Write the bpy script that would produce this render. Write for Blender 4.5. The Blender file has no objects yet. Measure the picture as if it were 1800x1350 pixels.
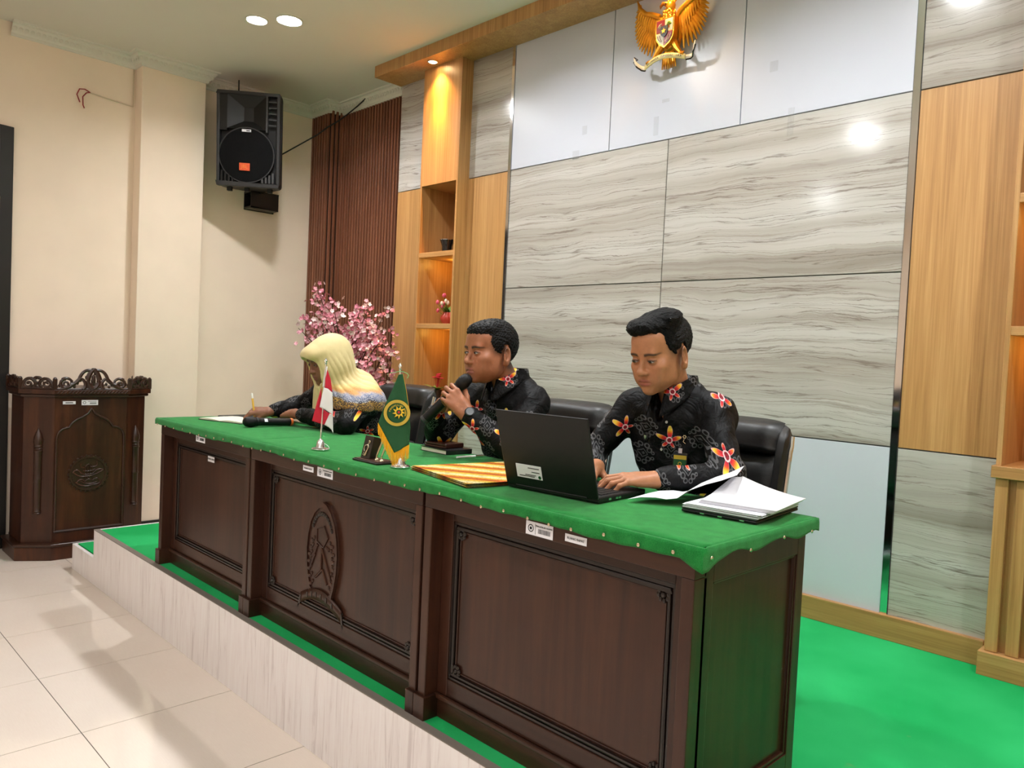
import bpy, bmesh, math, random
import numpy as np
from mathutils import Vector, Matrix, Euler
random.seed(7); np.random.seed(7)
PI = math.pi
scene = bpy.context.scene
COL = scene.collection

# ------------------------------------------------------------------ camera
CAM_F, YAW, PITCH, ROLL = 1355.7633, 0.7894, -0.0373, -0.0458
CAM = Vector((5.2233, -3.4735, 1.4649))
fw = Vector((-math.sin(YAW)*math.cos(PITCH), math.cos(YAW)*math.cos(PITCH), math.sin(PITCH)))
rt = fw.cross(Vector((0, 0, 1))).normalized()
dn = fw.cross(rt)
cr, sr = math.cos(ROLL), math.sin(ROLL)
rt2 = cr*rt + sr*dn
dn2 = -sr*rt + cr*dn
cam_d = bpy.data.cameras.new('camera')
cam_d.sensor_width = 36.0
cam_d.lens = CAM_F/1800.0*36.0
cam_d.clip_start = 0.05
cam_o = bpy.data.objects.new('camera', cam_d)
COL.objects.link(cam_o)
Mx = Matrix(((rt2.x, -dn2.x, -fw.x, CAM.x), (rt2.y, -dn2.y, -fw.y, CAM.y), (rt2.z, -dn2.z, -fw.z, CAM.z), (0, 0, 0, 1)))
cam_o.matrix_world = Mx
scene.camera = cam_o

# ------------------------------------------------------------------ world, exposure
scene.view_settings.view_transform = 'Standard'
scene.view_settings.look = 'None'
scene.view_settings.gamma = 1.0
scene.view_settings.use_curve_mapping = False
scene.view_settings.exposure = 0.0
world = bpy.data.worlds.new('world')
scene.world = world
world.use_nodes = True
world.node_tree.nodes['Background'].inputs[0].default_value = (0.9, 0.95, 1.0, 1)
world.node_tree.nodes['Background'].inputs[1].default_value = 0.05

# ------------------------------------------------------------------ lights of the room
CEIL = 3.5212
HS = 0.3257          # stage height
ROW1 = [(0.63, -1.05), (2.27, -1.06), (3.90, -1.08), (5.55, -1.08)]
ROW2 = [(2.52, -3.33), (4.15, -3.33), (5.80, -3.33)]
ROW3 = [(1.20, -5.60), (3.40, -5.60), (5.60, -5.60)]
DOWNLIGHTS = ROW1 + ROW2 + ROW3
LAMP_W = 25.0
for lx, ly in DOWNLIGHTS:
    ld = bpy.data.lights.new('downlight_lamp', 'AREA')
    ld.shape = 'DISK'; ld.size = 0.15; ld.spread = math.radians(150 if ly > -2 else 180); ld.energy = LAMP_W if ly > -2 else 0.62*LAMP_W
    ld.color = (0.945, 0.97, 1.0)
    lo = bpy.data.objects.new('downlight_lamp', ld)
    lo.location = (lx, ly, CEIL-0.016)
    COL.objects.link(lo)

# ------------------------------------------------------------------ helpers
def s2l(c):
    c = c/255.0
    return c/12.92 if c <= 0.04045 else ((c+0.055)/1.055)**2.4
def rgb(r, g, b):
    return (s2l(r), s2l(g), s2l(b), 1.0)

class NT:
    """small node-tree writer"""
    def __init__(self, name):
        self.m = bpy.data.materials.new(name); self.m.use_nodes = True
        self.t = self.m.node_tree; self.b = self.t.nodes['Principled BSDF']
    def n(self, typ, **kw):
        nd = self.t.nodes.new(typ)
        for k, v in kw.items():
            if k.startswith('i_'):
                key = k[2:]
                key = int(key) if key.isdigit() else key.replace('_', ' ')
                self.set(nd.inputs[key], v)
            else:
                setattr(nd, k, v)
        return nd
    def set(self, sock, v):
        if isinstance(v, bpy.types.NodeSocket): self.t.links.new(v, sock)
        else: sock.default_value = v
    def coord(self, kind='Object', scale=(1, 1, 1), loc=(0, 0, 0), rot=(0, 0, 0)):
        tc = self.n('ShaderNodeTexCoord')
        mp = self.n('ShaderNodeMapping')
        self.t.links.new(tc.outputs[kind], mp.inputs[0])
        mp.inputs['Scale'].default_value = scale; mp.inputs['Location'].default_value = loc; mp.inputs['Rotation'].default_value = rot
        return mp.outputs[0]
    def noise(self, vec, scale=5, detail=3, rough=0.5, dist=0.0, dim='3D'):
        nd = self.n('ShaderNodeTexNoise', noise_dimensions=dim)
        if vec is not None: self.t.links.new(vec, nd.inputs['Vector'])
        nd.inputs['Scale'].default_value = scale; nd.inputs['Detail'].default_value = detail
        nd.inputs['Roughness'].default_value = rough; nd.inputs['Distortion'].default_value = dist
        return nd.outputs[0]
    def ramp(self, fac, stops, interp='LINEAR'):
        nd = self.n('ShaderNodeValToRGB'); self.t.links.new(fac, nd.inputs[0])
        cr = nd.color_ramp; cr.interpolation = interp
        while len(cr.elements) < len(stops): cr.elements.new(0.5)
        for e, (p, c) in zip(cr.elements, stops):
            e.position = p; e.color = c if len(c) == 4 else (*c, 1)
        return nd.outputs[0]
    def math(self, op, a, b=None, c=None, clamp=False):
        nd = self.n('ShaderNodeMath', operation=op, use_clamp=clamp)
        for i, v in enumerate((a, b, c)):
            if v is not None: self.set(nd.inputs[i], v)
        return nd.outputs[0]
    def vmath(self, op, a, b=None, scale=None):
        nd = self.n('ShaderNodeVectorMath', operation=op)
        self.set(nd.inputs[0], a)
        if b is not None: self.set(nd.inputs[1], b)
        if scale is not None: self.set(nd.inputs[3], scale)
        return nd.outputs['Value'] if op in ('LENGTH', 'DOT_PRODUCT', 'DISTANCE') else nd.outputs[0]
    def mix(self, fac, a, b, blend='MIX'):
        nd = self.n('ShaderNodeMix', data_type='RGBA', blend_type=blend)
        self.set(nd.inputs[0], fac); self.set(nd.inputs[6], a); self.set(nd.inputs[7], b)
        return nd.outputs[2]
    def sep(self, vec):
        nd = self.n('ShaderNodeSeparateXYZ'); self.t.links.new(vec, nd.inputs[0]); return nd.outputs
    def comb(self, x, y, z):
        nd = self.n('ShaderNodeCombineXYZ')
        for i, v in enumerate((x, y, z)): self.set(nd.inputs[i], v)
        return nd.outputs[0]
    def bump(self, h, strength=0.2, dist=0.01):
        nd = self.n('ShaderNodeBump'); self.t.links.new(h, nd.inputs['Height'])
        nd.inputs['Strength'].default_value = strength; nd.inputs['Distance'].default_value = dist
        self.t.links.new(nd.outputs[0], self.b.inputs['Normal'])
    def out(self, color=None, rough=None, metal=None, spec=None, coat=None, sheen=None, emit=None, estr=None):
        B = self.b.inputs
        for v, k in ((color, 'Base Color'), (rough, 'Roughness'), (metal, 'Metallic'), (spec, 'Specular IOR Level'), (coat, 'Coat Weight'), (sheen, 'Sheen Weight'), (emit, 'Emission Color'), (estr, 'Emission Strength')):
            if v is not None: self.set(B[k], v)
        return self.m

def plain(name, color, rough=0.5, metal=0.0, spec=None, var=0.0, vscale=20, coat=None, bump=0.0, bscale=200):
    t = NT(name)
    col = color
    if var > 0:
        nz = t.noise(t.coord(), vscale, 3)
        a = tuple(c*(1-var) for c in color[:3])+(1,); b = tuple(min(1, c*(1+var)) for c in color[:3])+(1,)
        col = t.ramp(nz, [(0.3, a), (0.7, b)])
    if bump > 0: t.bump(t.noise(t.coord(), bscale, 2), bump, 0.002)
    return t.out(col, rough, metal, spec, coat)

def wood(name, c_dark, c_mid, c_light, axis='z', rough=0.35, fine=60, coat=None, stretch=0.04, spec=None):
    t = NT(name)
    sc = {'x': (stretch, 1, 1), 'y': (1, stretch, 1), 'z': (1, 1, stretch)}[axis]
    info = t.n('ShaderNodeObjectInfo')
    v = t.coord('Object', sc)
    off = t.vmath('SCALE', t.comb(info.outputs['Random'], info.outputs['Random'], info.outputs['Random']), scale=7.0)
    v = t.vmath('ADD', v, off)
    n1 = t.noise(v, fine, 4, 0.6, 0.3)
    n2 = t.noise(v, fine*0.16, 2, 0.5, 0.8)
    f = t.math('ADD', t.math('MULTIPLY', n1, 0.6), t.math('MULTIPLY', n2, 0.4))
    col = t.ramp(f, [(0.33, c_dark), (0.5, c_mid), (0.66, c_light)])
    t.bump(n1, 0.05, 0.002)
    return t.out(col, rough, coat=coat, spec=spec)

M = {}
OBJ_LOC = {}
class MB:
    """collects geometry, builds ONE mesh object"""
    def __init__(self): self.v = []; self.f = []; self.mi = []
    def add(self, vs, fs, mi=0):
        o = len(self.v); self.v += [tuple(p) for p in vs]
        self.f += [tuple(i+o for i in f) for f in fs]; self.mi += [mi]*len(fs); return self
    def box(self, x0, x1, y0, y1, z0, z1, mi=0):
        vs = [(x, y, z) for z in (z0, z1) for y in (y0, y1) for x in (x0, x1)]
        return self.add(vs, [(0, 2, 3, 1), (4, 5, 7, 6), (0, 1, 5, 4), (2, 6, 7, 3), (0, 4, 6, 2), (1, 3, 7, 5)], mi)
    def prism(self, poly, a0, a1, axis='z', mi=0):
        """poly: 2D points in the plane normal to axis (z:(x,y), y:(x,z), x:(y,z))"""
        n = len(poly)
        def mk(p, a): return {'z': (p[0], p[1], a), 'y': (p[0], a, p[1]), 'x': (a, p[0], p[1])}[axis]
        vs = [mk(p, a0) for p in poly]+[mk(p, a1) for p in poly]
        fs = [tuple(range(n))[::-1], tuple(range(n, 2*n))]+[(i, (i+1) % n, n+(i+1) % n, n+i) for i in range(n)]
        return self.add(vs, fs, mi)
    def tube(self, pts, r, n=8, mi=0, cap=True, flat=None):
        pts = [Vector(p) for p in pts]; k = len(pts); vs = []; fs = []
        rs = r if isinstance(r, (list, tuple)) else [r]*k
        up = Vector((0, 0, 1)); prev = None
        for i, p in enumerate(pts):
            t = (pts[min(i+1, k-1)]-pts[max(i-1, 0)]).normalized()
            if prev is None:
                a = t.cross(up)
                if a.length < 1e-3: a = t.cross(Vector((1, 0, 0)))
                a.normalize()
            else:
                a = prev-t*prev.dot(t); a.normalize()
            prev = a; b = t.cross(a)
            for j in range(n):
                th = 2*PI*j/n
                vs.append(p+rs[i]*(math.cos(th)*a+math.sin(th)*b*(flat or 1)))
        for i in range(k-1):
            for j in range(n):
                fs.append((i*n+j, i*n+(j+1) % n, (i+1)*n+(j+1) % n, (i+1)*n+j))
        if cap: fs += [tuple(range(n))[::-1], tuple(range((k-1)*n, k*n))]
        return self.add(vs, fs, mi)
    def lathe(self, prof, c=(0, 0, 0), n=24, axis='z', mi=0, a0=0, a1=2*PI, cap=True):
        """prof: list of (r, h)"""
        vs = []; fs = []; k = len(prof); full = abs(a1-a0-2*PI) < 1e-6
        m = n if full else n+1
        for (r, h) in prof:
            for j in range(m):
                th = a0+(a1-a0)*j/n
                x, y = r*math.cos(th), r*math.sin(th)
                p = {'z': (x, y, h), 'y': (x, h, y), 'x': (h, x, y)}[axis]
                vs.append((p[0]+c[0], p[1]+c[1], p[2]+c[2]))
        for i in range(k-1):
            for j in range(n):
                fs.append((i*m+j, i*m+(j+1) % m, (i+1)*m+(j+1) % m, (i+1)*m+j))
        if full and cap:
            if prof[0][0] > 1e-5: fs.append(tuple(range(m))[::-1])
            if prof[-1][0] > 1e-5: fs.append(tuple(range((k-1)*m, k*m)))
        return self.add(vs, fs, mi)
    def ball(self, c, r, n=12, m=8, mi=0):
        rr = r if isinstance(r, (tuple, list)) else (r, r, r)
        vs = []; fs = []
        for i in range(m+1):
            ph = PI*i/m
            for j in range(n):
                th = 2*PI*j/n
                vs.append((c[0]+rr[0]*math.sin(ph)*math.cos(th), c[1]+rr[1]*math.sin(ph)*math.sin(th), c[2]+rr[2]*math.cos(ph)))
        for i in range(m):
            for j in range(n): fs.append((i*n+j, (i+1)*n+j, (i+1)*n+(j+1) % n, i*n+(j+1) % n))
        return self.add(vs, fs, mi)
    def grid(self, fn, nu, nv, mi=0):
        vs = [fn(i/nu, j/nv) for j in range(nv+1) for i in range(nu+1)]
        fs = [(j*(nu+1)+i, j*(nu+1)+i+1, (j+1)*(nu+1)+i+1, (j+1)*(nu+1)+i) for j in range(nv) for i in range(nu)]
        return self.add(vs, fs, mi)
    def xf(self, mat, start=0):
        self.v = self.v[:start]+[tuple(mat @ Vector(p)) for p in self.v[start:]]; return self
    def build(self, name, mat, parent=None, smooth=False, bevel=0.0, seg=2, world=True, solid=0.0, sub=0, angle=40):
        me = bpy.data.meshes.new(name)
        off = Vector((0, 0, 0))
        if parent is not None and world: off = OBJ_LOC.get(parent, Vector((0, 0, 0)))
        vs = [(p[0]-off.x, p[1]-off.y, p[2]-off.z) for p in self.v] if world else self.v
        me.from_pydata(vs, [], self.f)
        mats = mat if isinstance(mat, (list, tuple)) else [mat]
        for m in mats: me.materials.append(M[m] if isinstance(m, str) else m)
        if len(mats) > 1: me.polygons.foreach_set('material_index', self.mi)
        bm = bmesh.new(); bm.from_mesh(me); bmesh.ops.remove_doubles(bm, verts=bm.verts, dist=1e-6)
        bmesh.ops.recalc_face_normals(bm, faces=bm.faces); bm.to_mesh(me); bm.free()
        o = bpy.data.objects.new(name, me); COL.objects.link(o)
        if parent is not None:
            o.parent = parent; OBJ_LOC[o] = off
        if smooth:
            me.polygons.foreach_set('use_smooth', [True]*len(me.polygons))
            try: me.set_sharp_from_angle(angle=math.radians(angle))
            except Exception: pass
        if solid: md = o.modifiers.new('thickness', 'SOLIDIFY'); md.thickness = solid; md.offset = 0
        if sub: md = o.modifiers.new('subdivision', 'SUBSURF'); md.levels = sub; md.render_levels = sub
        if bevel:
            md = o.modifiers.new('bevel', 'BEVEL'); md.width = bevel; md.segments = seg; md.limit_method = 'ANGLE'; md.angle_limit = math.radians(35)
        me.update()
        return o

def tag(o, label=None, cat=None, group=None, kind=None):
    if label: o['label'] = label
    if cat: o['category'] = cat
    if group: o['group'] = group
    if kind: o['kind'] = kind
    return o
def thing(name, label, cat, loc=(0, 0, 0), rotz=0.0, group=None, kind=None):
    e = bpy.data.objects.new(name, None); e.empty_display_size = 0.1
    COL.objects.link(e); e.location = loc; e.rotation_euler = (0, 0, rotz)
    OBJ_LOC[e] = Vector(loc)
    return tag(e, label, cat, group, kind)
def dup(o, parent=None):
    c = o.copy(); COL.objects.link(c)
    if parent is not None: c.parent = parent
    return c

def add_text(parent, body, loc, size, mat, R=None, rot=(PI/2, 0, 0), align='CENTER', world=False, name='lettering', ext=0.0003):
    """lettering as a real mesh, child of parent"""
    c = bpy.data.curves.new(name, 'FONT'); c.body = body; c.size = size; c.align_x = align; c.align_y = 'CENTER'; c.extrude = ext; c.resolution_u = 2
    tmp = bpy.data.objects.new(name, c); COL.objects.link(tmp)
    dg = bpy.context.evaluated_depsgraph_get(); me = bpy.data.meshes.new_from_object(tmp.evaluated_get(dg))
    bpy.data.objects.remove(tmp); me.name = name
    mt = Matrix.Translation(loc) @ Euler(rot).to_matrix().to_4x4()
    if R is not None: mt = R @ mt
    me.transform(mt)
    me.materials.clear(); me.materials.append(M[mat])
    o = bpy.data.objects.new(name, me); COL.objects.link(o); o.parent = parent
    if world:
        off = OBJ_LOC.get(parent, Vector()); me.transform(Matrix.Translation(-off)); OBJ_LOC[o] = off
    o['kind'] = 'stuff'
    return o


# ------------------------------------------------------------------ materials
def build_materials():
    M['wall_cream'] = plain('wall_cream', rgb(249, 231, 210), 0.7, var=0.03, vscale=3, bump=0.03, bscale=60)
    M['ceiling_paint'] = plain('ceiling_paint', rgb(226, 222, 210), 0.8, var=0.01, vscale=2)
    M['plaster'] = plain('plaster', rgb(226, 224, 212), 0.6, bump=0.25, bscale=90)
    M['black_paint'] = plain('black_paint', rgb(24, 22, 22), 0.35)
    M['black_base'] = plain('black_base', rgb(22, 26, 24), 0.3)
    M['oak'] = wood('oak', rgb(158, 112, 64), rgb(182, 136, 82), rgb(200, 156, 102), 'z', 0.38, 95, stretch=0.02)
    M['oak_h'] = wood('oak_h', rgb(158, 112, 64), rgb(182, 136, 82), rgb(200, 156, 102), 'x', 0.38, 95, stretch=0.02)
    M['walnut_slat'] = wood('walnut_slat', rgb(100, 58, 38), rgb(128, 78, 53), rgb(146, 92, 65), 'z', 0.45, 50)
    M['mahogany'] = wood('mahogany', rgb(38, 20, 13), rgb(56, 31, 21), rgb(70, 41, 27), 'z', 0.34, 26, coat=0.06, stretch=0.06, spec=0.35)
    M['mahogany_x'] = wood('mahogany_x', rgb(38, 20, 13), rgb(54, 30, 20), rgb(68, 40, 26), 'x', 0.34, 26, coat=0.06, stretch=0.06, spec=0.35)
    M['mahogany_dark'] = plain('mahogany_dark', rgb(28, 17, 13), 0.3, var=0.2)
    M['lectern_wood'] = wood('lectern_wood', rgb(34, 15, 8), rgb(56, 27, 14), rgb(80, 44, 23), 'z', 0.36, 18, coat=0.04, stretch=0.1, spec=0.35)
    M['lectern_dark'] = plain('lectern_dark', rgb(50, 26, 15), 0.32, var=0.25, vscale=12)
    # whitewashed stage boards
    t = NT('white_ash'); v = t.coord('Object', (1, 1, 0.07))
    a = t.noise(v, 34, 5, 0.65, 1.2); b = t.noise(t.coord('Object', (1, 1, 0.02)), 160, 2)
    f = t.math('ADD', t.math('MULTIPLY', a, 0.75), t.math('MULTIPLY', b, 0.25))
    M['white_ash'] = t.out(t.ramp(f, [(0.36, rgb(222, 214, 214)), (0.46, rgb(246, 240, 240)), (0.6, rgb(251, 247, 247))]), 0.45)
    # green carpet
    t = NT('carpet'); n1 = t.noise(t.coord(), 900, 2); n2 = t.noise(t.coord(), 2.2, 3); n3 = t.noise(t.coord('Object', (1, 1, 1), (3.1, 1.7, 0)), 9, 2)
    c = t.ramp(n2, [(0.35, rgb(30, 166, 88)), (0.65, rgb(48, 186, 106))])
    spot = t.ramp(n3, [(0.74, (0, 0, 0, 1)), (0.80, (0.6, 0.6, 0.6, 1))])
    c = t.mix(spot, c, rgb(120, 160, 95)); t.bump(n1, 0.5, 0.003)
    M['carpet'] = t.out(c, 0.95, spec=0.1)
    # felt desk cloth
    t = NT('felt'); n1 = t.noise(t.coord(), 420, 3, 0.7); n2 = t.noise(t.coord(), 30, 3)
    f = t.math('ADD', t.math('MULTIPLY', n1, 0.6), t.math('MULTIPLY', n2, 0.4))
    t.bump(n1, 0.6, 0.003)
    M['felt'] = t.out(t.ramp(f, [(0.3, rgb(12, 98, 38)), (0.5, rgb(26, 126, 52)), (0.7, rgb(46, 148, 70))]), 0.95, spec=0.1, sheen=0.15)
    # polished floor tile
    t = NT('tile'); n1 = t.noise(t.coord('Object', (1, 1, 1)), 1.5, 3); n2 = t.noise(t.coord('Object', (1, 14, 1)), 22, 3)
    f = t.math('ADD', t.math('MULTIPLY', n1, 0.6), t.math('MULTIPLY', n2, 0.4))
    M['tile'] = t.out(t.ramp(f, [(0.3, rgb(236, 221, 207)), (0.7, rgb(245, 232, 220))]), 0.05, spec=0.9)
    M['grout'] = plain('grout', rgb(92, 82, 74), 0.8)
    # striped marble panel
    t = NT('marble'); info = t.n('ShaderNodeObjectInfo')
    rnd = info.outputs['Random']
    off = t.comb(t.math('MULTIPLY', rnd, 9.0), 0.0, t.math('MULTIPLY', rnd, 23.0))
    base = t.vmath('ADD', t.coord('Object', (1, 1, 1)), off)
    x, y, z = t.sep(base)
    warp = t.noise(t.comb(t.math('MULTIPLY', x, 0.8), 0.0, t.math('MULTIPLY', z, 1.6)), 1.5, 2, 0.5)
    warp2 = t.noise(t.comb(x, 0.0, t.math('MULTIPLY', z, 3.0)), 7.0, 4, 0.6)
    zz = t.math('ADD', z, t.math('ADD', t.math('MULTIPLY', warp, 0.13), t.math('MULTIPLY', warp2, 0.030)))
    def strat(fx, fz, sc, det, ro): return t.noise(t.comb(t.math('MULTIPLY', x, fx), 0.0, t.math('MULTIPLY', zz, fz)), sc, det, ro)
    n1 = strat(0.10, 5.0, 1.6, 4, 0.55)
    n2 = strat(0.22, 9.0, 1.8, 3, 0.55)
    n3 = strat(0.5, 30.0, 2.2, 4, 0.65)
    n4 = strat(0.16, 7.0, 2.3, 2, 0.5)
    col = t.ramp(n1, [(0.32, rgb(146, 138, 128)), (0.45, rgb(178, 172, 163)), (0.58, rgb(194, 190, 183)), (0.72, rgb(202, 200, 195))])
    col = t.mix(t.math('MULTIPLY', t.ramp(n3, [(0.36, (1, 1, 1, 1)), (0.50, (0, 0, 0, 1))]), t.ramp(n2, [(0.40, (0.75, 0.75, 0.75, 1)), (0.56, (0.08, 0.08, 0.08, 1))])), col, rgb(150, 139, 128))
    for src, lv, wd, st, cc in ((n2, 0.47, 0.008, 0.65, rgb(112, 98, 88)), (n2, 0.58, 0.005, 0.5, rgb(122, 110, 100)), (n4, 0.50, 0.007, 0.7, rgb(106, 92, 82)), (n4, 0.40, 0.005, 0.35, rgb(128, 116, 104))):
        dd = t.math('ABSOLUTE', t.math('SUBTRACT', src, lv))
        col = t.mix(t.ramp(dd, [(0.0, (st, st, st, 1)), (wd, (0, 0, 0, 1))]), col, cc)
    M['marble'] = t.out(col, 0.13, spec=0.5)
    M['white_panel'] = plain('white_panel', rgb(206, 209, 220), 0.3, spec=0.4, var=0.012, vscale=3)
    M['joint_grey'] = plain('joint_grey', rgb(120, 124, 124), 0.4)
    M['chrome'] = plain('chrome', (0.8, 0.8, 0.82, 1), 0.08, 1.0)
    M['chrome_soft'] = plain('chrome_soft', (0.72, 0.72, 0.74, 1), 0.2, 1.0)
    M['edge_grey'] = plain('edge_grey', rgb(128, 118, 110), 0.6)
    M['leather'] = plain('leather', rgb(14, 14, 15), 0.42, bump=0.12, bscale=350)
    M['leather_soft'] = plain('leather_soft', rgb(11, 11, 12), 0.5, bump=0.1, bscale=300)
    M['black_plastic'] = plain('black_plastic', rgb(13, 13, 14), 0.45, spec=0.35)
    M['black_matte'] = plain('black_matte', rgb(12, 12, 13), 0.7)
    M['grey_plastic'] = plain('grey_plastic', rgb(58, 58, 60), 0.45)
    M['paper'] = plain('paper', rgb(240, 240, 246), 0.75)
    M['paper_edge'] = plain('paper_edge', rgb(214, 213, 220), 0.8)
    M['ink'] = plain('ink', rgb(40, 40, 44), 0.7)
    M['gold'] = plain('gold', rgb(214, 150, 42), 0.3, 0.75, var=0.15, vscale=30)
    M['gold_dark'] = plain('gold_dark', rgb(150, 92, 22), 0.4, 0.6)
    M['brass'] = plain('brass', rgb(205, 196, 168), 0.25, 1.0)
    M['lamp_glow'] = NT('lamp_glow').out((1, 1, 1, 1), 0.5, emit=(1, 0.98, 0.95, 1), estr=30.0)
    M['lamp_warm'] = NT('lamp_warm').out((1, 1, 1, 1), 0.5, emit=(1, 0.72, 0.35, 1), estr=14.0)
build_materials()
# ================================================================== SETTING
def structure(o): o['kind'] = 'structure'; return o
LWX = -0.885          # left wall plane
BWY = 0.165           # plain back wall plane
RX, FY = 7.2, -7.6    # right and front wall planes (behind the camera)
SX0, SX1, SY, H1 = -0.0941, 0.3176, -2.0187, 0.1585

def build_room():
    floor = structure(MB().box(LWX-0.1, RX+0.1, FY-0.1, 0.4, -0.12, -0.0012).build('floor', 'grout'))
    # tiles near the stage, one by one
    me = None
    for i in range(-4, 8):
        for j in range(0, 7):
            x0, x1 = 0.962+0.6*i, 0.962+0.6*(i+1)
            y1, y0 = -1.9904-0.6*j, -1.9904-0.6*(j+1)
            x0 = max(x0, LWX); x1 = min(x1, RX)
            if x1-x0 < 0.05: continue
            MB().box(x0+0.0016, x1-0.0016, y0+0.0016, y1-0.0016, -0.008, 0.0).build('tile', 'tile', floor)
    MB().box(LWX, SX0+0.02, -1.989, 0.3, -0.008, 0.0).build('tile_field', 'tile', floor)
    MB().box(LWX, RX, FY, -6.192, -0.008, 0.0).build('tile_field', 'tile', floor)
    ceil = structure(MB().box(LWX-0.1, RX+0.1, FY-0.1, 0.4, CEIL, CEIL+0.12).build('ceiling', 'ceiling_paint'))
    wl = MB()
    wl.box(LWX-0.12, LWX, FY-0.1, 0.4, -0.1, CEIL)
    structure(wl.build('wall_left', 'wall_cream'))
    structure(MB().box(LWX-0.05, -0.75, -1.457, -0.992, 0, CEIL).build('wall_pillar', 'wall_cream', bevel=0.004))
    structure(MB().box(LWX-0.1, RX+0.1, BWY+0.1, BWY+0.25, 0, CEIL).build('wall_back', 'wall_cream'))
    structure(MB().box(RX, RX+0.12, FY-0.1, 0.4, -0.1, CEIL).build('wall_right', 'wall_cream'))
    structure(MB().box(LWX-0.1, RX+0.1, FY-0.12, FY, -0.1, CEIL).build('wall_front', 'wall_cream'))
    # black skirting of the left wall and pillar
    sk = MB()
    sk.box(LWX, LWX+0.012, -2.2, -1.457, 0, 0.1); sk.box(LWX, -0.738, -1.469, -1.457, 0, 0.1)
    sk.box(-0.75, -0.738, -1.457, -0.992, 0, 0.1); sk.box(LWX, -0.738, -0.992, -0.98, 0, 0.1); sk.box(LWX, LWX+0.012, -0.98, 0.0, 0, 0.1)
    structure(sk.build('baseboard_left', 'black_base'))
    # plaster cornice following left wall, pillar, slatted corner and back wall
    path = [(LWX, -2.25), (LWX, -1.457), (-0.75, -1.457), (-0.75, -0.992), (LWX, -0.992), (LWX, 0.0), (-0.60, 0.0), (-0.60, 0.12), (0.405, 0.12)]
    prof = [(0.0, -0.088), (0.012, -0.086), (0.016, -0.07), (0.03, -0.06), (0.052, -0.03), (0.06, -0.022), (0.06, -0.012), (0.078, -0.01), (0.08, 0.0)]
    def offs(path, d):
        out = []
        for i, p in enumerate(path):
            p = Vector(p)
            def nrm(a, b):
                t = (Vector(b)-Vector(a)).normalized(); return Vector((t.y, -t.x))
            if i == 0: out.append(p+d*nrm(path[0], path[1]))
            elif i == len(path)-1: out.append(p+d*nrm(path[-2], path[-1]))
            else:
                n1, n2 = nrm(path[i-1], path[i]), nrm(path[i], path[i+1])
                out.append(p+d*(n1+n2))
        return out
    mb = MB(); rows = [[(q.x, q.y, CEIL+h) for q in offs(path, d)] for d, h in prof]
    vs = [p for r in rows for p in r]; n = len(path)
    fs = [(i*n+j, i*n+j+1, (i+1)*n+j+1, (i+1)*n+j) for i in range(len(prof)-1) for j in range(n-1)]
    mb.add(vs, fs)
    co = structure(mb.build('trim_1', 'plaster'))
    # moulded leaf blocks along the cornice
    mb = MB(); oo = offs(path, 0.045)
    for a, b in zip(oo[:-1], oo[1:]):
        L = (b-a).length; k = max(1, int(L/0.034))
        t = (b-a).normalized()
        for i in range(k):
            c = a+(b-a)*((i+0.5)/k)
            mb.ball((c.x, c.y, CEIL-0.045), (0.006+abs(t.x)*0.008, 0.006+abs(t.y)*0.008, 0.017), 6, 4)
    leaf = mb.build('leaf_moulding', 'plaster', co, smooth=True); leaf['kind'] = 'stuff'
    # plaster end return towards the camera
    # door in the left wall, black frame
    d = structure(MB().box(LWX, LWX+0.03, -2.30, -2.222, 0, 2.83).box(LWX, LWX+0.03, -3.30, -2.30, 2.755, 2.83).box(LWX, LWX+0.03, -3.38, -3.30, 0, 2.83).build('door_1', 'black_paint', bevel=0.004))
    MB().box(LWX+0.002, LWX+0.012, -3.30, -2.30, 0.01, 2.755).build('door_leaf', 'black_matte', d)
    for z0, z1 in ((0.15, 1.0), (1.1, 1.95), (2.05, 2.65)):
        MB().box(LWX+0.012, LWX+0.02, -2.70, -2.36, z0, z1).build('door_panel', 'black_paint', d, bevel=0.006)
        MB().box(LWX+0.012, LWX+0.02, -3.2, -2.86, z0, z1).build('door_panel', 'black_paint', d, bevel=0.006)
    for z in (0.5, 1.42, 2.3):
        MB().tube([(LWX+0.034, -2.302, z-0.06), (LWX+0.034, -2.302, z+0.06)], 0.008, 8).build('hinge', 'chrome_soft', d, smooth=True)

def build_stage():
    st = thing('stage', None, None, (SX0, SY, 0), kind='structure')
    # bodies with real thickness
    MB().box(SX1, RX, SY, SY+0.02, 0, HS).box(SX0, SX1+0.002, SY, SY+0.02, 0, H1).build('front_panel', 'white_ash', st, bevel=0.0015)
    MB().box(SX0, SX0+0.018, SY+0.02, 0.16, 0, H1).build('side_panel', 'white_ash', st)
    MB().box(SX1, SX1+0.018, SY+0.02, 0.16, H1, HS).build('side_panel', 'white_ash', st)
    MB().box(SX1+0.018, RX, SY+0.02, 0.16, 0.02, HS-0.006).build('deck', 'edge_grey', st)
    MB().box(SX0+0.018, SX1, SY+0.02, 0.16, 0.02, H1-0.006).build('step_deck', 'edge_grey', st)
    MB().box(SX1+0.03, RX, SY+0.028, 0.16, HS-0.006, HS+0.001).build('carpet', 'carpet', st)
    MB().box(SX0+0.02, SX1, SY+0.028, 0.16, H1-0.006, H1+0.001).build('step_carpet', 'carpet', st)
    MB().box(SX1, RX, SY-0.001, SY+0.03, HS-0.002, HS+0.0015).build('edge_strip', 'edge_grey', st)

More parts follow.
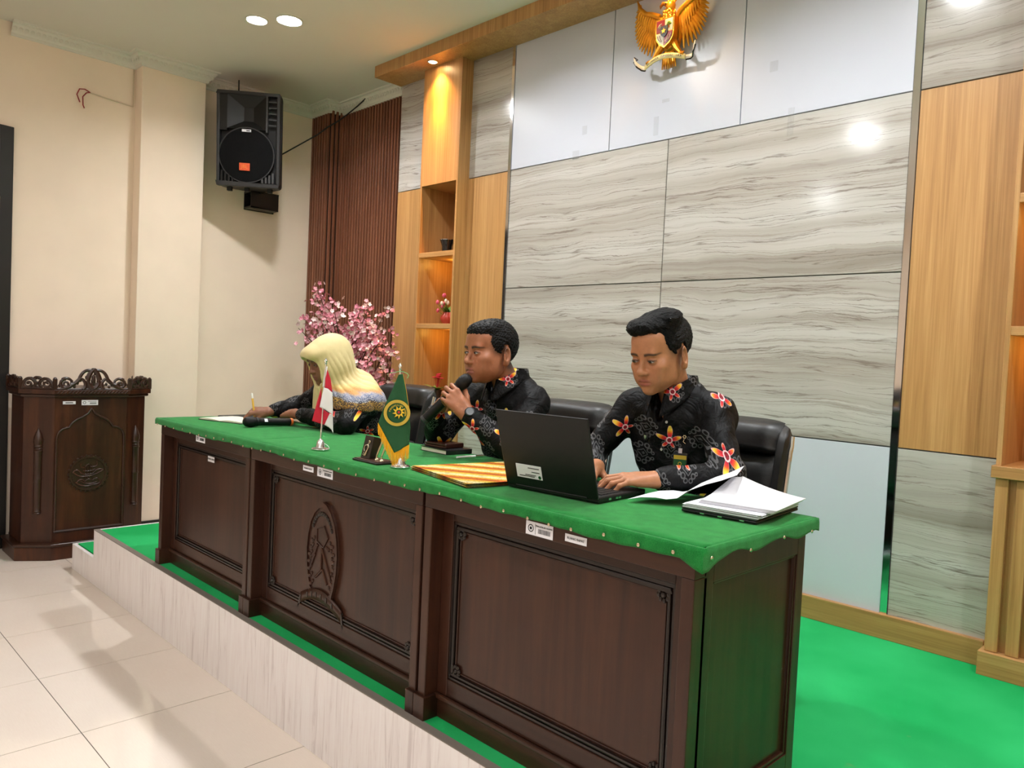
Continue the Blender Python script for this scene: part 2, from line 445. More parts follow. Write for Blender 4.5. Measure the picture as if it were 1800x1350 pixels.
def build_backwall():
    X0 = 0.4069
    core = structure(MB().box(X0, 0.815, 0.012, BWY+0.1, 0, CEIL).box(0.815, 1.207, 0.235, BWY+0.1, 0, CEIL).box(1.207, 4.46, 0.012, BWY+0.1, 0, CEIL).box(4.46, 4.86, 0.235, BWY+0.1, 0, CEIL).box(4.86, RX, 0.012, BWY+0.1, 0, CEIL).build('wall_panelled', 'joint_grey'))
    g = 0.0028
    def panel(name, mat, x0, x1, z0, z1, yf=0.0):
        MB().box(x0+g, x1-g, yf, 0.0125, z0+g, z1-g).build(name, mat, core, bevel=0.0008, seg=1)
    ZT, ZW, ZW2, ZB = CEIL, 2.6486, 1.1464, HS
    for x0, x1 in ((X0, 0.8085), (1.213, 1.598), (4.064, 4.452), (4.868, 6.0), (6.0, RX)):
        panel('marble_panel', 'marble', x0, x1, ZW, ZT)
        panel('wood_panel', 'oak', x0, x1, ZW2, ZW)
        panel('marble_panel', 'marble', x0, x1, ZB, ZW2)
    for x0, x1 in ((1.622, 2.4166), (2.4166, 3.2354), (3.2354, 4.036)):
        panel('white_panel', 'white_panel', x0, x1, 2.651, ZT)
    for x0, x1 in ((1.622, 2.8194), (2.8194, 4.036)):
        panel('marble_panel', 'marble', x0, x1, 1.8932, 2.651)
        panel('marble_panel', 'marble', x0, x1, 1.1467, 1.8932)
        panel('white_panel', 'white_panel', x0, x1, ZB, 1.1467)
    for x0, x1 in ((1.598, 1.622), (4.036, 4.064)):
        MB().box(x0, x1, -0.004, 0.0125, ZB, ZT).build('chrome_strip', 'chrome', core)
    structure(MB().box(X0-0.004, 0.8065, -0.026, 0.0, HS, 0.43).box(1.215, 4.436, -0.026, 0.0, HS, 0.43).box(4.87, RX, -0.026, 0, HS, 0.43).build('baseboard_back', 'oak_h', bevel=0.003))
    # wooden soffit along the top
    sf = structure(MB().box(0.3975, RX, -0.2407, 0.0, 3.4389, CEIL).build('trim_2', 'oak', bevel=0.002))
    # clear tape scraps left on the panels
    tape = NT('tape').out(rgb(235, 238, 244), 0.04); M['tape'] = tape
    tape.node_tree.nodes['Principled BSDF'].inputs['Alpha'].default_value = 0.10
    for (x, z, w, h) in ((2.79, 2.86, 0.045, 0.018), (2.735, 2.735, 0.03, 0.10), (2.23, 2.80, 0.035, 0.05), (2.17, 2.665, 0.05, 0.05), (3.40, 2.90, 0.04, 0.05), (3.50, 2.62, 0.03, 0.13)):
        MB().box(x-w/2, x+w/2, -0.0012, 0.0, z-h/2, z+h/2).build('tape_scrap', 'tape', core)

def build_slats():
    cl = structure(MB().box(LWX, -0.60, 0.012, 0.10, HS, 3.45).box(LWX, 0.4069, 0.132, BWY+0.1, HS, 3.45).box(LWX, -0.612, 0.10, 0.2, HS, 3.45).build('wall_slatted', 'walnut_slat'))
    M['slat_gap'] = plain('slat_gap', rgb(22, 11, 8), 0.7)
    cl.data.materials[0] = M['slat_gap']
    W, D, P = 0.022, 0.020, 0.040
    # one mesh shared by all slats of a kind
    fm = MB().box(-W/2, W/2, -D, 0, HS, 3.46).build('slat', 'walnut_slat', cl, bevel=0.002, seg=1)
    sm = MB().box(0, D, -W/2, W/2, HS, 3.46).build('slat', 'walnut_slat', cl, bevel=0.002, seg=1)
    first = True
    spots = [(LWX+0.02+P*i, 0.012) for i in range(7)]+[(-0.58+P*i, 0.132) for i in range(25)]
    for k, (x, y) in enumerate(spots):
        o = fm if k == 0 else dup(fm)
        o.location = (x, y, 0)
    for k, y in enumerate((0.022, 0.062, 0.102)):
        o = sm if k == 0 else dup(sm)
        o.location = (-0.60, y, 0)

def build_column(x0, x1, label, warm_top):
    """lit display column: open niche with shelves above a fluted cupboard"""
    yf, yb, th = -0.0972, 0.225, 0.018
    c = thing('display_column', label, 'shelf column', (x0, yf, HS))
    ZN, ZC = 2.625, 1.131
    MB().box(x0, x0+th, yf, yb, ZC, 3.4389).build('side_panel', 'oak', c, bevel=0.001)
    MB().box(x1-th, x1, yf, yb, ZC, 3.4389).build('side_panel', 'oak', c, bevel=0.001)
    MB().box(x0+th, x1-th, yb-0.006, yb+0.006, ZC, 3.43).build('back_panel', 'oak', c)
    MB().box(x0+th-0.001, x1-th+0.001, yf-0.0005, yf+0.018, ZN, 3.4389).build('upper_panel', 'oak', c)
    MB().box(x0+th, x1-th, yf+0.016, yb, ZN, ZN+th).build('niche_top', 'oak_h', c)
    for z in (2.1574, 1.6597):
        MB().box(x0+th-0.004, x1-th+0.004, yf+0.002, yb-0.006, z-0.034, z).build('shelf', 'oak_h', c, bevel=0.0015)
    MB().box(x0-0.012, x1+0.012, yf-0.014, yb, ZC-0.047, ZC).build('counter', 'oak_h', c, bevel=0.003)
    MB().box(x0+0.008, x1-0.008, yf+0.028, yb, 0.417, ZC-0.047).build('cupboard_body', 'oak', c)
    n = 6; w = (x1-x0)/n
    for i in range(n):
        a = x0+w*i
        MB().box(a+0.002, a+w-0.024, yf, yf+0.029, 0.418, ZC-0.048).build('flute', 'oak', c, bevel=0.003)
    MB().box(x0-0.014, x1+0.014, yf-0.022, yb, HS, 0.417).build('plinth', 'oak_h', c, bevel=0.002)
    # warm puck lamps under the two shelves and the niche roof is dark
    for z in (2.1574, 1.6597):
        lx, ly, lz = x0+0.185, 0.105, z-0.034
        MB().lathe([(0.022, 0.0), (0.022, -0.006), (0.016, -0.008)], (lx, ly, lz), 16).build('puck_lamp', 'lamp_warm', c, smooth=True)
        ld = bpy.data.lights.new('shelf_lamp', 'POINT'); ld.energy = 0.9; ld.color = (1.0, 0.50, 0.08); ld.shadow_soft_size = 0.012
        lo = bpy.data.objects.new('shelf_lamp', ld); lo.location = (lx, ly, lz-0.022); COL.objects.link(lo)
    return c

def downlight(x, y, z, label, r=0.085, mat='lamp_glow', group=None, cat='ceiling light'):
    t = thing('ceiling_downlight', label, cat, (x, y, z), group=group)
    MB().lathe([(r, 0.0), (r, -0.006), (r*0.9, -0.009), (r*0.86, -0.004)], (x, y, z), 32, cap=False).build('rim', 'plaster', t, smooth=True)
    MB().lathe([(0.0005, -0.0045), (r*0.87, -0.0045)], (x, y, z), 32).build('diffuser', mat, t)
    return t

def spot(name, loc, energy, color, size, blend=0.5, target=None, r=0.02):
    ld = bpy.data.lights.new(name, 'SPOT'); ld.energy = energy; ld.color = color; ld.spot_size = size; ld.spot_blend = blend; ld.shadow_soft_size = r
    lo = bpy.data.objects.new(name, ld); lo.location = loc; COL.objects.link(lo)
    if target is not None:
        d = Vector(target)-Vector(loc); lo.rotation_euler = d.to_track_quat('-Z', 'Y').to_euler()
    return lo

build_room(); build_stage(); build_backwall(); build_slats()
build_column(0.8065, 1.215, 'tall oak display column with lit niches left of the marble wall', True)
build_column(4.452, 4.868, 'tall oak display column cut by the right edge of the picture', True)
for k, (lx, ly) in enumerate(DOWNLIGHTS):
    if k == 0: lab = 'round white ceiling downlight glowing beside the wooden soffit, the brighter one'
    else: lab = 'round white ceiling downlight outside the picture'
    downlight(lx, ly, CEIL, lab, group=None if k == 0 else 'downlights out of the picture')
downlight(0.47, -1.19, CEIL, 'round white glowing disc on the ceiling beside the brighter downlight, farther left', r=0.07)  # second glowing disc on the ceiling, no lamp object behind it
# warm spots in the soffit
for k, sx in enumerate((0.985, 2.86)):
    t = thing('soffit_spotlight', ['small warm recessed spotlight in the soffit above the display column', 'small warm recessed spotlight in the soffit above the golden eagle'][k], 'spotlight', (sx, -0.17, 3.4389))
    MB().lathe([(0.038, 0.0), (0.038, -0.005), (0.03, -0.007), (0.028, -0.003)], (sx, -0.17, 3.4389), 24, cap=False).build('rim', 'chrome_soft', t, smooth=True)
    MB().lathe([(0.0005, -0.004), (0.028, -0.004)], (sx, -0.17, 3.4389), 24).build('bulb', 'lamp_warm', t)
spot('soffit_lamp', (0.985, -0.17, 3.425), 170, (1.0, 0.42, 0.04), 0.75, 1.0, (1.0, -0.09, 2.5))
spot('soffit_lamp', (0.985, -0.17, 3.425), 45, (1.0, 0.5, 0.12), 1.7, 1.0, (0.99, -0.10, 2.9))
spot('soffit_lamp', (2.86, -0.17, 3.425), 8, (1.0, 0.5, 0.14), 1.9, 0.7, (2.86, -0.06, 2.9))
# ================================================================== DESKS
DX = [1.1589, 2.1886, 3.3555, 4.3469]
DYF, DYB, DZ = -1.985, -1.4392, 1.063
def add_sticker(parent, x, z, w, h, kind, y=-1.9885, tilt=0.0):
    o = MB().box(x-w/2, x+w/2, y-0.0008, y, z-h/2, z+h/2).build('sticker', 'paper', parent)
    yy = y-0.0012
    if kind == 'inventory':
        cx = x-w*0.31
        MB().lathe([(h*0.22, -0.0002), (h*0.29, -0.0002)], (cx, yy, z), 24, 'y', cap=False).build('seal', 'ink', o)
        MB().lathe([(0.0003, -0.0002), (h*0.11, -0.0002)], (cx, yy, z), 12, 'y').build('seal', 'ink', o)
        bc = MB(); xx = x-w*0.04; rnd = random.Random(3)
        while xx < x+w*0.40:
            bw = rnd.choice((0.0006, 0.001, 0.0016)); bc.box(xx, xx+bw, yy, yy+0.0006, z-h*0.28, z+h*0.06); xx += bw+rnd.choice((0.001, 0.0016))
        b = bc.build('barcode', 'ink', o); b['kind'] = 'stuff'
        MB().box(x-w*0.145, x-w*0.135, yy, yy+0.0006, z-h*0.4, z+h*0.4).build('rule', 'ink', o)
        add_text(o, 'PENGADILAN AGAMA', (x+w*0.17, yy, z+h*0.24), h*0.17, 'ink', world=True)
    else:
        add_text(o, 'RUANG RAPAT', (x, yy, z), h*0.42, 'ink', world=True)
    return o

def build_desk(i, label):
    x0, x1 = DX[i]+0.006, DX[i+1]-0.006
    if i == 0: x0 += 0.045
    if i == 2: x1 -= 0.02
    d = thing('meeting_desk', label, 'desk', ((x0+x1)/2, -1.7, HS), group='desks under the green cloth')
    F = DYF+0.004; R = F+0.05; zb = HS+0.001
    pw = 0.035
    # carcass
    MB().box(x0+0.01, x1-0.01, R+0.03, R+0.045, zb+0.02, 1.04).build('back_board', 'mahogany', d)
    MB().box(x0, x1, F, DYB+0.02, 1.03, 1.056).build('top_board', 'mahogany_x', d)
    MB().box(x0, x1, F, F+0.05, 0.985, 1.03).build('apron', 'mahogany_x', d, bevel=0.002)
    for px in (x0, x1-pw):
        MB().box(px, px+pw, F, F+0.055, zb, 0.985).build('post', 'mahogany', d, bevel=0.003)
        MB().box(px-(0.0 if px > x0 else 0.005), px+pw+(0.012 if px == x0 else 0.005), F-0.012, F+0.06, zb, 0.40).build('plinth_block', 'mahogany', d, bevel=0.002)
    # recessed face frame
    fx0, fx1 = x0+pw, x1-pw
    s = 0.045
    MB().box(fx0, fx0+s, R, R+0.025, 0.40, 0.985).build('stile', 'mahogany', d, bevel=0.002)
    MB().box(fx1-s, fx1, R, R+0.025, 0.40, 0.985).build('stile', 'mahogany', d, bevel=0.002)
    MB().box(fx0+s, fx1-s, R, R+0.025, 0.948, 0.985).build('rail', 'mahogany_x', d, bevel=0.002)
    MB().box(fx0+s, fx1-s, R, R+0.025, 0.40, 0.455).build('rail', 'mahogany_x', d, bevel=0.002)
    MB().box(fx0, fx1, R-0.006, R+0.025, zb, 0.395).build('base_rail', 'mahogany_x', d, bevel=0.002)
    MB().box(fx0, fx1, R-0.014, R, 0.387, 0.402).build('base_bead', 'mahogany_x', d, bevel=0.004)
    # panel and its mouldings
    a0, a1, b0, b1 = fx0+s, fx1-s, 0.455, 0.948
    MB().box(a0, a1, R+0.012, R+0.03, b0, b1).build('panel', 'mahogany', d)
    def ring(w0, w1, y0, y1):
        m = MB()
        m.box(a0+w0, a1-w0, y0, y1, b1-w1, b1-w0).box(a0+w0, a1-w0, y0, y1, b0+w0, b0+w1)
        m.box(a0+w0, a0+w1, y0, y1, b0+w1, b1-w1).box(a1-w1, a1-w0, y0, y1, b0+w1, b1-w1)
        return m
    ring(0.0, 0.009, R+0.004, R+0.02).build('moulding', 'mahogany_dark', d, bevel=0.003)
    ring(0.013, 0.022, R+0.002, R+0.02).build('moulding', 'mahogany_dark', d, bevel=0.004)
    ring(0.027, 0.031, R+0.008, R+0.02).build('moulding', 'mahogany', d, bevel=0.0015)
    if i > 0:
        for cx in (a0+0.034, a1-0.034):
            for cz in (b0+0.034, b1-0.034):
                m = MB()
                for k in range(8):
                    th = k*PI/4+0.2; rr = 0.014
                    m.ball((cx+rr*math.cos(th), R+0.006, cz+rr*math.sin(th)), (0.007, 0.005, 0.007), 6, 4)
                m.ball((cx, R+0.004, cz), (0.008, 0.007, 0.008), 8, 5)
                m.build('corner_rosette', 'mahogany_dark', d, smooth=True)
    # back legs and end panels
    if i != 2:
        MB().box(x1-0.02, x1, F+0.06, DYB-0.01, zb, 1.03).build('end_panel', 'mahogany', d)
    else:
        xe = x1
        MB().box(xe-0.03, xe-0.014, F+0.055, DYB-0.005, zb, 1.03).build('end_panel', 'mahogany', d)
        ya, yb = F, DYB+0.012
        MB().box(xe-0.03, xe, F+0.04, -1.90, zb, 1.03).build('end_stile', 'mahogany', d, bevel=0.002)
        MB().box(xe-0.03, xe, -1.47, yb, zb, 1.03).build('end_stile', 'mahogany', d, bevel=0.002)
        MB().box(xe-0.03, xe, -1.90, -1.47, 0.967, 1.03).build('end_rail', 'mahogany', d, bevel=0.002)
        MB().box(xe-0.03, xe, -1.90, -1.47, zb, 0.42).build('end_rail', 'mahogany', d, bevel=0.002)
        m = MB()
        m.box(xe-0.016, xe-0.004, -1.90, -1.892, 0.42, 0.967).box(xe-0.016, xe-0.004, -1.478, -1.47, 0.42, 0.967).box(xe-0.016, xe-0.004, -1.892, -1.478, 0.42, 0.428).box(xe-0.016, xe-0.004, -1.892, -1.478, 0.959, 0.967)
        m.build('end_moulding', 'mahogany', d, bevel=0.003)
    if i == 0:
        MB().box(x0, x0+0.02, F+0.06, DYB-0.01, zb, 1.03).build('end_panel', 'mahogany', d)
    if i == 1: build_emblem(d, R+0.012)
    return d

def build_emblem(d, y):
    """carved oval crest with ribbon on the middle desk front"""
    cx = 2.69
    def outline(s=1.0):
        # pointed shield, widest at the upper third
        pts = []
        for (px, pz) in ((0, .205), (.03, .196), (.06, .172), (.088, .13), (.105, .075), (.112, .015), (.108, -.045), (.096, -.10), (.080, -.145), (0.05, -.165), (0, -.172)):
            pts.append((px, pz))
        full = pts+[(-a, b) for a, b in pts[-2:0:-1]]
        return [(cx+a*s, 0.675+b*s) for a, b in full]
    o = outline(1.0); i2 = outline(0.9)
    MB().prism(o, y-0.010, y+0.005, 'y').build('crest_shield', 'mahogany', d, bevel=0.003)
    n = len(o); m = MB()
    vs = [(p[0], y-0.016, p[1]) for p in o]+[(p[0], y-0.016, p[1]) for p in i2]+[(p[0], y-0.009, p[1]) for p in o]+[(p[0], y-0.009, p[1]) for p in i2]
    fs = []
    for k in range(n):
        j = (k+1) % n
        fs += [(k, j, n+j, n+k), (k, 2*n+k, 2*n+j, j), (n+k, n+j, 3*n+j, 3*n+k)]
    m.add(vs, fs); m.build('crest_rim', 'mahogany', d, smooth=True)
    def at(px, pz): return (cx+px, 0.675+pz)
    # arched beads of the carved legend
    m = MB()
    for k in range(13):
        th = PI*(0.14+0.72*k/12)
        x, z = at(0.072*math.cos(th), 0.065+0.095*math.sin(th))
        m.ball((x, y-0.012, z), (0.007, 0.006, 0.009), 6, 4)
    m.build('crest_legend', 'mahogany_dark', d, smooth=True)['kind'] = 'stuff'
    m = MB()
    x, z = at(0, 0.075)
    m.lathe([(0.045, -0.010), (0.045, -0.015), (0.04, -0.0155), (0.039, -0.012), (0.0005, -0.012)], (x, y, z), 5, 'y')
    m.build('crest_pentagon', 'mahogany', d)
    m = MB()
    for (p, q) in (((-.03, .04), (-.075, -.055)), ((.03, .04), (.055, .03)), ((0, .03), (0, -.06)), ((0.0, 0.03), (0.07, -0.075)), ((-.045, .0), (-.085, -.07)), ((.01, -.05), (-.04, -.09)), ((0.01, -0.05), (0.045, -0.10))):
        a = at(*p); b = at(*q)
        m.tube([(a[0], y-0.012, a[1]), (b[0], y-0.012, b[1])], 0.005, 6)
    m.build('crest_ribs', 'mahogany', d, smooth=True)
    m = MB()
    for sx in (-1, 1):
        for k in range(7):
            a = -0.15+k*0.028
            xx, zz = at(sx*(0.072+0.016*math.sin(k*0.55)), a+0.03)
            m.ball((xx, y-0.012, zz), (0.011, 0.006, 0.008), 6, 4)
            m.ball((xx-sx*0.014, y-0.011, zz+0.012), (0.006, 0.005, 0.008), 6, 4)
    m.build('crest_flowers', 'mahogany', d, smooth=True)['kind'] = 'stuff'
    # ribbon
    def rib(u, v):
        x = -0.145+0.29*u
        z = -0.185+0.045*math.cos((u-0.5)*PI)-0.03+v*0.042
        a = at(x, z); return (a[0], y-0.013-0.004*math.cos((u-0.5)*6), a[1])
    m = MB().grid(rib, 20, 1); m.build('crest_ribbon', 'mahogany', d, smooth=True, solid=0.006)
    m = MB()
    for s in (-1, 1):
        a = [at(s*.145, -.215), at(s*.165, -.24), at(s*.150, -.185), at(s*.125, -.165)]
        m.prism([(p[0], p[1]) for p in (a if s < 0 else a[::-1])], y-0.012, y-0.004, 'y')
    for k in range(6):
        u = 0.2+0.6*k/5; p = rib(u, 0.5); m.box(p[0]-0.004, p[0]+0.004, p[1]-0.005, p[1], p[2]-0.010, p[2]+0.010)
    m.build('crest_ribbon_tails', 'mahogany_dark', d)['kind'] = 'stuff'

def build_cloth():
    X0, X1 = DX[0], DX[3]
    t = thing('green_tablecloth', 'bright green felt cloth stretched over the row of desks', 'tablecloth', (2.75, -1.7, HS+0.7))
    F, B = DYF-0.008, DYB+0.03
    def edge(x, y, side):
        return 0.030+0.010*math.sin(x*9+y*5)+0.006*math.sin(x*31+y*17)+0.004*math.sin(x*77)
    # top sheet with rounded fold, hanging hem on front, ends and back
    nx = 160
    xs = [X0+(X1-X0)*i/nx for i in range(nx+1)]
    prof_n = 6
    mb = MB()
    rows = []
    def ring_point(s, k):
        """s: position along perimeter, k: 0..K from top to hem"""
    per = []
    for x in xs: per.append((x, F, 0, -1))
    ny = 28
    for j in range(1, ny): per.append((X1, F+(B-F)*j/ny, 1, 0))
    for x in xs[::-1]: per.append((x, B, 0, 1))
    for j in range(ny-1, 0, -1): per.append((X0, F+(B-F)*j/ny, -1, 0))
    n = len(per); vs = []; fs = []
    r = 0.006
    seam = [DX[1], DX[2]]
    def droop(p):
        x, y, nx_, ny_ = p
        h = 0.027+0.003*math.sin(x*5.3+y*7)+0.002*math.sin(x*17+y*31+1)+0.0012*math.sin(x*61+y*53)
        if abs(x-X1) < 0.06 and abs(y-F) < 0.05: h += 0.02*(1-max(abs(x-X1)/0.06, abs(y-F)/0.05))
        if nx_ == 1: h += 0.006*math.sin(y*28)
        return h
    levels = [0.0, 0.25, 0.6, 1.0]
    for k in range(6):
        for p in per:
            x, y, ax, ay = p
            if k == 0: q = (x-ax*r, y-ay*r, DZ)
            elif k == 1: q = (x-ax*r*0.3, y-ay*r*0.3, DZ-r*0.3)
            else:
                h = droop(p); f = (k-1)/4
                wob = 0.0012*math.sin(x*40+y*33)*f+0.0008*math.sin(x*95)*f
                q = (x+ax*(0.001+wob), y+ay*(0.001+wob), DZ-r-h*f)
            vs.append(q)
    for k in range(5):
        for i in range(n): fs.append((k*n+i, k*n+(i+1) % n, (k+1)*n+(i+1) % n, (k+1)*n+i))
    mb.add(vs, fs)
    # top surface as strips front to back
    top = len(mb.v)
    m2 = [(x, F+r+(B-F-2*r)*j/12, DZ+0.0006*math.sin(x*15+j)) for j in range(13) for x in [X0+r]+xs[1:-1]+[X1-r]]
    mb.add(m2, [(j*(nx+1)+i, j*(nx+1)+i+1, (j+1)*(nx+1)+i+1, (j+1)*(nx+1)+i) for j in range(12) for i in range(nx)])
    mb.build('cloth', 'felt', t, smooth=True, angle=60, solid=0.0022)
    for s in seam: MB().box(s-0.001, s+0.001, F+0.004, B-0.004, DZ+0.0008, DZ+0.0018).build('seam', 'felt', t)
    # brass tacks along the hem
    tack = None; rnd = random.Random(5)
    pos = []
    x = X0+0.04
    while x < X1-0.01:
        pos.append((x, F-0.004, DZ-0.022-rnd.random()*0.010, 0)); x += 0.075+rnd.random()*0.035
    for y in (-1.965, -1.79, -1.62, -1.46): pos.append((X1+0.004, y, DZ-0.022-rnd.random()*0.01, 1))
    for x, y, z, s in pos:
        if tack is None or s != tack[1]:
            m = MB().lathe([(0.0050, 0.0), (0.0046, -0.0016), (0.0025, -0.0028), (0.0003, -0.003)], (0, 0, 0), 10, 'y')
            if s: m.xf(Matrix.Rotation(PI/2, 4, 'Z'))
            o = m.build('tack', 'brass', t, smooth=True, world=False); tack = (o, s)
        else: o = dup(tack[0], t)
        o.location = Vector((x, y, z))-OBJ_LOC[t]

desks = [build_desk(0, 'dark mahogany desk at the far left end, next to the carved lectern'),
         build_desk(1, 'dark mahogany desk in the middle with a carved crest on its front'),
         build_desk(2, 'dark mahogany desk nearest the camera, under the open laptop')]
build_cloth()
add_sticker(desks[0], 1.69, 1.014, 0.10, 0.036, 'inventory', y=DYF+0.003)
add_sticker(desks[0], 1.70, 0.915, 0.07, 0.026, 'room', y=DYF+0.052)
add_sticker(desks[1], 2.66, 1.006, 0.075, 0.020, 'room', y=DYF+0.003)
add_sticker(desks[1], 2.778, 1.006, 0.105, 0.034, 'inventory', y=DYF+0.003)
add_sticker(desks[2], 3.848, 1.006, 0.098, 0.036, 'inventory', y=DYF+0.003)
add_sticker(desks[2], 3.975, 1.006, 0.072, 0.020, 'room', y=DYF+0.003)
# ================================================================== WALL THINGS
def build_lectern():
    t = thing('lectern', 'carved dark wooden lectern with pierced gallery standing against the left wall', 'lectern', (-0.59, -1.845, 0), PI/2)
    B = lambda mb, *a, **k: mb.build(*a, world=False, **k)
    def poly(o):
        return [(-0.219-o*0.3, -0.21-o), (0.219+o*0.3, -0.21-o), (0.372+o, -0.11-o*0.5), (0.372+o, 0.20), (-0.372-o, 0.20), (-0.372-o, -0.11-o*0.5)]
    B(MB().prism(poly(0), 0.10, 1.062), 'body', 'lectern_wood', t, bevel=0.003)
    B(MB().prism(poly(0.038), 0.0, 0.088), 'plinth', 'lectern_wood', t, bevel=0.004)
    B(MB().prism(poly(0.05), 0.088, 0.108), 'plinth_moulding', 'lectern_dark', t, bevel=0.007, seg=3)
    B(MB().prism(poly(0.02), 1.058, 1.078), 'cornice', 'lectern_dark', t, bevel=0.006, seg=3)
    B(MB().prism(poly(0.034), 1.078, 1.108), 'cornice', 'lectern_wood', t, bevel=0.003)
    B(MB().prism(poly(0.01), 1.10, 1.114), 'top_board', 'lectern_wood', t)
    # rope beading on the cornice front
    m = MB()
    for k in range(20):
        u = -0.215+0.43*(k+0.5)/20
        m.tube([(u-0.008, -0.246, 1.085), (u+0.008, -0.246, 1.101)], 0.0045, 5)
    B(m, 'rope_beading', 'lectern_dark', t, smooth=True)['kind'] = 'stuff'
    # pierced gallery: posts and scroll panels
    P = poly(0.024)
    cor = [Vector((p[0], p[1], 0)) for p in (P[5], P[0], P[1], P[2])]
    back = [Vector((P[4][0], P[4][1], 0)), Vector((P[3][0], P[3][1], 0))]
    for c in cor+back:
        m = MB().box(c.x-0.012, c.x+0.012, c.y-0.008, c.y+0.008, 1.108, 1.178)
        m.lathe([(0.012, 1.178), (0.009, 1.186), (0.0004, 1.19)], (c.x, c.y, 0), 10)
        B(m, 'gallery_post', 'lectern_dark', t)
    def scroll(m, a, b, spec, r=0.0055):
        d = (b-a); L = d.length; d = d.normalized(); nrm = Vector((d.y, -d.x, 0))
        for (pts, r0, r1) in spec:
            q = [a+d*(u*L)+Vector((0, 0, 1.112+z)) for u, z in pts]
            k = len(q)
            m.tube(q, [1.55*(r0+(r1-r0)*i/(k-1)) for i in range(k)], 6)
    def spiral(cu, cz, r0, turns, start, asp, sgn=1, n=18):
        return [(cu+asp*(r0*(1-0.82*i/n))*math.cos(start+sgn*turns*2*PI*i/n), cz+(r0*(1-0.82*i/n))*math.sin(start+sgn*turns*2*PI*i/n)) for i in range(n+1)]
    def arc(p0, p1, p2, n=12):
        return [((1-s)**2*p0[0]+2*s*(1-s)*p1[0]+s*s*p2[0], (1-s)**2*p0[1]+2*s*(1-s)*p1[1]+s*s*p2[1]) for s in [i/n for i in range(n+1)]]
    def gallery(a, b, hi):
        m = MB(); spec = []
        A = (b-a).length; asp = 1.0/A
        for s in (0, 1):
            f = (lambda u: u) if s == 0 else (lambda u: 1-u)
            mir = lambda pts: [(f(u), z) for u, z in pts]
            if hi:
                spec += [(mir(spiral(0.13, 0.034, 0.032, 1.4, PI/2, asp, 1)), 0.007, 0.004), (mir(arc((0.09, 0.062), (0.16, 0.085), (0.22, 0.05))), 0.008, 0.005),
                         (mir(arc((0.06, 0.0), (0.2, 0.0), (0.33, 0.075))), 0.006, 0.009), (mir(arc((0.2, 0.03), (0.30, 0.035), (0.33, 0.095))), 0.01, 0.004),
                         (mir(arc((0.30, 0.05), (0.34, 0.135), (0.47, 0.125))), 0.007, 0.007), (mir(arc((0.36, 0.0), (0.44, 0.03), (0.34, 0.07))), 0.009, 0.006),
                         (mir(arc((0.5, 0.0), (0.38, 0.04), (0.46, 0.09))), 0.01, 0.006), (mir(spiral(0.455, 0.026, 0.02, 1.2, -PI/2, asp, -1)), 0.006, 0.004),
                         (mir(arc((0.02, 0.003), (0.25, -0.003), (0.5, 0.003))), 0.005, 0.005), (mir(arc((0.42, 0.06), (0.45, 0.12), (0.5, 0.13))), 0.011, 0.009)]
            else:
                spec += [(mir(spiral(0.24, 0.032, 0.03, 1.3, PI/2, asp, 1)), 0.007, 0.004), (mir(arc((0.05, 0.0), (0.1, 0.07), (0.3, 0.065))), 0.006, 0.007),
                         (mir(arc((0.3, 0.065), (0.48, 0.055), (0.42, 0.015))), 0.008, 0.006), (mir(spiral(0.43, 0.018, 0.014, 1.0, 0, asp, -1)), 0.006, 0.004),
                         (mir(arc((0.5, 0.068), (0.42, 0.08), (0.36, 0.045))), 0.009, 0.004), (mir(arc((0.02, 0.003), (0.25, 0.0), (0.5, 0.003))), 0.005, 0.005)]
        scroll(m, a, b, spec)
        mid = (a+b)/2
        dd = (b-a); rr = random.Random(int(A*1000))
        for k in range(int(A/0.017)):
            u = (k+0.5)/int(A/0.017); hz = (0.028+0.075*max(0, 1-abs(u-0.5)*2.6)) if hi else 0.05
            p_ = a+dd*u; zz = 1.118+rr.random()*hz
            m.ball((p_.x, p_.y, zz), (0.009, 0.006, 0.012), 6, 4)
        if hi: m.ball((mid.x, mid.y, 1.112+0.125), (0.024, 0.009, 0.016), 10, 6); m.ball((mid.x, mid.y, 1.112+0.06), (0.014, 0.008, 0.04), 8, 6)
        B(m, 'gallery_scroll', 'lectern_dark', t, smooth=True)
    gallery(cor[1], cor[2], True); gallery(cor[0], cor[1], False); gallery(cor[2], cor[3], False)
    gallery(back[0], cor[0], False); gallery(cor[3], back[1], False)
    # ogee arch moulding on the front
    half = [(-0.205, 0.18), (-0.205, 0.78), (-0.203, 0.805), (-0.192, 0.832), (-0.172, 0.85), (-0.148, 0.858), (-0.133, 0.86), (-0.128, 0.872), (-0.112, 0.893), (-0.088, 0.912), (-0.055, 0.928), (-0.022, 0.95), (0.0, 0.985)]
    y = -0.213
    for s, nm in ((1, 'arch_moulding'), (-1, 'arch_moulding')):
        m = MB().tube([(s*x, y, z) for x, z in half], 0.0075, 8); B(m, nm, 'lectern_dark', t, smooth=True)
    B(MB().tube([(-0.212, y, 0.18), (0.212, y, 0.18)], 0.0085, 8), 'sill_moulding', 'lectern_dark', t, smooth=True)
    # medallion with carved calligraphy
    cx, cz = -0.012, 0.55
    m = MB().lathe([(0.0005, -0.006), (0.10, -0.006), (0.104, -0.012), (0.115, -0.012), (0.119, -0.002), (0.119, 0.004)], (cx, y+0.003, cz), 40, 'y')
    med = B(m, 'medallion', 'lectern_dark', t, smooth=True)
    m = MB()
    for k in range(26):
        th = 2*PI*k/26; m.ball((cx+0.119*math.cos(th), y-0.003, cz+0.119*math.sin(th)), (0.009, 0.006, 0.009), 6, 4)
    o = B(m, 'scalloped_rim', 'lectern_dark', t, smooth=True); o['kind'] = 'stuff'
    m = MB(); yy = y-0.006
    def st(pts, r=0.0042): m.tube([(cx+a, yy, cz+b) for a, b in pts], r, 5)
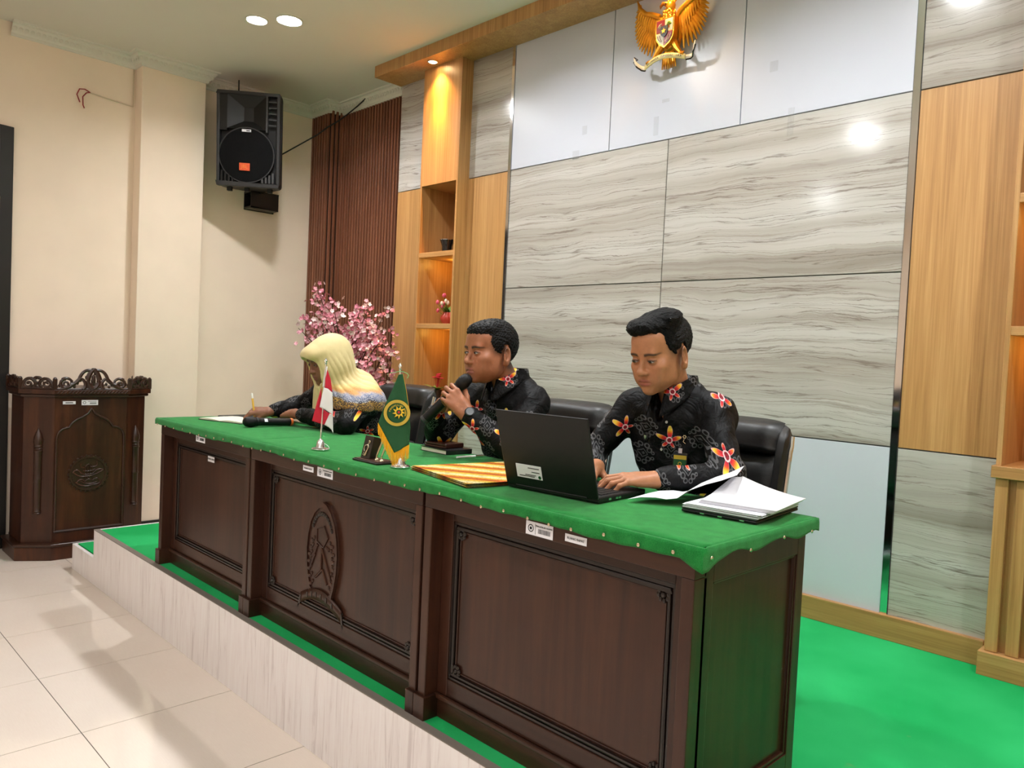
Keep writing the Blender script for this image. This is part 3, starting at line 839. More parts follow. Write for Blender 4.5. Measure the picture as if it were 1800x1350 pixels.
    for a in (-0.022, -0.008, 0.006, 0.022): st([(a, 0.052), (a-0.001, 0.0), (a, -0.035)])
    st(arc((-0.045, 0.07), (-0.06, 0.035), (-0.02, 0.04))); st(arc((-0.02, 0.04), (0.0, 0.08), (0.012, 0.045))); st(arc((0.012, 0.045), (0.06, 0.035), (0.05, 0.075)))
    st(arc((-0.095, 0.01), (-0.07, 0.045), (-0.045, 0.005))); st(arc((-0.045, 0.005), (-0.03, -0.015), (0.03, 0.0))); st(arc((-0.09, 0.012), (-0.06, -0.025), (-0.02, -0.018)))
    st(arc((-0.02, -0.018), (0.04, -0.02), (0.09, 0.02))); st(arc((0.03, 0.0), (0.05, 0.035), (0.09, 0.02)))
    st(arc((-0.07, -0.06), (-0.05, -0.02), (-0.02, -0.055))); st(arc((-0.02, -0.055), (0.0, -0.02), (0.025, -0.05))); st(arc((0.025, -0.05), (0.05, -0.02), (0.07, -0.05)))
    st(arc((-0.075, -0.055), (-0.03, -0.10), (0.03, -0.075))); st(arc((0.03, -0.075), (0.08, -0.08), (0.07, -0.05))); st(arc((-0.05, -0.045), (-0.01, -0.085), (0.05, -0.06)))
    st(arc((-0.03, 0.02), (0.0, 0.01), (0.04, 0.025)))
    B(m, 'calligraphy', 'lectern_wood', t, smooth=True)
    # half columns on the chamfered sides
    prof0 = [(0.0005, 0.30), (0.02, 0.30), (0.022, 0.305), (0.018, 0.31), (0.022, 0.318), (0.019, 0.325), (0.0205, 0.52), (0.0225, 0.525), (0.0225, 0.532), (0.0205, 0.537), (0.021, 0.70), (0.024, 0.705), (0.024, 0.712), (0.02, 0.716), (0.024, 0.724), (0.019, 0.73), (0.024, 0.742), (0.021, 0.75), (0.025, 0.765), (0.024, 0.79), (0.016, 0.82), (0.006, 0.845), (0.0005, 0.858)]
    for s in (-1, 1):
        B(MB().lathe([(r*1.15, h) for r, h in prof0], (s*0.296, -0.162, 0), 16), 'half_column', 'lectern_dark', t, smooth=True)
    for (x, w, h, kind) in ((-0.135, 0.075, 0.020, 'room'), (-0.012, 0.10, 0.034, 'inventory')):
        s = B(MB().box(x-w/2, x+w/2, -0.2112, -0.21, 1.022-h/2, 1.022+h/2), 'sticker', 'paper', t)
        if kind == 'inventory':
            B(MB().lathe([(h*0.2, 0), (h*0.29, 0)], (x-w*0.33, -0.2118, 1.022), 20, 'y', cap=False), 'seal', 'ink', s)
            m = MB(); xx = x
            while xx < x+w*0.4: m.box(xx, xx+0.0016, -0.2118, -0.2113, 1.022-h*0.3, 1.022+h*0.02); xx += 0.0029
            B(m, 'barcode', 'ink', s)
            B(MB().box(x-w*0.12, x+w*0.4, -0.2118, -0.2113, 1.022+h*0.2, 1.022+h*0.26), 'print', 'ink', s)
        else:
            B(MB().box(x-w*0.3, x+w*0.3, -0.2118, -0.2113, 1.019, 1.0245), 'print', 'ink', s)

def build_speaker():
    M['rim_plastic'] = plain('rim_plastic', rgb(34, 34, 36), 0.45)
    t = thing('loudspeaker', 'black plastic loudspeaker with an orange badge hung high on the left wall', 'loudspeaker', (-0.42, -0.80, 3.0), math.radians(52))
    R = Matrix.Rotation(math.radians(5), 4, 'X')
    def B(mb, *a, **k): mb.xf(R); return mb.build(*a, world=False, **k)
    W, H = 0.23, 0.35
    top = [(-W, 0.05), (W, 0.05), (W, 0.13), (0.12, 0.33), (-0.12, 0.33), (-W, 0.13)]
    B(MB().prism(top, -H, H), 'cabinet', 'black_plastic', t, bevel=0.025, seg=3)
    # front rim
    m = MB().box(-W, W, -0.005, 0.07, H-0.022, H).box(-W, W, -0.005, 0.07, -H, -H+0.03).box(-W, -W+0.022, -0.005, 0.07, -H+0.03, H-0.022).box(W-0.022, W, -0.005, 0.07, -H+0.03, H-0.022)
    B(m, 'front_rim', 'rim_plastic', t, bevel=0.006)
    # horn mouth: funnel
    def funnel(m, o, i, y0, y1):
        vs = [(o[0], y0, o[2]), (o[1], y0, o[2]), (o[1], y0, o[3]), (o[0], y0, o[3]), (i[0], y1, i[2]), (i[1], y1, i[2]), (i[1], y1, i[3]), (i[0], y1, i[3])]
        m.add(vs, [(0, 1, 5, 4), (1, 2, 6, 5), (2, 3, 7, 6), (3, 0, 4, 7), (4, 5, 6, 7)])
    m = MB(); funnel(m, (-0.155, 0.13, 0.075, 0.325), (-0.04, 0.03, 0.14, 0.24), 0.0, 0.045)
    B(m, 'horn', 'black_plastic', t)
    B(MB().box(-0.21, -0.155, 0.0, 0.06, 0.06, 0.33), 'horn_cheek', 'black_plastic', t)
    B(MB().box(0.13, 0.142, -0.006, 0.06, 0.06, 0.33), 'horn_rib', 'grey_plastic', t)
    for k in range(5):
        z = 0.11+k*0.043
        B(MB().box(0.147, 0.205, 0.004, 0.03, z, z+0.008), 'vent_slat', 'grey_plastic', t)
    # woofer
    prof = [(0.203, 0.0), (0.198, -0.008), (0.19, -0.006), (0.188, 0.012), (0.165, 0.022), (0.155, 0.010), (0.14, 0.012), (0.06, 0.045), (0.055, 0.032), (0.0005, 0.022)]
    B(MB().lathe(prof, (-0.01, 0.012, -0.115), 48, 'y'), 'woofer', 'black_matte', t, smooth=True)
    B(MB().lathe([(0.207, 0.004), (0.206, -0.01), (0.199, -0.01), (0.198, 0.004)], (-0.01, 0.01, -0.115), 48, 'y', cap=False), 'woofer_ring', 'rim_plastic', t, smooth=True)
    def gr(u, v):
        a = 2*PI*u; r = 0.195*v
        return (-0.01+r*math.cos(a), -0.0-0.010*(1-v*v), -0.115+r*math.sin(a))
    g = NT('grille'); vor = g.n('ShaderNodeTexVoronoi'); g.t.links.new(g.coord('Object', (1, 1, 1)), vor.inputs['Vector']); vor.inputs['Scale'].default_value = 240
    M['grille'] = g.out(g.ramp(vor.outputs['Distance'], [(0.3, rgb(6, 6, 7)), (0.6, rgb(16, 16, 17))]), 0.8, spec=0.1)
    B(MB().grid(gr, 40, 6), 'grille', 'grille', t, smooth=True)
    for k in range(4):
        B(MB().box(0.10+k*0.026, 0.114+k*0.026, 0.0, 0.02, -0.315, -0.285+k*0.016), 'vent_slat', 'grey_plastic', t)
        B(MB().box(-0.12-k*0.026, -0.106-k*0.026, 0.0, 0.02, -0.315, -0.285+k*0.016), 'vent_slat', 'black_plastic', t)
    M['badge_orange'] = plain('badge_orange', rgb(214, 82, 38), 0.5)
    bd = B(MB().box(-0.06, 0.018, -0.016, -0.010, -0.232, -0.176), 'badge', 'badge_orange', t, bevel=0.002)
    M['badge_text'] = plain('badge_text', rgb(235, 130, 60), 0.5)
    add_text(bd, 'JBL', (-0.021, -0.0185, -0.204), 0.038, 'badge_text', R)
    lb = B(MB().box(-0.045, 0.022, -0.0065, -0.004, 0.055, 0.073), 'sticker', 'paper', t)
    B(MB().box(-0.012, 0.014, -0.0075, -0.0062, 0.060, 0.067), 'barcode', 'ink', lb)
    for x in (-0.15, -0.02, 0.15):
        B(MB().prism([(x-0.018, 0.06), (x+0.018, 0.06), (x+0.018, 0.10), (x-0.018, 0.10)], -H-0.03, -H+0.01), 'foot', 'black_matte', t, bevel=0.004)
    B(MB().box(-0.10, -0.092, 0.10, 0.11, H-0.01, H+0.10), 'hanging_strap', 'black_matte', t)
    # wall bracket: a thing of its own
    b = thing('speaker_bracket', 'black steel wall bracket under the loudspeaker', 'bracket', (LWX, -0.47, 2.56))
    MB().box(LWX, LWX+0.012, -0.60, -0.34, 2.555, 2.70).build('wall_plate', 'black_paint', b, bevel=0.003)
    MB().box(LWX+0.012, LWX+0.13, -0.60, -0.36, 2.56, 2.575).box(LWX+0.012, LWX+0.13, -0.60, -0.36, 2.685, 2.70).box(LWX+0.12, LWX+0.13, -0.60, -0.36, 2.56, 2.70).build('box_arm', 'black_paint', b, bevel=0.002)
    MB().tube([(LWX+0.07, -0.48, 2.69), (LWX+0.20, -0.55, 2.70), (-0.60, -0.66, 2.74)], 0.015, 8).build('tilt_arm', 'black_paint', b, smooth=True)

def build_wires():
    M['red_wire'] = plain('red_wire', rgb(150, 24, 34), 0.4); M['black_wire'] = plain('black_wire', rgb(22, 22, 22), 0.5); M['conduit'] = plain('conduit', rgb(214, 198, 172), 0.6)
    x = LWX+0.008
    t = thing('wall_wires', 'loose red wires dangling from a thin conduit on the upper left wall', 'wire', (x, -1.78, 3.05))
    MB().tube([(x, -1.475, CEIL-0.09), (x, -1.475, 3.158), (x, -1.762, 3.185)], 0.005, 6).build('conduit', 'conduit', t, smooth=True)
    MB().tube([(x, -1.76, 3.185), (x+0.01, -1.80, 3.198), (x+0.015, -1.835, 3.19), (x+0.01, -1.85, 3.15), (x+0.01, -1.83, 3.10)], 0.004, 6).build('red_wire', 'red_wire', t, smooth=True)
    MB().tube([(x, -1.765, 3.187), (x+0.012, -1.79, 3.175), (x+0.02, -1.815, 3.14), (x+0.012, -1.81, 3.085), (x+0.01, -1.80, 3.065)], 0.004, 6).build('red_wire', 'red_wire', t, smooth=True)
    c = MB().tube([(-0.70, -0.52, 2.93), (-0.80, -0.36, 3.02), (-0.795, -0.2, 3.138), (-0.692, -0.06, 3.253), (-0.60, -0.02, 3.31), (-0.506, 0.03, 3.36), (-0.39, 0.05, 3.405), (-0.285, 0.06, 3.443), (-0.21, 0.07, 3.478), (-0.172, 0.075, 3.5)], 0.0055, 6).build('speaker_cable', 'black_wire', None, smooth=True)
    tag(c, 'black cable running from the loudspeaker up to the ceiling cornice', 'cable')

def build_eagle():
    ex, ez = 2.832, 3.173
    t = thing('eagle_emblem', 'golden Garuda eagle emblem with a heraldic shield on the white wall panel', 'emblem', (ex, -0.02, ez))
    def W(x, y, z): return (ex+x, y, ez+z)
    for s in (-1, 1):
        m = MB()
        # leading edge of the wing
        le = [(0.045, .085), (0.07, .112), (0.11, .132), (0.15, .145), (0.185, .18), (0.203, .225)]
        m.tube([W(s*x, -0.055-0.12*x, z) for x, z in le], [0.016, 0.017, 0.016, 0.014, 0.011, 0.004], 8)
        # long feathers fanned from the edge
        n = 17
        for k in range(n):
            u = k/(n-1)
            ax = 0.05+0.14*u**0.85; az = 0.07+0.07*u+0.06*u*u*u
            ox = [0.055, 0.085, 0.115, 0.14, 0.162, 0.18, 0.195, 0.205, 0.213, 0.22, 0.224, 0.227, 0.228, 0.228, 0.226, 0.221, 0.212][k]
            oz = [-0.075, -0.083, -0.08, -0.07, -0.056, -0.04, -0.024, -0.006, 0.014, 0.034, 0.055, 0.077, 0.10, 0.124, 0.15, 0.178, 0.205][k]
            mx, mz = (ax+ox)/2+0.012*(1-u), (az+oz)/2-0.006
            yy = -0.04-0.10*ax
            m.tube([W(s*ax, yy, az), W(s*mx, yy-0.008+0.002*(k % 2), mz), W(s*ox, yy-0.002, oz)], [0.011, 0.0125, 0.003], 6)
        for k in range(12):
            u = k/11
            ax = 0.052+0.125*u; az = 0.085+0.055*u+0.04*u*u; ox = 0.058+0.135*u; oz = -0.02+0.10*u+0.04*u*u
            yy = -0.052-0.11*ax
            m.tube([W(s*ax, yy, az), W(s*ox, yy-0.004, (az+oz)/2), W(s*(ox+0.006), yy, oz)], [0.010, 0.010, 0.003], 6)
        m.build('wing', 'gold', t, smooth=True)
    # body, neck, head
    m = MB(); m.ball(W(0, -0.06, 0.0), (0.055, 0.03, 0.085), 16, 12); m.ball(W(0.004, -0.07, 0.095), (0.034, 0.03, 0.05), 14, 10); m.ball(W(0.012, -0.078, 0.14), (0.026, 0.026, 0.03), 14, 10)
    rnd = random.Random(2)
    for k in range(90):
        a = rnd.uniform(-1.4, 1.4); h = rnd.uniform(0.05, 0.16); r = 0.036 if h < 0.12 else 0.027
        m.ball(W(0.005+r*math.sin(a), -0.07-r*0.85*math.cos(a), h), (0.006, 0.004, 0.008), 5, 4)
    m.build('body', 'gold', t, smooth=True)
    m = MB().tube([W(0.0, -0.09, 0.15), W(-0.022, -0.10, 0.155), W(-0.036, -0.10, 0.143), W(-0.038, -0.098, 0.13)], [0.012, 0.010, 0.007, 0.001], 8); m.build('beak', 'gold_dark', t, smooth=True)
    m = MB().tube([W(0.02, -0.075, 0.155), W(0.036, -0.07, 0.172), W(0.042, -0.066, 0.19)], [0.012, 0.007, 0.001], 8); m.build('crest', 'gold', t, smooth=True)
    M['eagle_eye'] = plain('eagle_eye', rgb(25, 15, 10), 0.2)
    MB().ball(W(-0.004, -0.1015, 0.15), 0.004, 8, 6).build('eye', 'eagle_eye', t, smooth=True)
    # tail fan and thighs
    m = MB()
    for k in range(8):
        x = -0.035+0.07*k/7; m.tube([W(x*0.5, -0.05, -0.06), W(x*0.9, -0.055, -0.10), W(x*1.2, -0.05, -0.17+0.1*abs(x))], [0.008, 0.009, 0.003], 6)
    m.build('tail', 'gold', t, smooth=True)
    for s in (-1, 1):
        m = MB().tube([W(s*0.035, -0.065, -0.045), W(s*0.06, -0.075, -0.085), W(s*0.085, -0.075, -0.115), W(s*0.095, -0.078, -0.13)], [0.022, 0.017, 0.010, 0.008], 8)
        for q in (-0.013, -0.004, 0.005, 0.014):
            m.tube([W(s*0.095+q, -0.085, -0.118), W(s*0.097+q, -0.098, -0.13), W(s*0.097+q, -0.09, -0.145)], [0.006, 0.006, 0.002], 6)
        m.build('leg', 'gold', t, smooth=True)
    # shield
    def sh(s, dx=0, dz=0): return [(dx+s*a, dz+s*b) for a, b in ((-.052, .068), (.052, .068), (.052, .0), (.046, -.028), (.03, -.05), (0, -.07), (-.03, -.05), (-.046, -.028), (-.052, .0))]
    def plate(name, poly, mat, y0, y1, par=t): return MB().prism([(ex+a, ez+b) for a, b in poly], y0, y1, 'y').build(name, mat, par)
    M['sh_red'] = plain('sh_red', rgb(140, 18, 30), 0.35); M['sh_white'] = plain('sh_white', rgb(236, 228, 214), 0.4); M['sh_black'] = plain('sh_black', rgb(60, 62, 64), 0.35); M['sh_green'] = plain('sh_green', rgb(110, 150, 30), 0.5)
    sd = plate('shield', sh(1.1), 'gold', -0.104, -0.07)
    plate('quarter', [(-.05, .066), (-.002, .066), (-.002, .004), (-.05, .004)], 'sh_red', -0.107, -0.10, sd)
    plate('quarter', [(.002, .066), (.05, .066), (.05, .004), (.002, .004)], 'sh_white', -0.107, -0.10, sd)
    plate('quarter', [(-.05, 0), (-.002, 0), (-.002, -.066), (-.03, -.048), (-.045, -.026)], 'sh_white', -0.107, -0.10, sd)
    plate('quarter', [(.002, 0), (.05, 0), (.045, -.026), (.03, -.048), (.002, -.066)], 'sh_red', -0.107, -0.10, sd)
    plate('inner_shield', sh(0.42, 0, 0.004), 'sh_black', -0.112, -0.10, sd)
    star = [(0.016*(1 if k % 2 == 0 else 0.42)*math.sin(k*PI/5), 0.006+0.016*(1 if k % 2 == 0 else 0.42)*math.cos(k*PI/5)) for k in range(10)]
    plate('star', star, 'gold', -0.115, -0.11, sd)
    for (x, z, r) in ((0.026, 0.045, 0.011), (0.018, 0.038, 0.008), (0.034, 0.038, 0.008)):
        MB().ball(W(x, -0.107, z), (r, 0.004, r*0.7), 8, 5).build('banyan_crown', 'sh_green', sd, smooth=True)
    plate('banyan_trunk', [(.023, .038), (.029, .038), (.032, .018), (.02, .018)], 'gold_dark', -0.109, -0.106, sd)
    MB().tube([W(-0.04, -0.108, 0.03), W(-0.03, -0.109, 0.042), W(-0.018, -0.109, 0.048)], [0.003, 0.004, 0.002], 6).tube([W(-0.03, -0.108, 0.024), W(-0.024, -0.108, 0.034), W(-0.014, -0.108, 0.03)], [0.003, 0.003, 0.001], 6).build('bull_head', 'sh_white', sd, smooth=True)
    for k in range(2):
        MB().tube([W(-0.04+k*0.012, -0.109, -0.012), W(-0.034+k*0.012, -0.109, -0.03), W(-0.018+k*0.006, -0.109, -0.045)], 0.0015, 5).build('rice_sprig', 'sh_black', sd)
        MB().tube([W(0.04-k*0.012, -0.109, -0.012), W(0.034-k*0.012, -0.109, -0.03), W(0.018-k*0.006, -0.109, -0.045)], 0.0015, 5).build('cotton_sprig', 'sh_white', sd)
    # ribbon held in the claws
    def rb(u, v):
        x = -0.125+0.25*u; z = -0.148+0.022*math.sin(u*PI)+0.026*(v-0.5)
        return W(x, -0.09-0.025*math.sin(u*PI), z)
    M['ribbon_ivory'] = plain('ribbon_ivory', rgb(232, 214, 150), 0.45)
    r = MB().grid(rb, 24, 2).build('ribbon', 'ribbon_ivory', t, smooth=True, solid=0.005)
    motto = 'BHINNEKA TUNGGAL IKA'
    for k, chx in enumerate(motto):
        if chx == ' ': continue
        u = 0.09+0.82*k/(len(motto)-1); a_, b_ = Vector(rb(u-0.01, 0.5)), Vector(rb(u+0.01, 0.5)); p_ = Vector(rb(u, 0.5)); d_ = b_-a_
        mt = Matrix.Translation(p_+Vector((0, -0.0036, 0))) @ Matrix.Rotation(math.atan2(d_.y, d_.x), 4, 'Z') @ Matrix.Rotation(PI/2, 4, 'X') @ Matrix.Rotation(math.atan2(d_.z, d_.x), 4, 'Z')
        add_text(r, chx, (0, 0, 0), 0.015, 'sh_black', R=mt, rot=(0, 0, 0), world=True)
    for s in (-1, 1):
        def tl(u, v): return W(s*(0.125+0.065*u), -0.085+0.02*math.sin(u*5), -0.15+0.052*u*u+0.024*(v-0.5)+0.004*math.sin(u*7))
        MB().grid(tl, 10, 2).build('ribbon_tail', 'sh_white', t, smooth=True, solid=0.004)
        MB().tube([tl(u, 0) for u in (0, 0.25, 0.5, 0.75, 1)], 0.004, 6).build('ribbon_border', 'eagle_eye', t, smooth=True)
        MB().tube([tl(1, 0), W(s*0.175, -0.09, -0.095), tl(1, 1)], 0.0035, 6).build('ribbon_border', 'eagle_eye', t, smooth=True)

build_lectern(); build_speaker(); build_wires(); build_eagle()
# ================================================================== CHAIRS
def build_chair():
    """executive chair, local frame: sitter looks along -Y, origin on the floor under the seat"""
    t = thing('office_chair', 'chair', 'chair', (0, 0, 0))
    B = lambda mb, *a, **k: mb.build(*a, world=False, **k)
    HW = 0.255
    def backpt(u, v, off):
        # u across -1..1, v 0..1 upwards; wraps forward at the sides, rolls back at the top
        x = u*HW*(1.0-0.05*max(0, v-0.9)*10*abs(u)**6)
        z = 0.46+0.505*v-0.02*abs(u)**5*(v > 0.8)
        y = 0.20+0.10*v-0.055*abs(u)**3+off
        if v > 0.88: y += 0.035*((v-0.88)/0.12)**2; z -= 0.010*((v-0.88)/0.12)**2
        return x, y, z
    def pad(u0, u1, v0, v1, th, puff, nu=16, nv=12):
        m = MB()
        def front(a, b):
            u = u0+(u1-u0)*a; v = v0+(v1-v0)*b
            e = min(1, min(a, 1-a)*7)**0.5*min(1, min(b, 1-b)*7)**0.5
            x, y, z = backpt(u, v, -puff*e); return (x, y, z)
        def rear(a, b):
            u = u0+(u1-u0)*(1-a); v = v0+(v1-v0)*b
            e = min(1, min(a, 1-a)*6)**0.5*min(1, min(b, 1-b)*6)**0.5
            x, y, z = backpt(u, v, th*e); return (x, y, z)
        m.grid(front, nu, nv); m.grid(rear, nu, nv); return m
    B(pad(-0.86, 0.86, 0.74, 1.0, 0.055, 0.045), 'head_cushion', 'leather', t, smooth=True, angle=70)
    B(pad(-0.86, 0.86, 0.0, 0.745, 0.05, 0.040, 16, 16), 'back_cushion', 'leather', t, smooth=True, angle=70)
    for s in (-1, 1):
        m = pad(0.84, 1.02, 0.0, 0.985, 0.06, 0.03, 6, 18)
        if s < 0: m.v = [(-x, y, z) for x, y, z in m.v]
        B(m, 'side_bolster', 'leather_soft', t, smooth=True, angle=70)
        pts = [backpt(1.03, v, 0.02) for v in [i/14 for i in range(15)]]
        pts = [(s*x, y, z) for x, y, z in pts]
        pts = [(s*(HW+0.012), -0.16, 0.62), (s*(HW+0.012), 0.05, 0.61), (s*(HW+0.01), 0.17, 0.56)]+[p for p in pts if 0.60 < p[2] < 0.93]
        B(MB().tube(pts[3:], 0.0085, 8), 'chrome_side', 'chrome', t, smooth=True)
        arm = [(s*(HW+0.005), 0.20, 0.65), (s*(HW+0.02), 0.08, 0.665), (s*(HW+0.02), -0.10, 0.665), (s*(HW+0.02), -0.17, 0.64), (s*(HW+0.01), -0.18, 0.55), (s*(HW-0.03), -0.12, 0.42)]
        B(MB().tube(arm, 0.013, 8), 'arm', 'chrome', t, smooth=True)
        B(MB().box(s*(HW+0.02)-0.025, s*(HW+0.02)+0.025, -0.13, 0.11, 0.665, 0.69), 'arm_pad', 'leather', t, bevel=0.01, seg=3)
    def seat(a, b):
        u = a*2-1; v = b*2-1
        return (u*0.25, -0.02+v*0.25, 0.465-0.03*abs(u)**4-0.03*abs(v)**4)
    def seatb(a, b):
        u = -(a*2-1); v = b*2-1
        return (u*0.25, -0.02+v*0.25, 0.39+0.015*abs(u)**4+0.015*abs(v)**4)
    m = MB().grid(seat, 12, 12).grid(seatb, 12, 12)
    for k in range(12):
        a0, a1 = k/12, (k+1)/12
        m.add([seat(a0, 0), seat(a1, 0), seatb(1-a1, 0), seatb(1-a0, 0)], [(0, 1, 2, 3)]); m.add([seat(a0, 1), seat(a1, 1), seatb(1-a1, 1), seatb(1-a0, 1)], [(3, 2, 1, 0)])
        m.add([seat(0, a0), seat(0, a1), seatb(1, a1), seatb(1, a0)], [(3, 2, 1, 0)]); m.add([seat(1, a0), seat(1, a1), seatb(0, a1), seatb(0, a0)], [(0, 1, 2, 3)])
    B(m, 'seat', 'leather', t, smooth=True)
    B(MB().box(-0.12, 0.12, -0.14, 0.12, 0.35, 0.39), 'mechanism', 'black_plastic', t, bevel=0.01)
    B(MB().lathe([(0.03, 0.10), (0.03, 0.22), (0.02, 0.22), (0.02, 0.36)], (0, 0, 0), 16), 'gas_lift', 'chrome', t, smooth=True)
    for k in range(5):
        a = k*2*PI/5+0.3; c, s = math.cos(a), math.sin(a)
        B(MB().tube([(0.02*c, 0.02*s, 0.115), (0.15*c, 0.15*s, 0.10), (0.27*c, 0.27*s, 0.07)], [0.024, 0.02, 0.014], 8), 'base_arm', 'chrome', t, smooth=True)
        ca = B(MB().lathe([(0.027, -0.018), (0.027, 0.018)], (0.27*c, 0.27*s, 0.0285), 14, 'y'), 'caster', 'black_plastic', t, smooth=True)
    return t
def copy_thing(t):
    r = t.copy(); COL.objects.link(r)
    for ch in list(t.children):
        c = ch.copy(); COL.objects.link(c); c.parent = r
        for g in list(ch.children):
            d = g.copy(); COL.objects.link(d); d.parent = c
    return r
CH = [(1.885, -1.235, 'black leather office chair of the woman in the yellow headscarf', 0.03), (3.045, -1.235, 'black leather office chair of the man holding the microphone', 0.0), (3.80, -1.225, 'black leather office chair of the man typing on the laptop', 0.05)]
ch0 = build_chair()
for k, (x, y, lab, rz) in enumerate(CH):
    c = ch0 if k == 0 else copy_thing(ch0)
    c.location = (x, y, HS+0.001); c.rotation_euler = (0, 0, rz); c['label'] = lab; c['group'] = 'office chairs behind the desks'

# ================================================================== THINGS ON THE DESKS
TZ = DZ+0.0022
def build_laptop():
    t = thing('laptop', 'open black laptop with an inventory sticker on its lid', 'laptop', (3.735, -1.819, TZ), math.atan2(0.023, 0.329))
    B = lambda mb, *a, **k: mb.build(*a, world=False, **k)
    hw = 0.168
    B(MB().box(-hw, hw, 0.0, 0.245, 0.002, 0.019), 'base', 'black_plastic', t, bevel=0.004)
    B(MB().box(-hw+0.012, hw-0.012, 0.03, 0.135, 0.0185, 0.0196), 'keyboard_deck', 'black_matte', t)
    m = MB()
    for r in range(6):
        for c in range(15):
            x = -hw+0.02+c*0.0203; y = 0.034+r*0.0168
            m.box(x, x+0.017, y, y+0.014, 0.0194, 0.0215)
    B(m, 'keys', 'black_plastic', t)['kind'] = 'stuff'
    B(MB().box(-0.05, 0.05, 0.155, 0.225, 0.0186, 0.0194), 'touchpad', 'grey_plastic', t)
    for y in (0.05, 0.085, 0.10): B(MB().box(hw-0.001, hw+0.0006, y, y+0.012, 0.006, 0.012), 'port', 'chrome_soft', t)
    for x in (-hw+0.03, hw-0.03): B(MB().box(x-0.015, x+0.015, 0.01, 0.23, 0.0, 0.003), 'rubber_foot', 'black_matte', t)
    L = 0.236; ang = math.radians(17)
    R = Matrix.Translation((0, 0.004, 0.014)) @ Matrix.Rotation(ang, 4, 'X')
    B(MB().box(-hw, hw, -0.007, 0.0, 0.0, L).xf(R), 'lid', 'black_plastic', t, bevel=0.003)
    M['screen'] = NT('screen').out(rgb(30, 34, 40), 0.15, emit=rgb(170, 190, 215), estr=0.6)
    B(MB().box(-hw+0.008, hw-0.008, 0.0, 0.0006, 0.018, L-0.008).xf(R), 'screen', 'screen', t)
    B(MB().tube([(-0.13, 0.002, 0.013), (0.13, 0.002, 0.013)], 0.0065, 8), 'hinge', 'black_matte', t, smooth=True)
    s = B(MB().box(-0.118, -0.022, -0.0082, -0.007, 0.030, 0.072).xf(R), 'sticker', 'paper', t)
    m = MB()
    for (x0, x1, z) in ((-0.072, -0.030, 0.062), (-0.060, -0.030, 0.050), (-0.085, -0.045, 0.040), (-0.108, -0.050, 0.0355)): m.box(x0, x1, -0.0088, -0.0083, z, z+0.0022)
    B(m.xf(R), 'print', 'ink', s)['kind'] = 'stuff'
    M['green_dot'] = plain('green_dot', rgb(30, 110, 60), 0.5)
    B(MB().lathe([(0.0003, -0.0087), (0.0055, -0.0087)], (-0.031, 0, 0.037), 16, 'y').xf(R), 'seal', 'green_dot', s)

def microphone(mb_xf, parent, ring):
    """microphone along +X of its own frame, head at origin side"""
    def B(mb, *a, **k): mb.xf(mb_xf); return mb.build(*a, **k)
    M['mic_mesh'] = plain('mic_mesh', rgb(26, 26, 28), 0.35, 0.6, bump=0.6, bscale=900)
    B(MB().lathe([(0.0005, -0.030), (0.014, -0.027), (0.0225, -0.017), (0.0255, 0.0), (0.0255, 0.016), (0.0235, 0.028), (0.021, 0.033)], (0, 0, 0), 24, 'x'), 'grille_head', 'mic_mesh', parent, smooth=True)
    B(MB().lathe([(0.0262, 0.004), (0.0262, 0.010)], (0, 0, 0), 24, 'x', cap=False), 'grille_band', 'black_plastic', parent, smooth=True)
    B(MB().lathe([(0.021, 0.033), (0.0225, 0.038), (0.0205, 0.044), (0.0195, 0.06), (0.0185, 0.21), (0.0185, 0.213)], (0, 0, 0), 24, 'x'), 'handle', 'black_plastic', parent, smooth=True)
    B(MB().lathe([(0.0190, 0.213), (0.0190, 0.224), (0.016, 0.227), (0.0005, 0.227)], (0, 0, 0), 24, 'x'), 'end_ring', ring, parent, smooth=True)

def build_mic_on_desk():
    M['orange'] = plain('orange', rgb(232, 118, 50), 0.45)
    t = thing('microphone', 'black wireless microphone with an orange end ring lying on the desk', 'microphone', (1.75, -1.68, TZ))
    mx = Matrix.Translation((1.752, -1.778, TZ+0.0262)) @ Matrix.Rotation(math.radians(91), 4, 'Z') @ Matrix.Rotation(math.radians(1.9), 4, 'Y')
    microphone(mx, t, 'orange')
    MB().box(-0.010, 0.010, -0.006, 0.006, 0, 0.002).xf(mx @ Matrix.Translation((0.095, 0, 0.0185)) @ Matrix.Rotation(0.0, 4, 'X')).build('switch', 'chrome_soft', t)
    MB().box(-0.008, 0.008, -0.008, 0.008, 0, 0.0016).xf(mx @ Matrix.Rotation(math.radians(62), 4, 'X') @ Matrix.Translation((0.078, 0, 0.0183))).build('display', 'paper', t)

def pole_stand(t, bx, by, h, lean=(0, 0)):
    prof = [(0.033, 0.0), (0.034, 0.004), (0.031, 0.008), (0.019, 0.011), (0.0165, 0.018), (0.0135, 0.032), (0.009, 0.039), (0.006, 0.04), (0.0045, 0.044)]
    MB().lathe(prof, (bx, by, TZ), 28).build('foot', 'chrome_soft', t, smooth=True)
    top = (bx+lean[0], by+lean[1], TZ+h-0.02)
    MB().tube([(bx, by, TZ+0.035), top], 0.0033, 10).build('pole', 'chrome', t, smooth=True)
    MB().lathe([(0.0035, 0), (0.006, 0.003), (0.003, 0.006), (0.0065, 0.012), (0.005, 0.017), (0.0005, 0.025)], top, 12).build('finial', 'chrome', t, smooth=True)

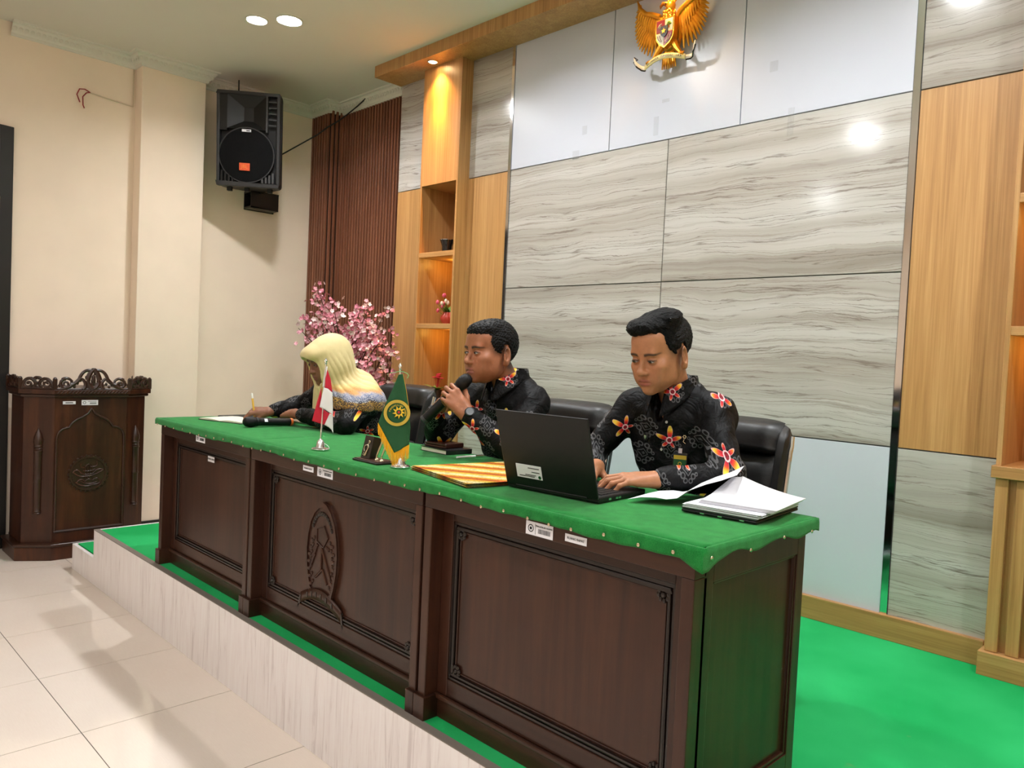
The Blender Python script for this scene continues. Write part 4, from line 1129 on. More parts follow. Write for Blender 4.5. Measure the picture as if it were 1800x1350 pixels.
def cloth_piece(name, poly, base, r, nrm, depth, mat, parent, wave=0.0):
    """sheet of cloth: outline in (along r, up), hung in a vertical plane with a soft wave"""
    import mathutils.geometry as G
    pts = [Vector((a, b)) for a, b in poly]
    # subdivide by grid clipping through a fan of interior points
    xs = [p.x for p in pts]; zs = [p.y for p in pts]
    edge = []
    for i in range(len(pts)):
        a, b = pts[i], pts[(i+1) % len(pts)]; k = max(1, int((b-a).length/0.006))
        edge += [a+(b-a)*(j/k) for j in range(k)]
    inner = []
    st = 0.006; z = min(zs)+st
    while z < max(zs):
        x = min(xs)+st
        while x < max(xs):
            p = Vector((x, z))
            ins = False; j = len(edge)-1
            for i in range(len(edge)):
                a, b = edge[i], edge[j]
                if (a.y > p.y) != (b.y > p.y) and p.x < (b.x-a.x)*(p.y-a.y)/(b.y-a.y)+a.x: ins = not ins
                j = i
            if ins and min((p-e).length for e in edge) > 0.0025: inner.append(p)
            x += st
        z += st
    allp = edge+inner; n = len(edge)
    v2, e2, f2, *_ = G.delaunay_2d_cdt(allp, [(i, (i+1) % n) for i in range(n)], [list(range(n))], 1, 1e-6)
    m = MB()
    def P(q):
        d = depth+wave*math.sin(q.x*95+q.y*22)
        return (base[0]+r[0]*q.x+nrm[0]*d, base[1]+r[1]*q.x+nrm[1]*d, base[2]+q.y)
    m.add([P(q) for q in v2], [tuple(f) for f in f2])
    return m.build(name, mat, parent, smooth=True, solid=0.0007, angle=80)

def build_flags():
    M['flag_red'] = plain('flag_red', rgb(200, 24, 50), 0.7); M['flag_white'] = plain('flag_white', rgb(238, 234, 234), 0.7); M['flag_green'] = plain('flag_green', rgb(14, 78, 40), 0.75)
    M['fringe'] = plain('fringe', rgb(244, 178, 18), 0.5); M['flag_gold'] = plain('flag_gold', rgb(196, 168, 60), 0.55); M['sun_yellow'] = plain('sun_yellow', rgb(240, 200, 50), 0.55)
    b = (2.602, -1.90, TZ); r = (0.5147, 0.8574); nr = (0.8574, -0.5147)
    t = thing('red_and_white_table_flag', 'small red and white flag on a chrome stand in front of the woman', 'flag', b)
    pole_stand(t, b[0], b[1], 0.352, (0.005, 0.008))
    def cp(nm, poly, d, mat, w=0.0015): cloth_piece(nm, poly, b, r, nr, d, mat, t, w)
    cp('white_fold', [(0.0071, 0.3232), (0.0161, 0.3235), (0.0156, 0.3127), (0.004, 0.2426), (-0.0, 0.2456)], 0.001, 'flag_white')
    cp('red_fold', [(0.0156, 0.3127), (0.0299, 0.2745), (0.0377, 0.2252), (0.0207, 0.234), (0.004, 0.2426)], 0.001, 'flag_red')
    cp('white_fold', [(0.004, 0.2426), (0.0207, 0.2386), (0.0378, 0.2236), (0.0410, 0.180), (0.0424, 0.1383), (0.0302, 0.146), (0.01, 0.159), (-0.0083, 0.1664)], 0.008, 'flag_white')
    cp('red_fold', [(-0.0036, 0.2455), (-0.002, 0.2), (-0.0083, 0.1664), (0.0302, 0.141), (0.0122, 0.0971), (-0.0348, 0.1115), (-0.0167, 0.1925)], -0.006, 'flag_red')
    cp('white_fold', [(0.0302, 0.141), (0.0424, 0.1383), (0.0445, 0.10), (0.0466, 0.0636), (0.0400, 0.078), (0.0291, 0.0881), (0.0122, 0.0971)], -0.005, 'flag_white')
    MB().tube([(b[0]+r[0]*q, b[1]+r[1]*q, TZ+z) for q, z in ((-0.002, 0.05), (0.004, 0.036), (0.014, 0.026), (0.027, 0.018), (0.034, 0.008), (0.030, 0.002))], 0.0012, 6).build('cord', 'flag_white', t, smooth=True)
    # green pennant
    b = (3.10, -1.90, TZ); r = (0.5954, 0.8034); nr = (0.8034, -0.5954)
    t = thing('green_pennant_flag', 'small green pennant with gold emblem and yellow fringe on a chrome stand', 'flag', b)
    pole_stand(t, b[0]+0.006, b[1]+0.008, 0.352, (-0.008, -0.010))
    green = [(-0.0076, 0.3163), (0.007, 0.3197), (0.02, 0.2657), (0.0319, 0.2034), (0.0395, 0.138), (0.0374, 0.0804), (0.012, 0.064), (-0.0119, 0.051), (-0.0335, 0.0879), (-0.0687, 0.1509), (-0.0516, 0.2059), (-0.027, 0.2639)]
    D = 0.012
    cloth_piece('pennant', green, b, r, nr, D, 'flag_green', t, 0.002)
    def Q(a, z, d): return (b[0]+r[0]*a+nr[0]*d, b[1]+r[1]*a+nr[1]*d, TZ+z)
    MB().tube([Q(*q, D) for q in ((0.007, 0.3197), (0.02, 0.2657), (0.0319, 0.2034))], 0.0012, 6).build('gold_edging', 'fringe', t, smooth=True)
    # round emblem
    def disc(name, ca, cz, r0, r1, d, mat, n=40, par=t):
        m = MB()
        vs = [Q(ca+rr*math.cos(2*PI*k/n), cz+rr*math.sin(2*PI*k/n), d) for rr in (r0, r1) for k in range(n)]
        m.add(vs, [(k, (k+1) % n, n+(k+1) % n, n+k) for k in range(n)])
        if r0 < 1e-4: pass
        return m.build(name, mat, par, solid=0.0004)
    em = disc('emblem_ring', -0.0075, 0.187, 0.034, 0.0445, D+0.0042, 'flag_gold')
    disc('emblem_ring', -0.0045, 0.187, 0.019, 0.0335, D+0.0036, 'flag_green', 40, em)
    m = MB()
    for k in range(9):
        th = 2*PI*k/9
        a0, a1, a2 = th-0.33, th, th+0.33
        m.add([Q(-0.0015+0.012*math.cos(a0), 0.19+0.012*math.sin(a0), D+0.0048), Q(-0.0015+0.0225*math.cos(a1-0.15), 0.19+0.0225*math.sin(a1-0.15), D+0.0048), Q(-0.0015+0.012*math.cos(a2), 0.19+0.012*math.sin(a2), D+0.0048), Q(-0.0015, 0.19, D+0.0048)], [(0, 1, 2, 3)])
    m.build('sun_petals', 'sun_yellow', em, solid=0.0004)['kind'] = 'stuff'
    disc('sun_centre', -0.0015, 0.19, 0.0002, 0.0085, D+0.0056, 'flag_green', 20, em)
    disc('sun_centre', -0.0015, 0.19, 0.0002, 0.0042, D+0.006, 'flag_red', 16, em)
    rot = math.atan2(r[1], r[0])
    txt = 'PENGADILAN AGAMA'
    for k, chx in enumerate(txt):
        if chx == ' ': continue
        th = PI*(0.93-1.02*k/(len(txt)-1))
        a, z = -0.0055+0.0265*math.cos(th), 0.187+0.0265*math.sin(th)
        p = Q(a, z, D+0.005)
        mt = Matrix.Translation(p) @ Matrix.Rotation(rot, 4, 'Z') @ Matrix.Rotation(PI/2, 4, 'X') @ Matrix.Rotation(th-PI/2, 4, 'Z')
        add_text(em, chx, (0, 0, 0), 0.0085, 'sun_yellow', R=mt, rot=(0, 0, 0), world=True)
    # fringe strands
    m = MB(); rnd = random.Random(9)
    E = [((-0.0687, 0.1509), (-0.0119, 0.051), 30, 0.036, 0.05), ((-0.0119, 0.051), (0.0374, 0.0804), 24, 0.05, 0.047)]
    for p, q, n, l0, l1 in E:
        for k in range(n+1):
            u = k/n; a = p[0]+(q[0]-p[0])*u; z = p[1]+(q[1]-p[1])*u; L = l0+(l1-l0)*u+rnd.uniform(-0.003, 0.003)
            z1 = max(z-L, 0.004)
            m.tube([Q(a, z, D), Q(a+rnd.uniform(-0.001, 0.001), (z+z1)/2, D+rnd.uniform(-0.001, 0.002)), Q(a+rnd.uniform(-0.002, 0.002), z1, D+rnd.uniform(-0.002, 0.002))], [0.0012, 0.0011, 0.0008], 5)
    m.build('fringe', 'fringe', t, smooth=True)['kind'] = 'stuff'
    M['cord_green'] = plain('cord_green', rgb(120, 190, 120), 0.5)
    MB().tube([Q(a, z, 0.004) for a, z in ((-0.036, 0.3206), (-0.02, 0.3235), (-0.0054, 0.3275), (0.010, 0.326), (0.022, 0.321), (0.0261, 0.315), (0.0224, 0.3053))], 0.0013, 6).build('cord', 'cord_green', t, smooth=True)

def build_pen_stand():
    t = thing('desk_pen_stand', 'dark wooden pen stand with a gilt figure beside the green pennant', 'pen stand', (2.955, -1.895, TZ))
    MB().box(2.878, 3.032, -1.936, -1.853, TZ, TZ+0.007).build('base', 'mahogany_dark', t, bevel=0.003)
    MB().box(2.884, 3.026, -1.931, -1.858, TZ+0.007, TZ+0.010).build('base_top', 'mahogany', t, bevel=0.002)
    R = Matrix.Translation((2.922, -1.912, TZ+0.009)) @ Matrix.Rotation(math.radians(-14), 4, 'X')
    pl = MB().box(-0.027, 0.027, 0.0, 0.034, 0.0, 0.082).xf(R).build('plaque', 'mahogany_dark', t, bevel=0.0015)
    m = MB(); y = -0.002
    def s(pts, r=0.0018): m.tube([(a, y, z) for a, z in pts], r, 6)
    s([(0.004, 0.05), (-0.012, 0.046), (-0.014, 0.034), (-0.008, 0.024)]); s([(0.004, 0.052), (0.010, 0.04), (0.006, 0.026)], 0.003); s([(0.006, 0.03), (0.002, 0.016), (-0.002, 0.01)], 0.004); s([(-0.014, 0.014), (-0.006, 0.010), (0.008, 0.012)]); s([(-0.012, 0.02), (-0.004, 0.016), (0.009, 0.018)], 0.002)
    s([(0.006, 0.056), (0.013, 0.058), (0.014, 0.064)], 0.0022); m.ball((0.008, y, 0.063), 0.004, 8, 6)
    m.xf(R).build('gilt_figure', 'brass', pl, smooth=True)
    for x in (2.975, 3.004):
        MB().lathe([(0.009, 0.0), (0.008, 0.003), (0.004, 0.006), (0.003, 0.012), (0.0035, 0.016)], (x, -1.897, TZ+0.010), 14).build('pen_socket', 'brass', t, smooth=True)
        MB().tube([(x, -1.897, TZ+0.024), (x+0.004, -1.888, TZ+0.05), (x+0.008, -1.879, TZ+0.078)], [0.003, 0.0045, 0.003], 8).build('pen_holder', 'brass', t, smooth=True)

def build_folders():
    t = NT('batik_folder'); v = t.coord('Object', (1, 1, 1)); x, y, z = t.sep(v)
    u = t.math('SUBTRACT', t.math('MULTIPLY', x, 0.66), t.math('MULTIPLY', y, 0.75))
    w = t.math('ADD', t.math('MULTIPLY', y, 0.66), t.math('MULTIPLY', x, 0.75))
    nz = t.noise(v, 260, 2); n2 = t.noise(v, 30, 2)
    st = t.math('FRACT', t.math('ADD', t.math('MULTIPLY', u, 8.5), t.math('MULTIPLY', nz, 0.22)))
    col = t.ramp(st, [(0.0, rgb(238, 196, 60)), (0.14, rgb(246, 228, 150)), (0.30, rgb(250, 238, 190)), (0.46, rgb(240, 190, 50)), (0.60, rgb(214, 120, 28)), (0.72, rgb(178, 34, 30)), (0.80, rgb(214, 120, 30)), (0.95, rgb(238, 196, 60))])
    vor = t.n('ShaderNodeTexVoronoi'); t.t.links.new(t.comb(t.math('MULTIPLY', u, 17.0), t.math('MULTIPLY', w, 17.0), 0.0), vor.inputs['Vector']); vor.inputs['Scale'].default_value = 1.0; vor.inputs['Randomness'].default_value = 0.15
    sp = t.ramp(vor.outputs['Distance'], [(0.16, (1, 1, 1, 1)), (0.22, (0, 0, 0, 1))])
    inside = t.ramp(st, [(0.12, (0, 0, 0, 1)), (0.2, (1, 1, 1, 1)), (0.36, (1, 1, 1, 1)), (0.42, (0, 0, 0, 1))])
    col = t.mix(t.math('MULTIPLY', t.math('MULTIPLY', sp, inside), 0.8), col, rgb(60, 50, 20))
    col = t.mix(t.ramp(nz, [(0.52, (0, 0, 0, 1)), (0.60, (0.65, 0.65, 0.65, 1))]), col, rgb(110, 62, 16))
    M['batik_folder'] = t.out(col, 0.35)
    M['folder_edge'] = plain('folder_edge', rgb(50, 34, 20), 0.6)
    lab = ['topmost patterned folder of the yellow and red stack by the laptop', 'patterned folder just below the top of the yellow and red stack', 'middle folder of the yellow and red stack by the laptop', 'patterned folder second from the bottom of the yellow and red stack', 'bottom folder of the yellow and red stack, lying on the cloth']
    for k in range(5):
        f = thing('paper_folder', lab[4-k], 'folder', (3.38, -1.72, TZ+0.003*k), math.radians(-12+[0.6, -0.5, 0.9, -0.3, 0.0][k]), group='patterned folders beside the laptop')
        dx = [0.0, 0.004, -0.003, 0.003, 0.012][k]
        hx, hy = 0.187, 0.205
        B = lambda mb, *a, **kk: mb.build(*a, world=False, **kk)
        B(MB().box(-hx+dx, hx+dx, -hy, hy, 0.0, 0.0008), 'back_cover', 'folder_edge', f)
        B(MB().box(-hx+dx+0.004, hx+dx-0.004, -hy+0.003, hy-0.004, 0.0008, 0.0016), 'inner_sheet', 'paper', f)
        B(MB().box(-hx+dx, hx+dx, -hy, hy, 0.0016, 0.0025), 'front_cover', 'batik_folder', f)

def build_notebooks():
    M['cover_black'] = plain('cover_black', rgb(24, 22, 24), 0.4); M['cream_page'] = plain('cream_page', rgb(232, 226, 206), 0.8); M['brown_leather'] = plain('brown_leather', rgb(62, 30, 22), 0.35, bump=0.1)
    t = thing('notebook', 'closed black notebook lying under the brown wallet', 'notebook', (2.85, -1.475, TZ), math.radians(-2))
    B = lambda mb, *a, **k: mb.build(*a, world=False, **k)
    B(MB().box(-0.085, 0.085, -0.065, 0.065, 0.0, 0.002), 'cover', 'cover_black', t); B(MB().box(-0.085, 0.085, -0.065, 0.065, 0.016, 0.018), 'cover', 'cover_black', t)
    B(MB().box(-0.082, 0.080, -0.062, 0.062, 0.002, 0.016), 'pages', 'cream_page', t); B(MB().box(0.080, 0.086, -0.065, 0.065, 0.0, 0.018), 'spine', 'cover_black', t, bevel=0.003)
    t = thing('wallet', 'brown leather wallet resting on the closed notebook', 'wallet', (2.83, -1.47, TZ+0.0185), math.radians(4))
    B(MB().box(-0.062, 0.062, -0.05, 0.05, 0.0, 0.008), 'back_flap', 'brown_leather', t, bevel=0.003); B(MB().box(-0.062, 0.062, -0.05, 0.05, 0.009, 0.018), 'front_flap', 'brown_leather', t, bevel=0.003); B(MB().box(0.056, 0.063, -0.05, 0.05, 0.001, 0.017), 'fold', 'brown_leather', t, bevel=0.003)
    # ball pen
    t = thing('ball_pen', 'white and silver ball pen lying in front of the notebook', 'pen', (3.03, -1.50, TZ), math.radians(87))
    B(MB().lathe([(0.0005, -0.072), (0.004, -0.070), (0.0045, -0.03), (0.0045, 0.02)], (0, 0, 0.0048), 12, 'x'), 'barrel', 'flag_white', t, smooth=True)
    B(MB().lathe([(0.0045, 0.02), (0.0045, 0.055), (0.002, 0.068), (0.0007, 0.072)], (0, 0, 0.0048), 12, 'x'), 'grip', 'chrome_soft', t, smooth=True)
    B(MB().box(-0.068, -0.03, -0.001, 0.001, 0.009, 0.011), 'clip', 'chrome', t)
    # open notebook of the woman
    t = thing('open_notebook', 'open notebook with blank cream pages under the writing hand', 'notebook', (1.43, -1.70, TZ), math.radians(17))
    B(MB().box(-0.15, 0.15, -0.10, 0.10, 0.0, 0.0022), 'cover', 'cover_black', t)
    for s in (-1, 1):
        def pg(a, b): return (s*(0.002+0.142*a), -0.096+0.192*b, 0.0035+0.010*math.sin(min(1, a*1.6)*PI*0.5)*(1-0.55*a))
        def pb(a, b): return (s*(0.144-0.142*a), -0.096+0.192*b, 0.0024)
        m = MB().grid(pg, 12, 4).grid(pb, 12, 4)
        for e in (0.0, 1.0):
            for k in range(12):
                a0, a1 = k/12, (k+1)/12; m.add([pg(a0, e), pg(a1, e), pb(1-a1, e), pb(1-a0, e)], [(0, 1, 2, 3)])
        m.add([pg(1, 0), pg(1, 1), pb(0, 1), pb(0, 0)], [(0, 1, 2, 3)])
        B(m, 'page_block', 'cream_page', t)
    t = thing('phone', 'dark phone lying behind the open notebook at the desk corner', 'phone', (1.245, -1.60, TZ), math.radians(4))
    B(MB().box(-0.04, 0.04, -0.09, 0.09, 0.0, 0.008), 'body', 'grey_plastic', t, bevel=0.003); B(MB().box(-0.036, 0.036, -0.085, 0.085, 0.008, 0.0088), 'screen', 'black_plastic', t)

def build_papers():
    t = thing('closed_laptop', 'thin black closed laptop under the pile of papers', 'laptop', (4.18, -1.53, TZ), math.radians(5))
    B = lambda mb, *a, **k: mb.build(*a, world=False, **k)
    B(MB().box(-0.105, 0.105, -0.145, 0.145, 0.001, 0.009), 'base', 'black_plastic', t, bevel=0.003); B(MB().box(-0.105, 0.105, -0.145, 0.145, 0.0095, 0.0145), 'lid', 'grey_plastic', t, bevel=0.002)
    for y in (-0.06, -0.02): B(MB().box(-0.1055, -0.104, y, y+0.012, 0.003, 0.007), 'port', 'chrome_soft', t)
    for x in (-0.05, 0.0, 0.06): B(MB().box(x, x+0.012, -0.1456, -0.144, 0.003, 0.006), 'port', 'chrome_soft', t)
    # flat pile
    t = thing('paper_pile', 'flat pile of printed sheets on the closed laptop', 'paper', (4.185, -1.535, TZ+0.0147), math.radians(6))
    rnd = random.Random(4)
    for k in range(7):
        dx, dy, a = rnd.uniform(-0.004, 0.004), rnd.uniform(-0.004, 0.004), rnd.uniform(-0.02, 0.02)
        B(MB().box(-0.104, 0.104, -0.138, 0.142, k*0.0016, k*0.0016+0.0013).xf(Matrix.Translation((dx, dy, 0)) @ Matrix.Rotation(a, 4, 'Z')), 'sheet', 'paper' if k % 2 == 0 else 'paper_edge', t)
    # upper bundle bowed upwards
    t = thing('paper_bundle', 'bowed bundle of white printed sheets on top of the paper pile', 'paper', (4.20, -1.52, TZ+0.0268), math.radians(9))
    for k in range(6):
        o = k*0.0017
        def sh(a, b):
            x = -0.10+0.20*a+0.002*k; y = -0.12+0.26*b
            z = o+0.0006+0.030*(1-a)**2*b+0.022*max(0, b-0.3)*(1-a)
            return (x, y, z)
        B(MB().grid(sh, 10, 10), 'sheet', 'paper' if k in (0, 2, 5) else 'paper_edge', t, smooth=True, solid=0.0012)
    # loose folded sheet bridging laptop and pile
    t = thing('loose_sheet', 'loose folded white sheet sloping from the laptop up onto the papers', 'paper', (4.03, -1.58, TZ))
    prof = [(0.0, 0.010), (0.12, 0.018), (0.26, 0.020), (0.36, 0.017), (0.46, 0.022), (0.56, 0.045), (0.72, 0.066), (0.86, 0.080), (1.0, 0.098)]
    A0, A1 = Vector((3.93, -1.71)), Vector((4.165, -1.535))   # near edge, left to right
    B0, B1 = Vector((3.925, -1.605)), Vector((4.10, -1.375))  # far edge
    def ls(a, b):
        u = a*(len(prof)-1); i = min(int(u), len(prof)-2); f = u-i
        s = prof[i][0]+(prof[i+1][0]-prof[i][0])*f; z = prof[i][1]+(prof[i+1][1]-prof[i][1])*f
        n0 = A0+(A1-A0)*s; n1 = B0+(B1-B0)*s; p = n0+(n1-n0)*b
        return (p.x, p.y, TZ+z+0.006*b)
    MB().grid(ls, 32, 6).build('sheet', 'paper', t, smooth=True, solid=0.0006)

build_laptop(); build_mic_on_desk(); build_flags(); build_pen_stand(); build_folders(); build_notebooks(); build_papers()

# ================================================================== PLANTS AND SHELF THINGS
def build_blossom():
    bx, by = 0.36, -0.33
    M['petal_a'] = plain('petal_a', rgb(224, 160, 172), 0.6, var=0.15, vscale=60); M['petal_b'] = plain('petal_b', rgb(246, 216, 216), 0.6, var=0.1, vscale=60); M['petal_c'] = plain('petal_c', rgb(200, 120, 138), 0.6, var=0.2, vscale=60)
    M['bark'] = plain('bark', rgb(72, 46, 34), 0.8, var=0.3, vscale=40); M['stamen'] = plain('stamen', rgb(150, 40, 60), 0.6); M['pot_white'] = plain('pot_white', rgb(205, 200, 190), 0.4)
    t = thing('cherry_blossom_tree', 'artificial pink cherry blossom tree in front of the brown slatted wall', 'plant', (bx, by, HS))
    MB().lathe([(0.10, 0.0), (0.13, 0.02), (0.15, 0.24), (0.155, 0.26), (0.14, 0.26), (0.135, 0.235), (0.0005, 0.235)], (bx, by, HS+0.001), 28).build('pot', 'pot_white', t, smooth=True)
    rnd = random.Random(21)
    tips = []
    tr = MB().tube([(bx, by, HS+0.2), (bx+0.02, by+0.01, 0.9), (bx-0.01, by, 1.15)], [0.022, 0.018, 0.013], 8); tr.build('trunk', 'bark', t, smooth=True)
    # silhouette in (x, z) at the tree's depth: top and side extents
    targets = [(-0.25, 1.60), (-0.2, 1.72), (-0.06, 1.86), (0.06, 1.90), (0.10, 1.80), (0.2, 1.72), (0.30, 1.74), (0.42, 1.72), (0.55, 1.75), (0.70, 1.74), (0.80, 1.72), (0.82, 1.55), (0.80, 1.40), (0.82, 1.26), (0.70, 1.15), (0.60, 1.05), (0.45, 1.45), (0.25, 1.5), (0.1, 1.55), (-0.1, 1.52), (0.6, 1.5), (0.35, 1.28), (0.15, 1.3), (0.55, 1.3), (0.68, 1.32), (0.0, 1.42), (0.45, 1.12), (0.30, 1.60), (0.5, 1.62), (0.68, 1.60), (0.40, 0.98), (0.55, 1.20), (0.74, 1.5), (0.62, 1.66)]
    br = MB(); stations = []
    for k, (tx, tz) in enumerate(targets):
        ty = by+rnd.uniform(-0.13, 0.10); s = Vector((bx+rnd.uniform(-.01, .01), by, rnd.uniform(0.85, 1.15))); e = Vector((tx, ty, tz))
        mid = s*0.5+e*0.5+Vector((rnd.uniform(-.05, .05), rnd.uniform(-.04, .04), 0.05+rnd.uniform(0, 0.05)))
        pts = [s, s*0.45+mid*0.55, mid, mid*0.5+e*0.5+Vector((0, 0, 0.015)), e]
        MB().tube(pts, [0.008, 0.007, 0.0055, 0.004, 0.002], 6).build('branch', 'bark', t, smooth=True)
        for q in range(22):
            u = rnd.uniform(0.42, 1.03)
            p = s*(1-u)**2+mid*(2*u*(1-u))+e*u*u
            stations.append(p+Vector((rnd.gauss(0, 0.036), rnd.gauss(0, 0.036), rnd.gauss(0, 0.034))))
    def flower(m, c, d, r, mi=0, smi=1, lo=False):
        d = d.normalized(); a = d.orthogonal().normalized(); b = d.cross(a)
        for k in range(5):
            th = 2*PI*k/5; u = a*math.cos(th)+b*math.sin(th); w = a*math.cos(th+PI/2)+b*math.sin(th+PI/2)
            P = lambda f, g, e: c+u*r*f+w*r*g+d*r*e
            if lo: m.add([c, P(0.6, 0.42, 0.25), P(1.0, 0.2, 0.35), P(1.0, -0.2, 0.35), P(0.6, -0.42, 0.25)], [(0, 1, 2, 3, 4)], mi)
            else: m.add([P(0.06, 0, 0.02), P(0.38, 0.30, 0.16), P(0.72, 0.42, 0.30), P(0.98, 0.24, 0.34), P(0.93, 0.0, 0.30), P(0.98, -0.24, 0.34), P(0.72, -0.42, 0.30), P(0.38, -0.30, 0.16), P(0.55, 0, 0.10)], [(0, 1, 8), (1, 2, 8), (2, 3, 8), (3, 4, 8), (4, 5, 8), (5, 6, 8), (6, 7, 8), (7, 0, 8)], mi)
        if not lo: m.ball(c+d*r*0.12, r*0.15, 5, 3, smi)
    protos = []
    for k, pm in enumerate(('petal_a', 'petal_b', 'petal_c')):
        m = MB(); flower(m, Vector((0, 0, 0)), Vector((0, 0, 1)), 0.0165)
        o = m.build('blossom', [pm, 'stamen'], t, world=False); protos.append(o)
    rnd.shuffle(stations)
    view = Vector((0.86, -0.5, 0.05))
    used = [0, 0, 0]; n = 0
    ordered = sorted(stations, key=lambda p: -p.dot(view))
    stuff = MB()
    ok = lambda p: -0.24 < p.x < 0.86 and p.y < -0.13
    pick = [p for p in ordered if ok(p)]; front = pick[:440]; rnd.shuffle(front)
    for i, p in enumerate(front+pick[440:]):
        d = Vector((rnd.gauss(0.6, 0.6), rnd.gauss(-0.5, 0.6), rnd.gauss(0.1, 0.6)))
        if n < 290:
            k = rnd.choices((0, 1, 2), (0.42, 0.30, 0.28))[0]
            o = protos[k] if not used[k] else dup(protos[k], t)
            used[k] = 1; n += 1
            o.location = p-OBJ_LOC[t]; o.rotation_euler = d.to_track_quat('Z', 'Y').to_euler(); s = rnd.uniform(0.8, 1.25); o.scale = (s, s, s)
        else:
            flower(stuff, p, d, 0.0165*rnd.uniform(0.8, 1.2), rnd.choice((0, 0, 1, 2, 2)), lo=True)
    for q in range(1500):
        b = rnd.choice(stations); p = b+Vector((rnd.gauss(0, 0.03), rnd.gauss(0.01, 0.03), rnd.gauss(0, 0.03)))
        if ok(p): flower(stuff, p, Vector((rnd.gauss(0.5, 0.6), rnd.gauss(-0.5, 0.6), rnd.gauss(0, 0.6))), 0.0155*rnd.uniform(0.8, 1.2), rnd.choice((0, 0, 1, 2, 2)), lo=True)
    stuff.build('blossom_mass', ['petal_a', 'petal_b', 'petal_c'], t)['kind'] = 'stuff'

def build_shelf_things():
    M['terracotta'] = plain('terracotta', rgb(176, 62, 46), 0.35); M['leaf'] = plain('leaf', rgb(70, 120, 40), 0.5, var=0.3, vscale=50); M['leaf_var'] = plain('leaf_var', rgb(120, 150, 70), 0.5, var=0.35, vscale=40)
    M['tulip_pink'] = plain('tulip_pink', rgb(220, 90, 120), 0.5); M['tulip_white'] = plain('tulip_white', rgb(240, 222, 200), 0.5); M['red_petal'] = plain('red_petal', rgb(190, 26, 44), 0.55, var=0.2, vscale=60); M['pot_black'] = plain('pot_black', rgb(30, 24, 22), 0.4); M['ceramic_black'] = plain('ceramic_black', rgb(18, 18, 20), 0.12, spec=0.6)
    def leafblade(m, a, d, L, w, droop=0.3):
        d = d.normalized(); s = d.cross(Vector((0, 0, 1))).normalized()
        def g(u, v):
            p = a+d*L*u+Vector((0, 0, -droop*L*u*u))+s*(v-0.5)*2*w*math.sin(PI*min(1, 0.08+0.92*u)); return tuple(p)
        m.grid(g, 6, 2)
    rnd = random.Random(6)
    # tulips on the lower shelf
    c = Vector((1.0, 0.055, 1.6608))
    t = thing('potted_tulips', 'potted pink and white artificial tulips in a red ribbed pot on the shelf', 'plant', c)
    def rib(u, v):
        a = 2*PI*u; r = [0.034, 0.046, 0.055, 0.058, 0.054, 0.043, 0.036][min(6, int(v*6))]; r *= 1+0.05*math.cos(a*16)
        return (c.x+r*math.cos(a), c.y+r*math.sin(a), c.z+0.001+0.085*v)
    MB().grid(rib, 96, 6).lathe([(0.0005, 0.002), (0.034, 0.002)], c, 24).lathe([(0.0005, 0.08), (0.036, 0.08)], c, 24).build('pot', 'terracotta', t, smooth=True)
    for k in range(22):
        a = rnd.uniform(0, 2*PI); d = Vector((math.cos(a), math.sin(a), rnd.uniform(0.4, 1.6)))
        m = MB(); leafblade(m, c+Vector((0, 0, 0.08)), d, rnd.uniform(0.06, 0.105), 0.012); m.build('leaf', 'leaf', t, smooth=True)
    for k in range(11):
        a = rnd.uniform(0, 2*PI) if k > 3 else [3.4, 3.9, 4.3, 5.2][k]; R = rnd.uniform(0.03, 0.10); h = rnd.uniform(0.11, 0.20)
        if k == 0: R, h = 0.10, 0.095
        p = c+Vector((R*math.cos(a), R*0.9*math.sin(a), h))
        MB().tube([c+Vector((0, 0, 0.075)), c*0.5+p*0.5+Vector((0, 0, 0.02)), p], 0.002, 5).build('stem', 'leaf', t)
        MB().lathe([(0.003, -0.012), (0.011, -0.004), (0.0125, 0.006), (0.008, 0.015), (0.003, 0.02)], p, 10).build('tulip_head', 'tulip_pink' if k % 2 == 0 else 'tulip_white', t, smooth=True)
    # red flowers on the counter
    c = Vector((1.005, -0.03, 1.132))
    t = thing('potted_red_flowers', 'small potted red flower with broad pale leaves on the column counter', 'plant', c)
    MB().lathe([(0.026, 0.001), (0.034, 0.06), (0.036, 0.066), (0.032, 0.066), (0.03, 0.055), (0.0005, 0.055)], c, 20).build('pot', 'pot_black', t, smooth=True)
    for a, L in ((3.6, 0.15), (2.6, 0.12), (5.6, 0.10), (0.3, 0.12), (4.6, 0.10), (1.5, 0.1), (3.1, 0.10), (5.0, 0.12)):
        m = MB(); leafblade(m, c+Vector((0, 0, 0.06)), Vector((math.cos(a), math.sin(a), 0.75)), L, 0.02, 0.35); m.build('leaf', 'leaf_var', t, smooth=True)
    for k in range(12):
        a = rnd.uniform(0, 2*PI); R = rnd.uniform(0, 0.045); p = c+Vector((R*math.cos(a)+0.005, R*math.sin(a), 0.145+rnd.uniform(0, 0.035)))
        MB().tube([c+Vector((0, 0, 0.06)), p], 0.0015, 5).build('stem', 'red_petal', t)
        m = MB()
        for j in range(6):
            th = j*PI/3; m.ball((p.x+0.009*math.cos(th), p.y+0.009*math.sin(th), p.z), (0.008, 0.008, 0.004), 6, 4)
        m.build('flower', 'red_petal', t, smooth=True)
    # black cup and a small dark figure in the top niche
    c = Vector((0.99, 0.02, 2.1584))
    t = thing('black_cup', 'glossy black flared cup on the top shelf of the niche', 'cup', c)
    MB().lathe([(0.034, 0.001), (0.036, 0.05), (0.052, 0.095), (0.049, 0.097), (0.033, 0.05), (0.03, 0.008), (0.0005, 0.008)], c, 28).build('body', 'ceramic_black', t, smooth=True)
    MB().lathe([(0.0525, 0.092), (0.0535, 0.096), (0.049, 0.0985), (0.047, 0.095)], c, 28, cap=False).build('silver_rim', 'chrome_soft', t, smooth=True)
    c = Vector((1.12, 0.10, 2.1584))
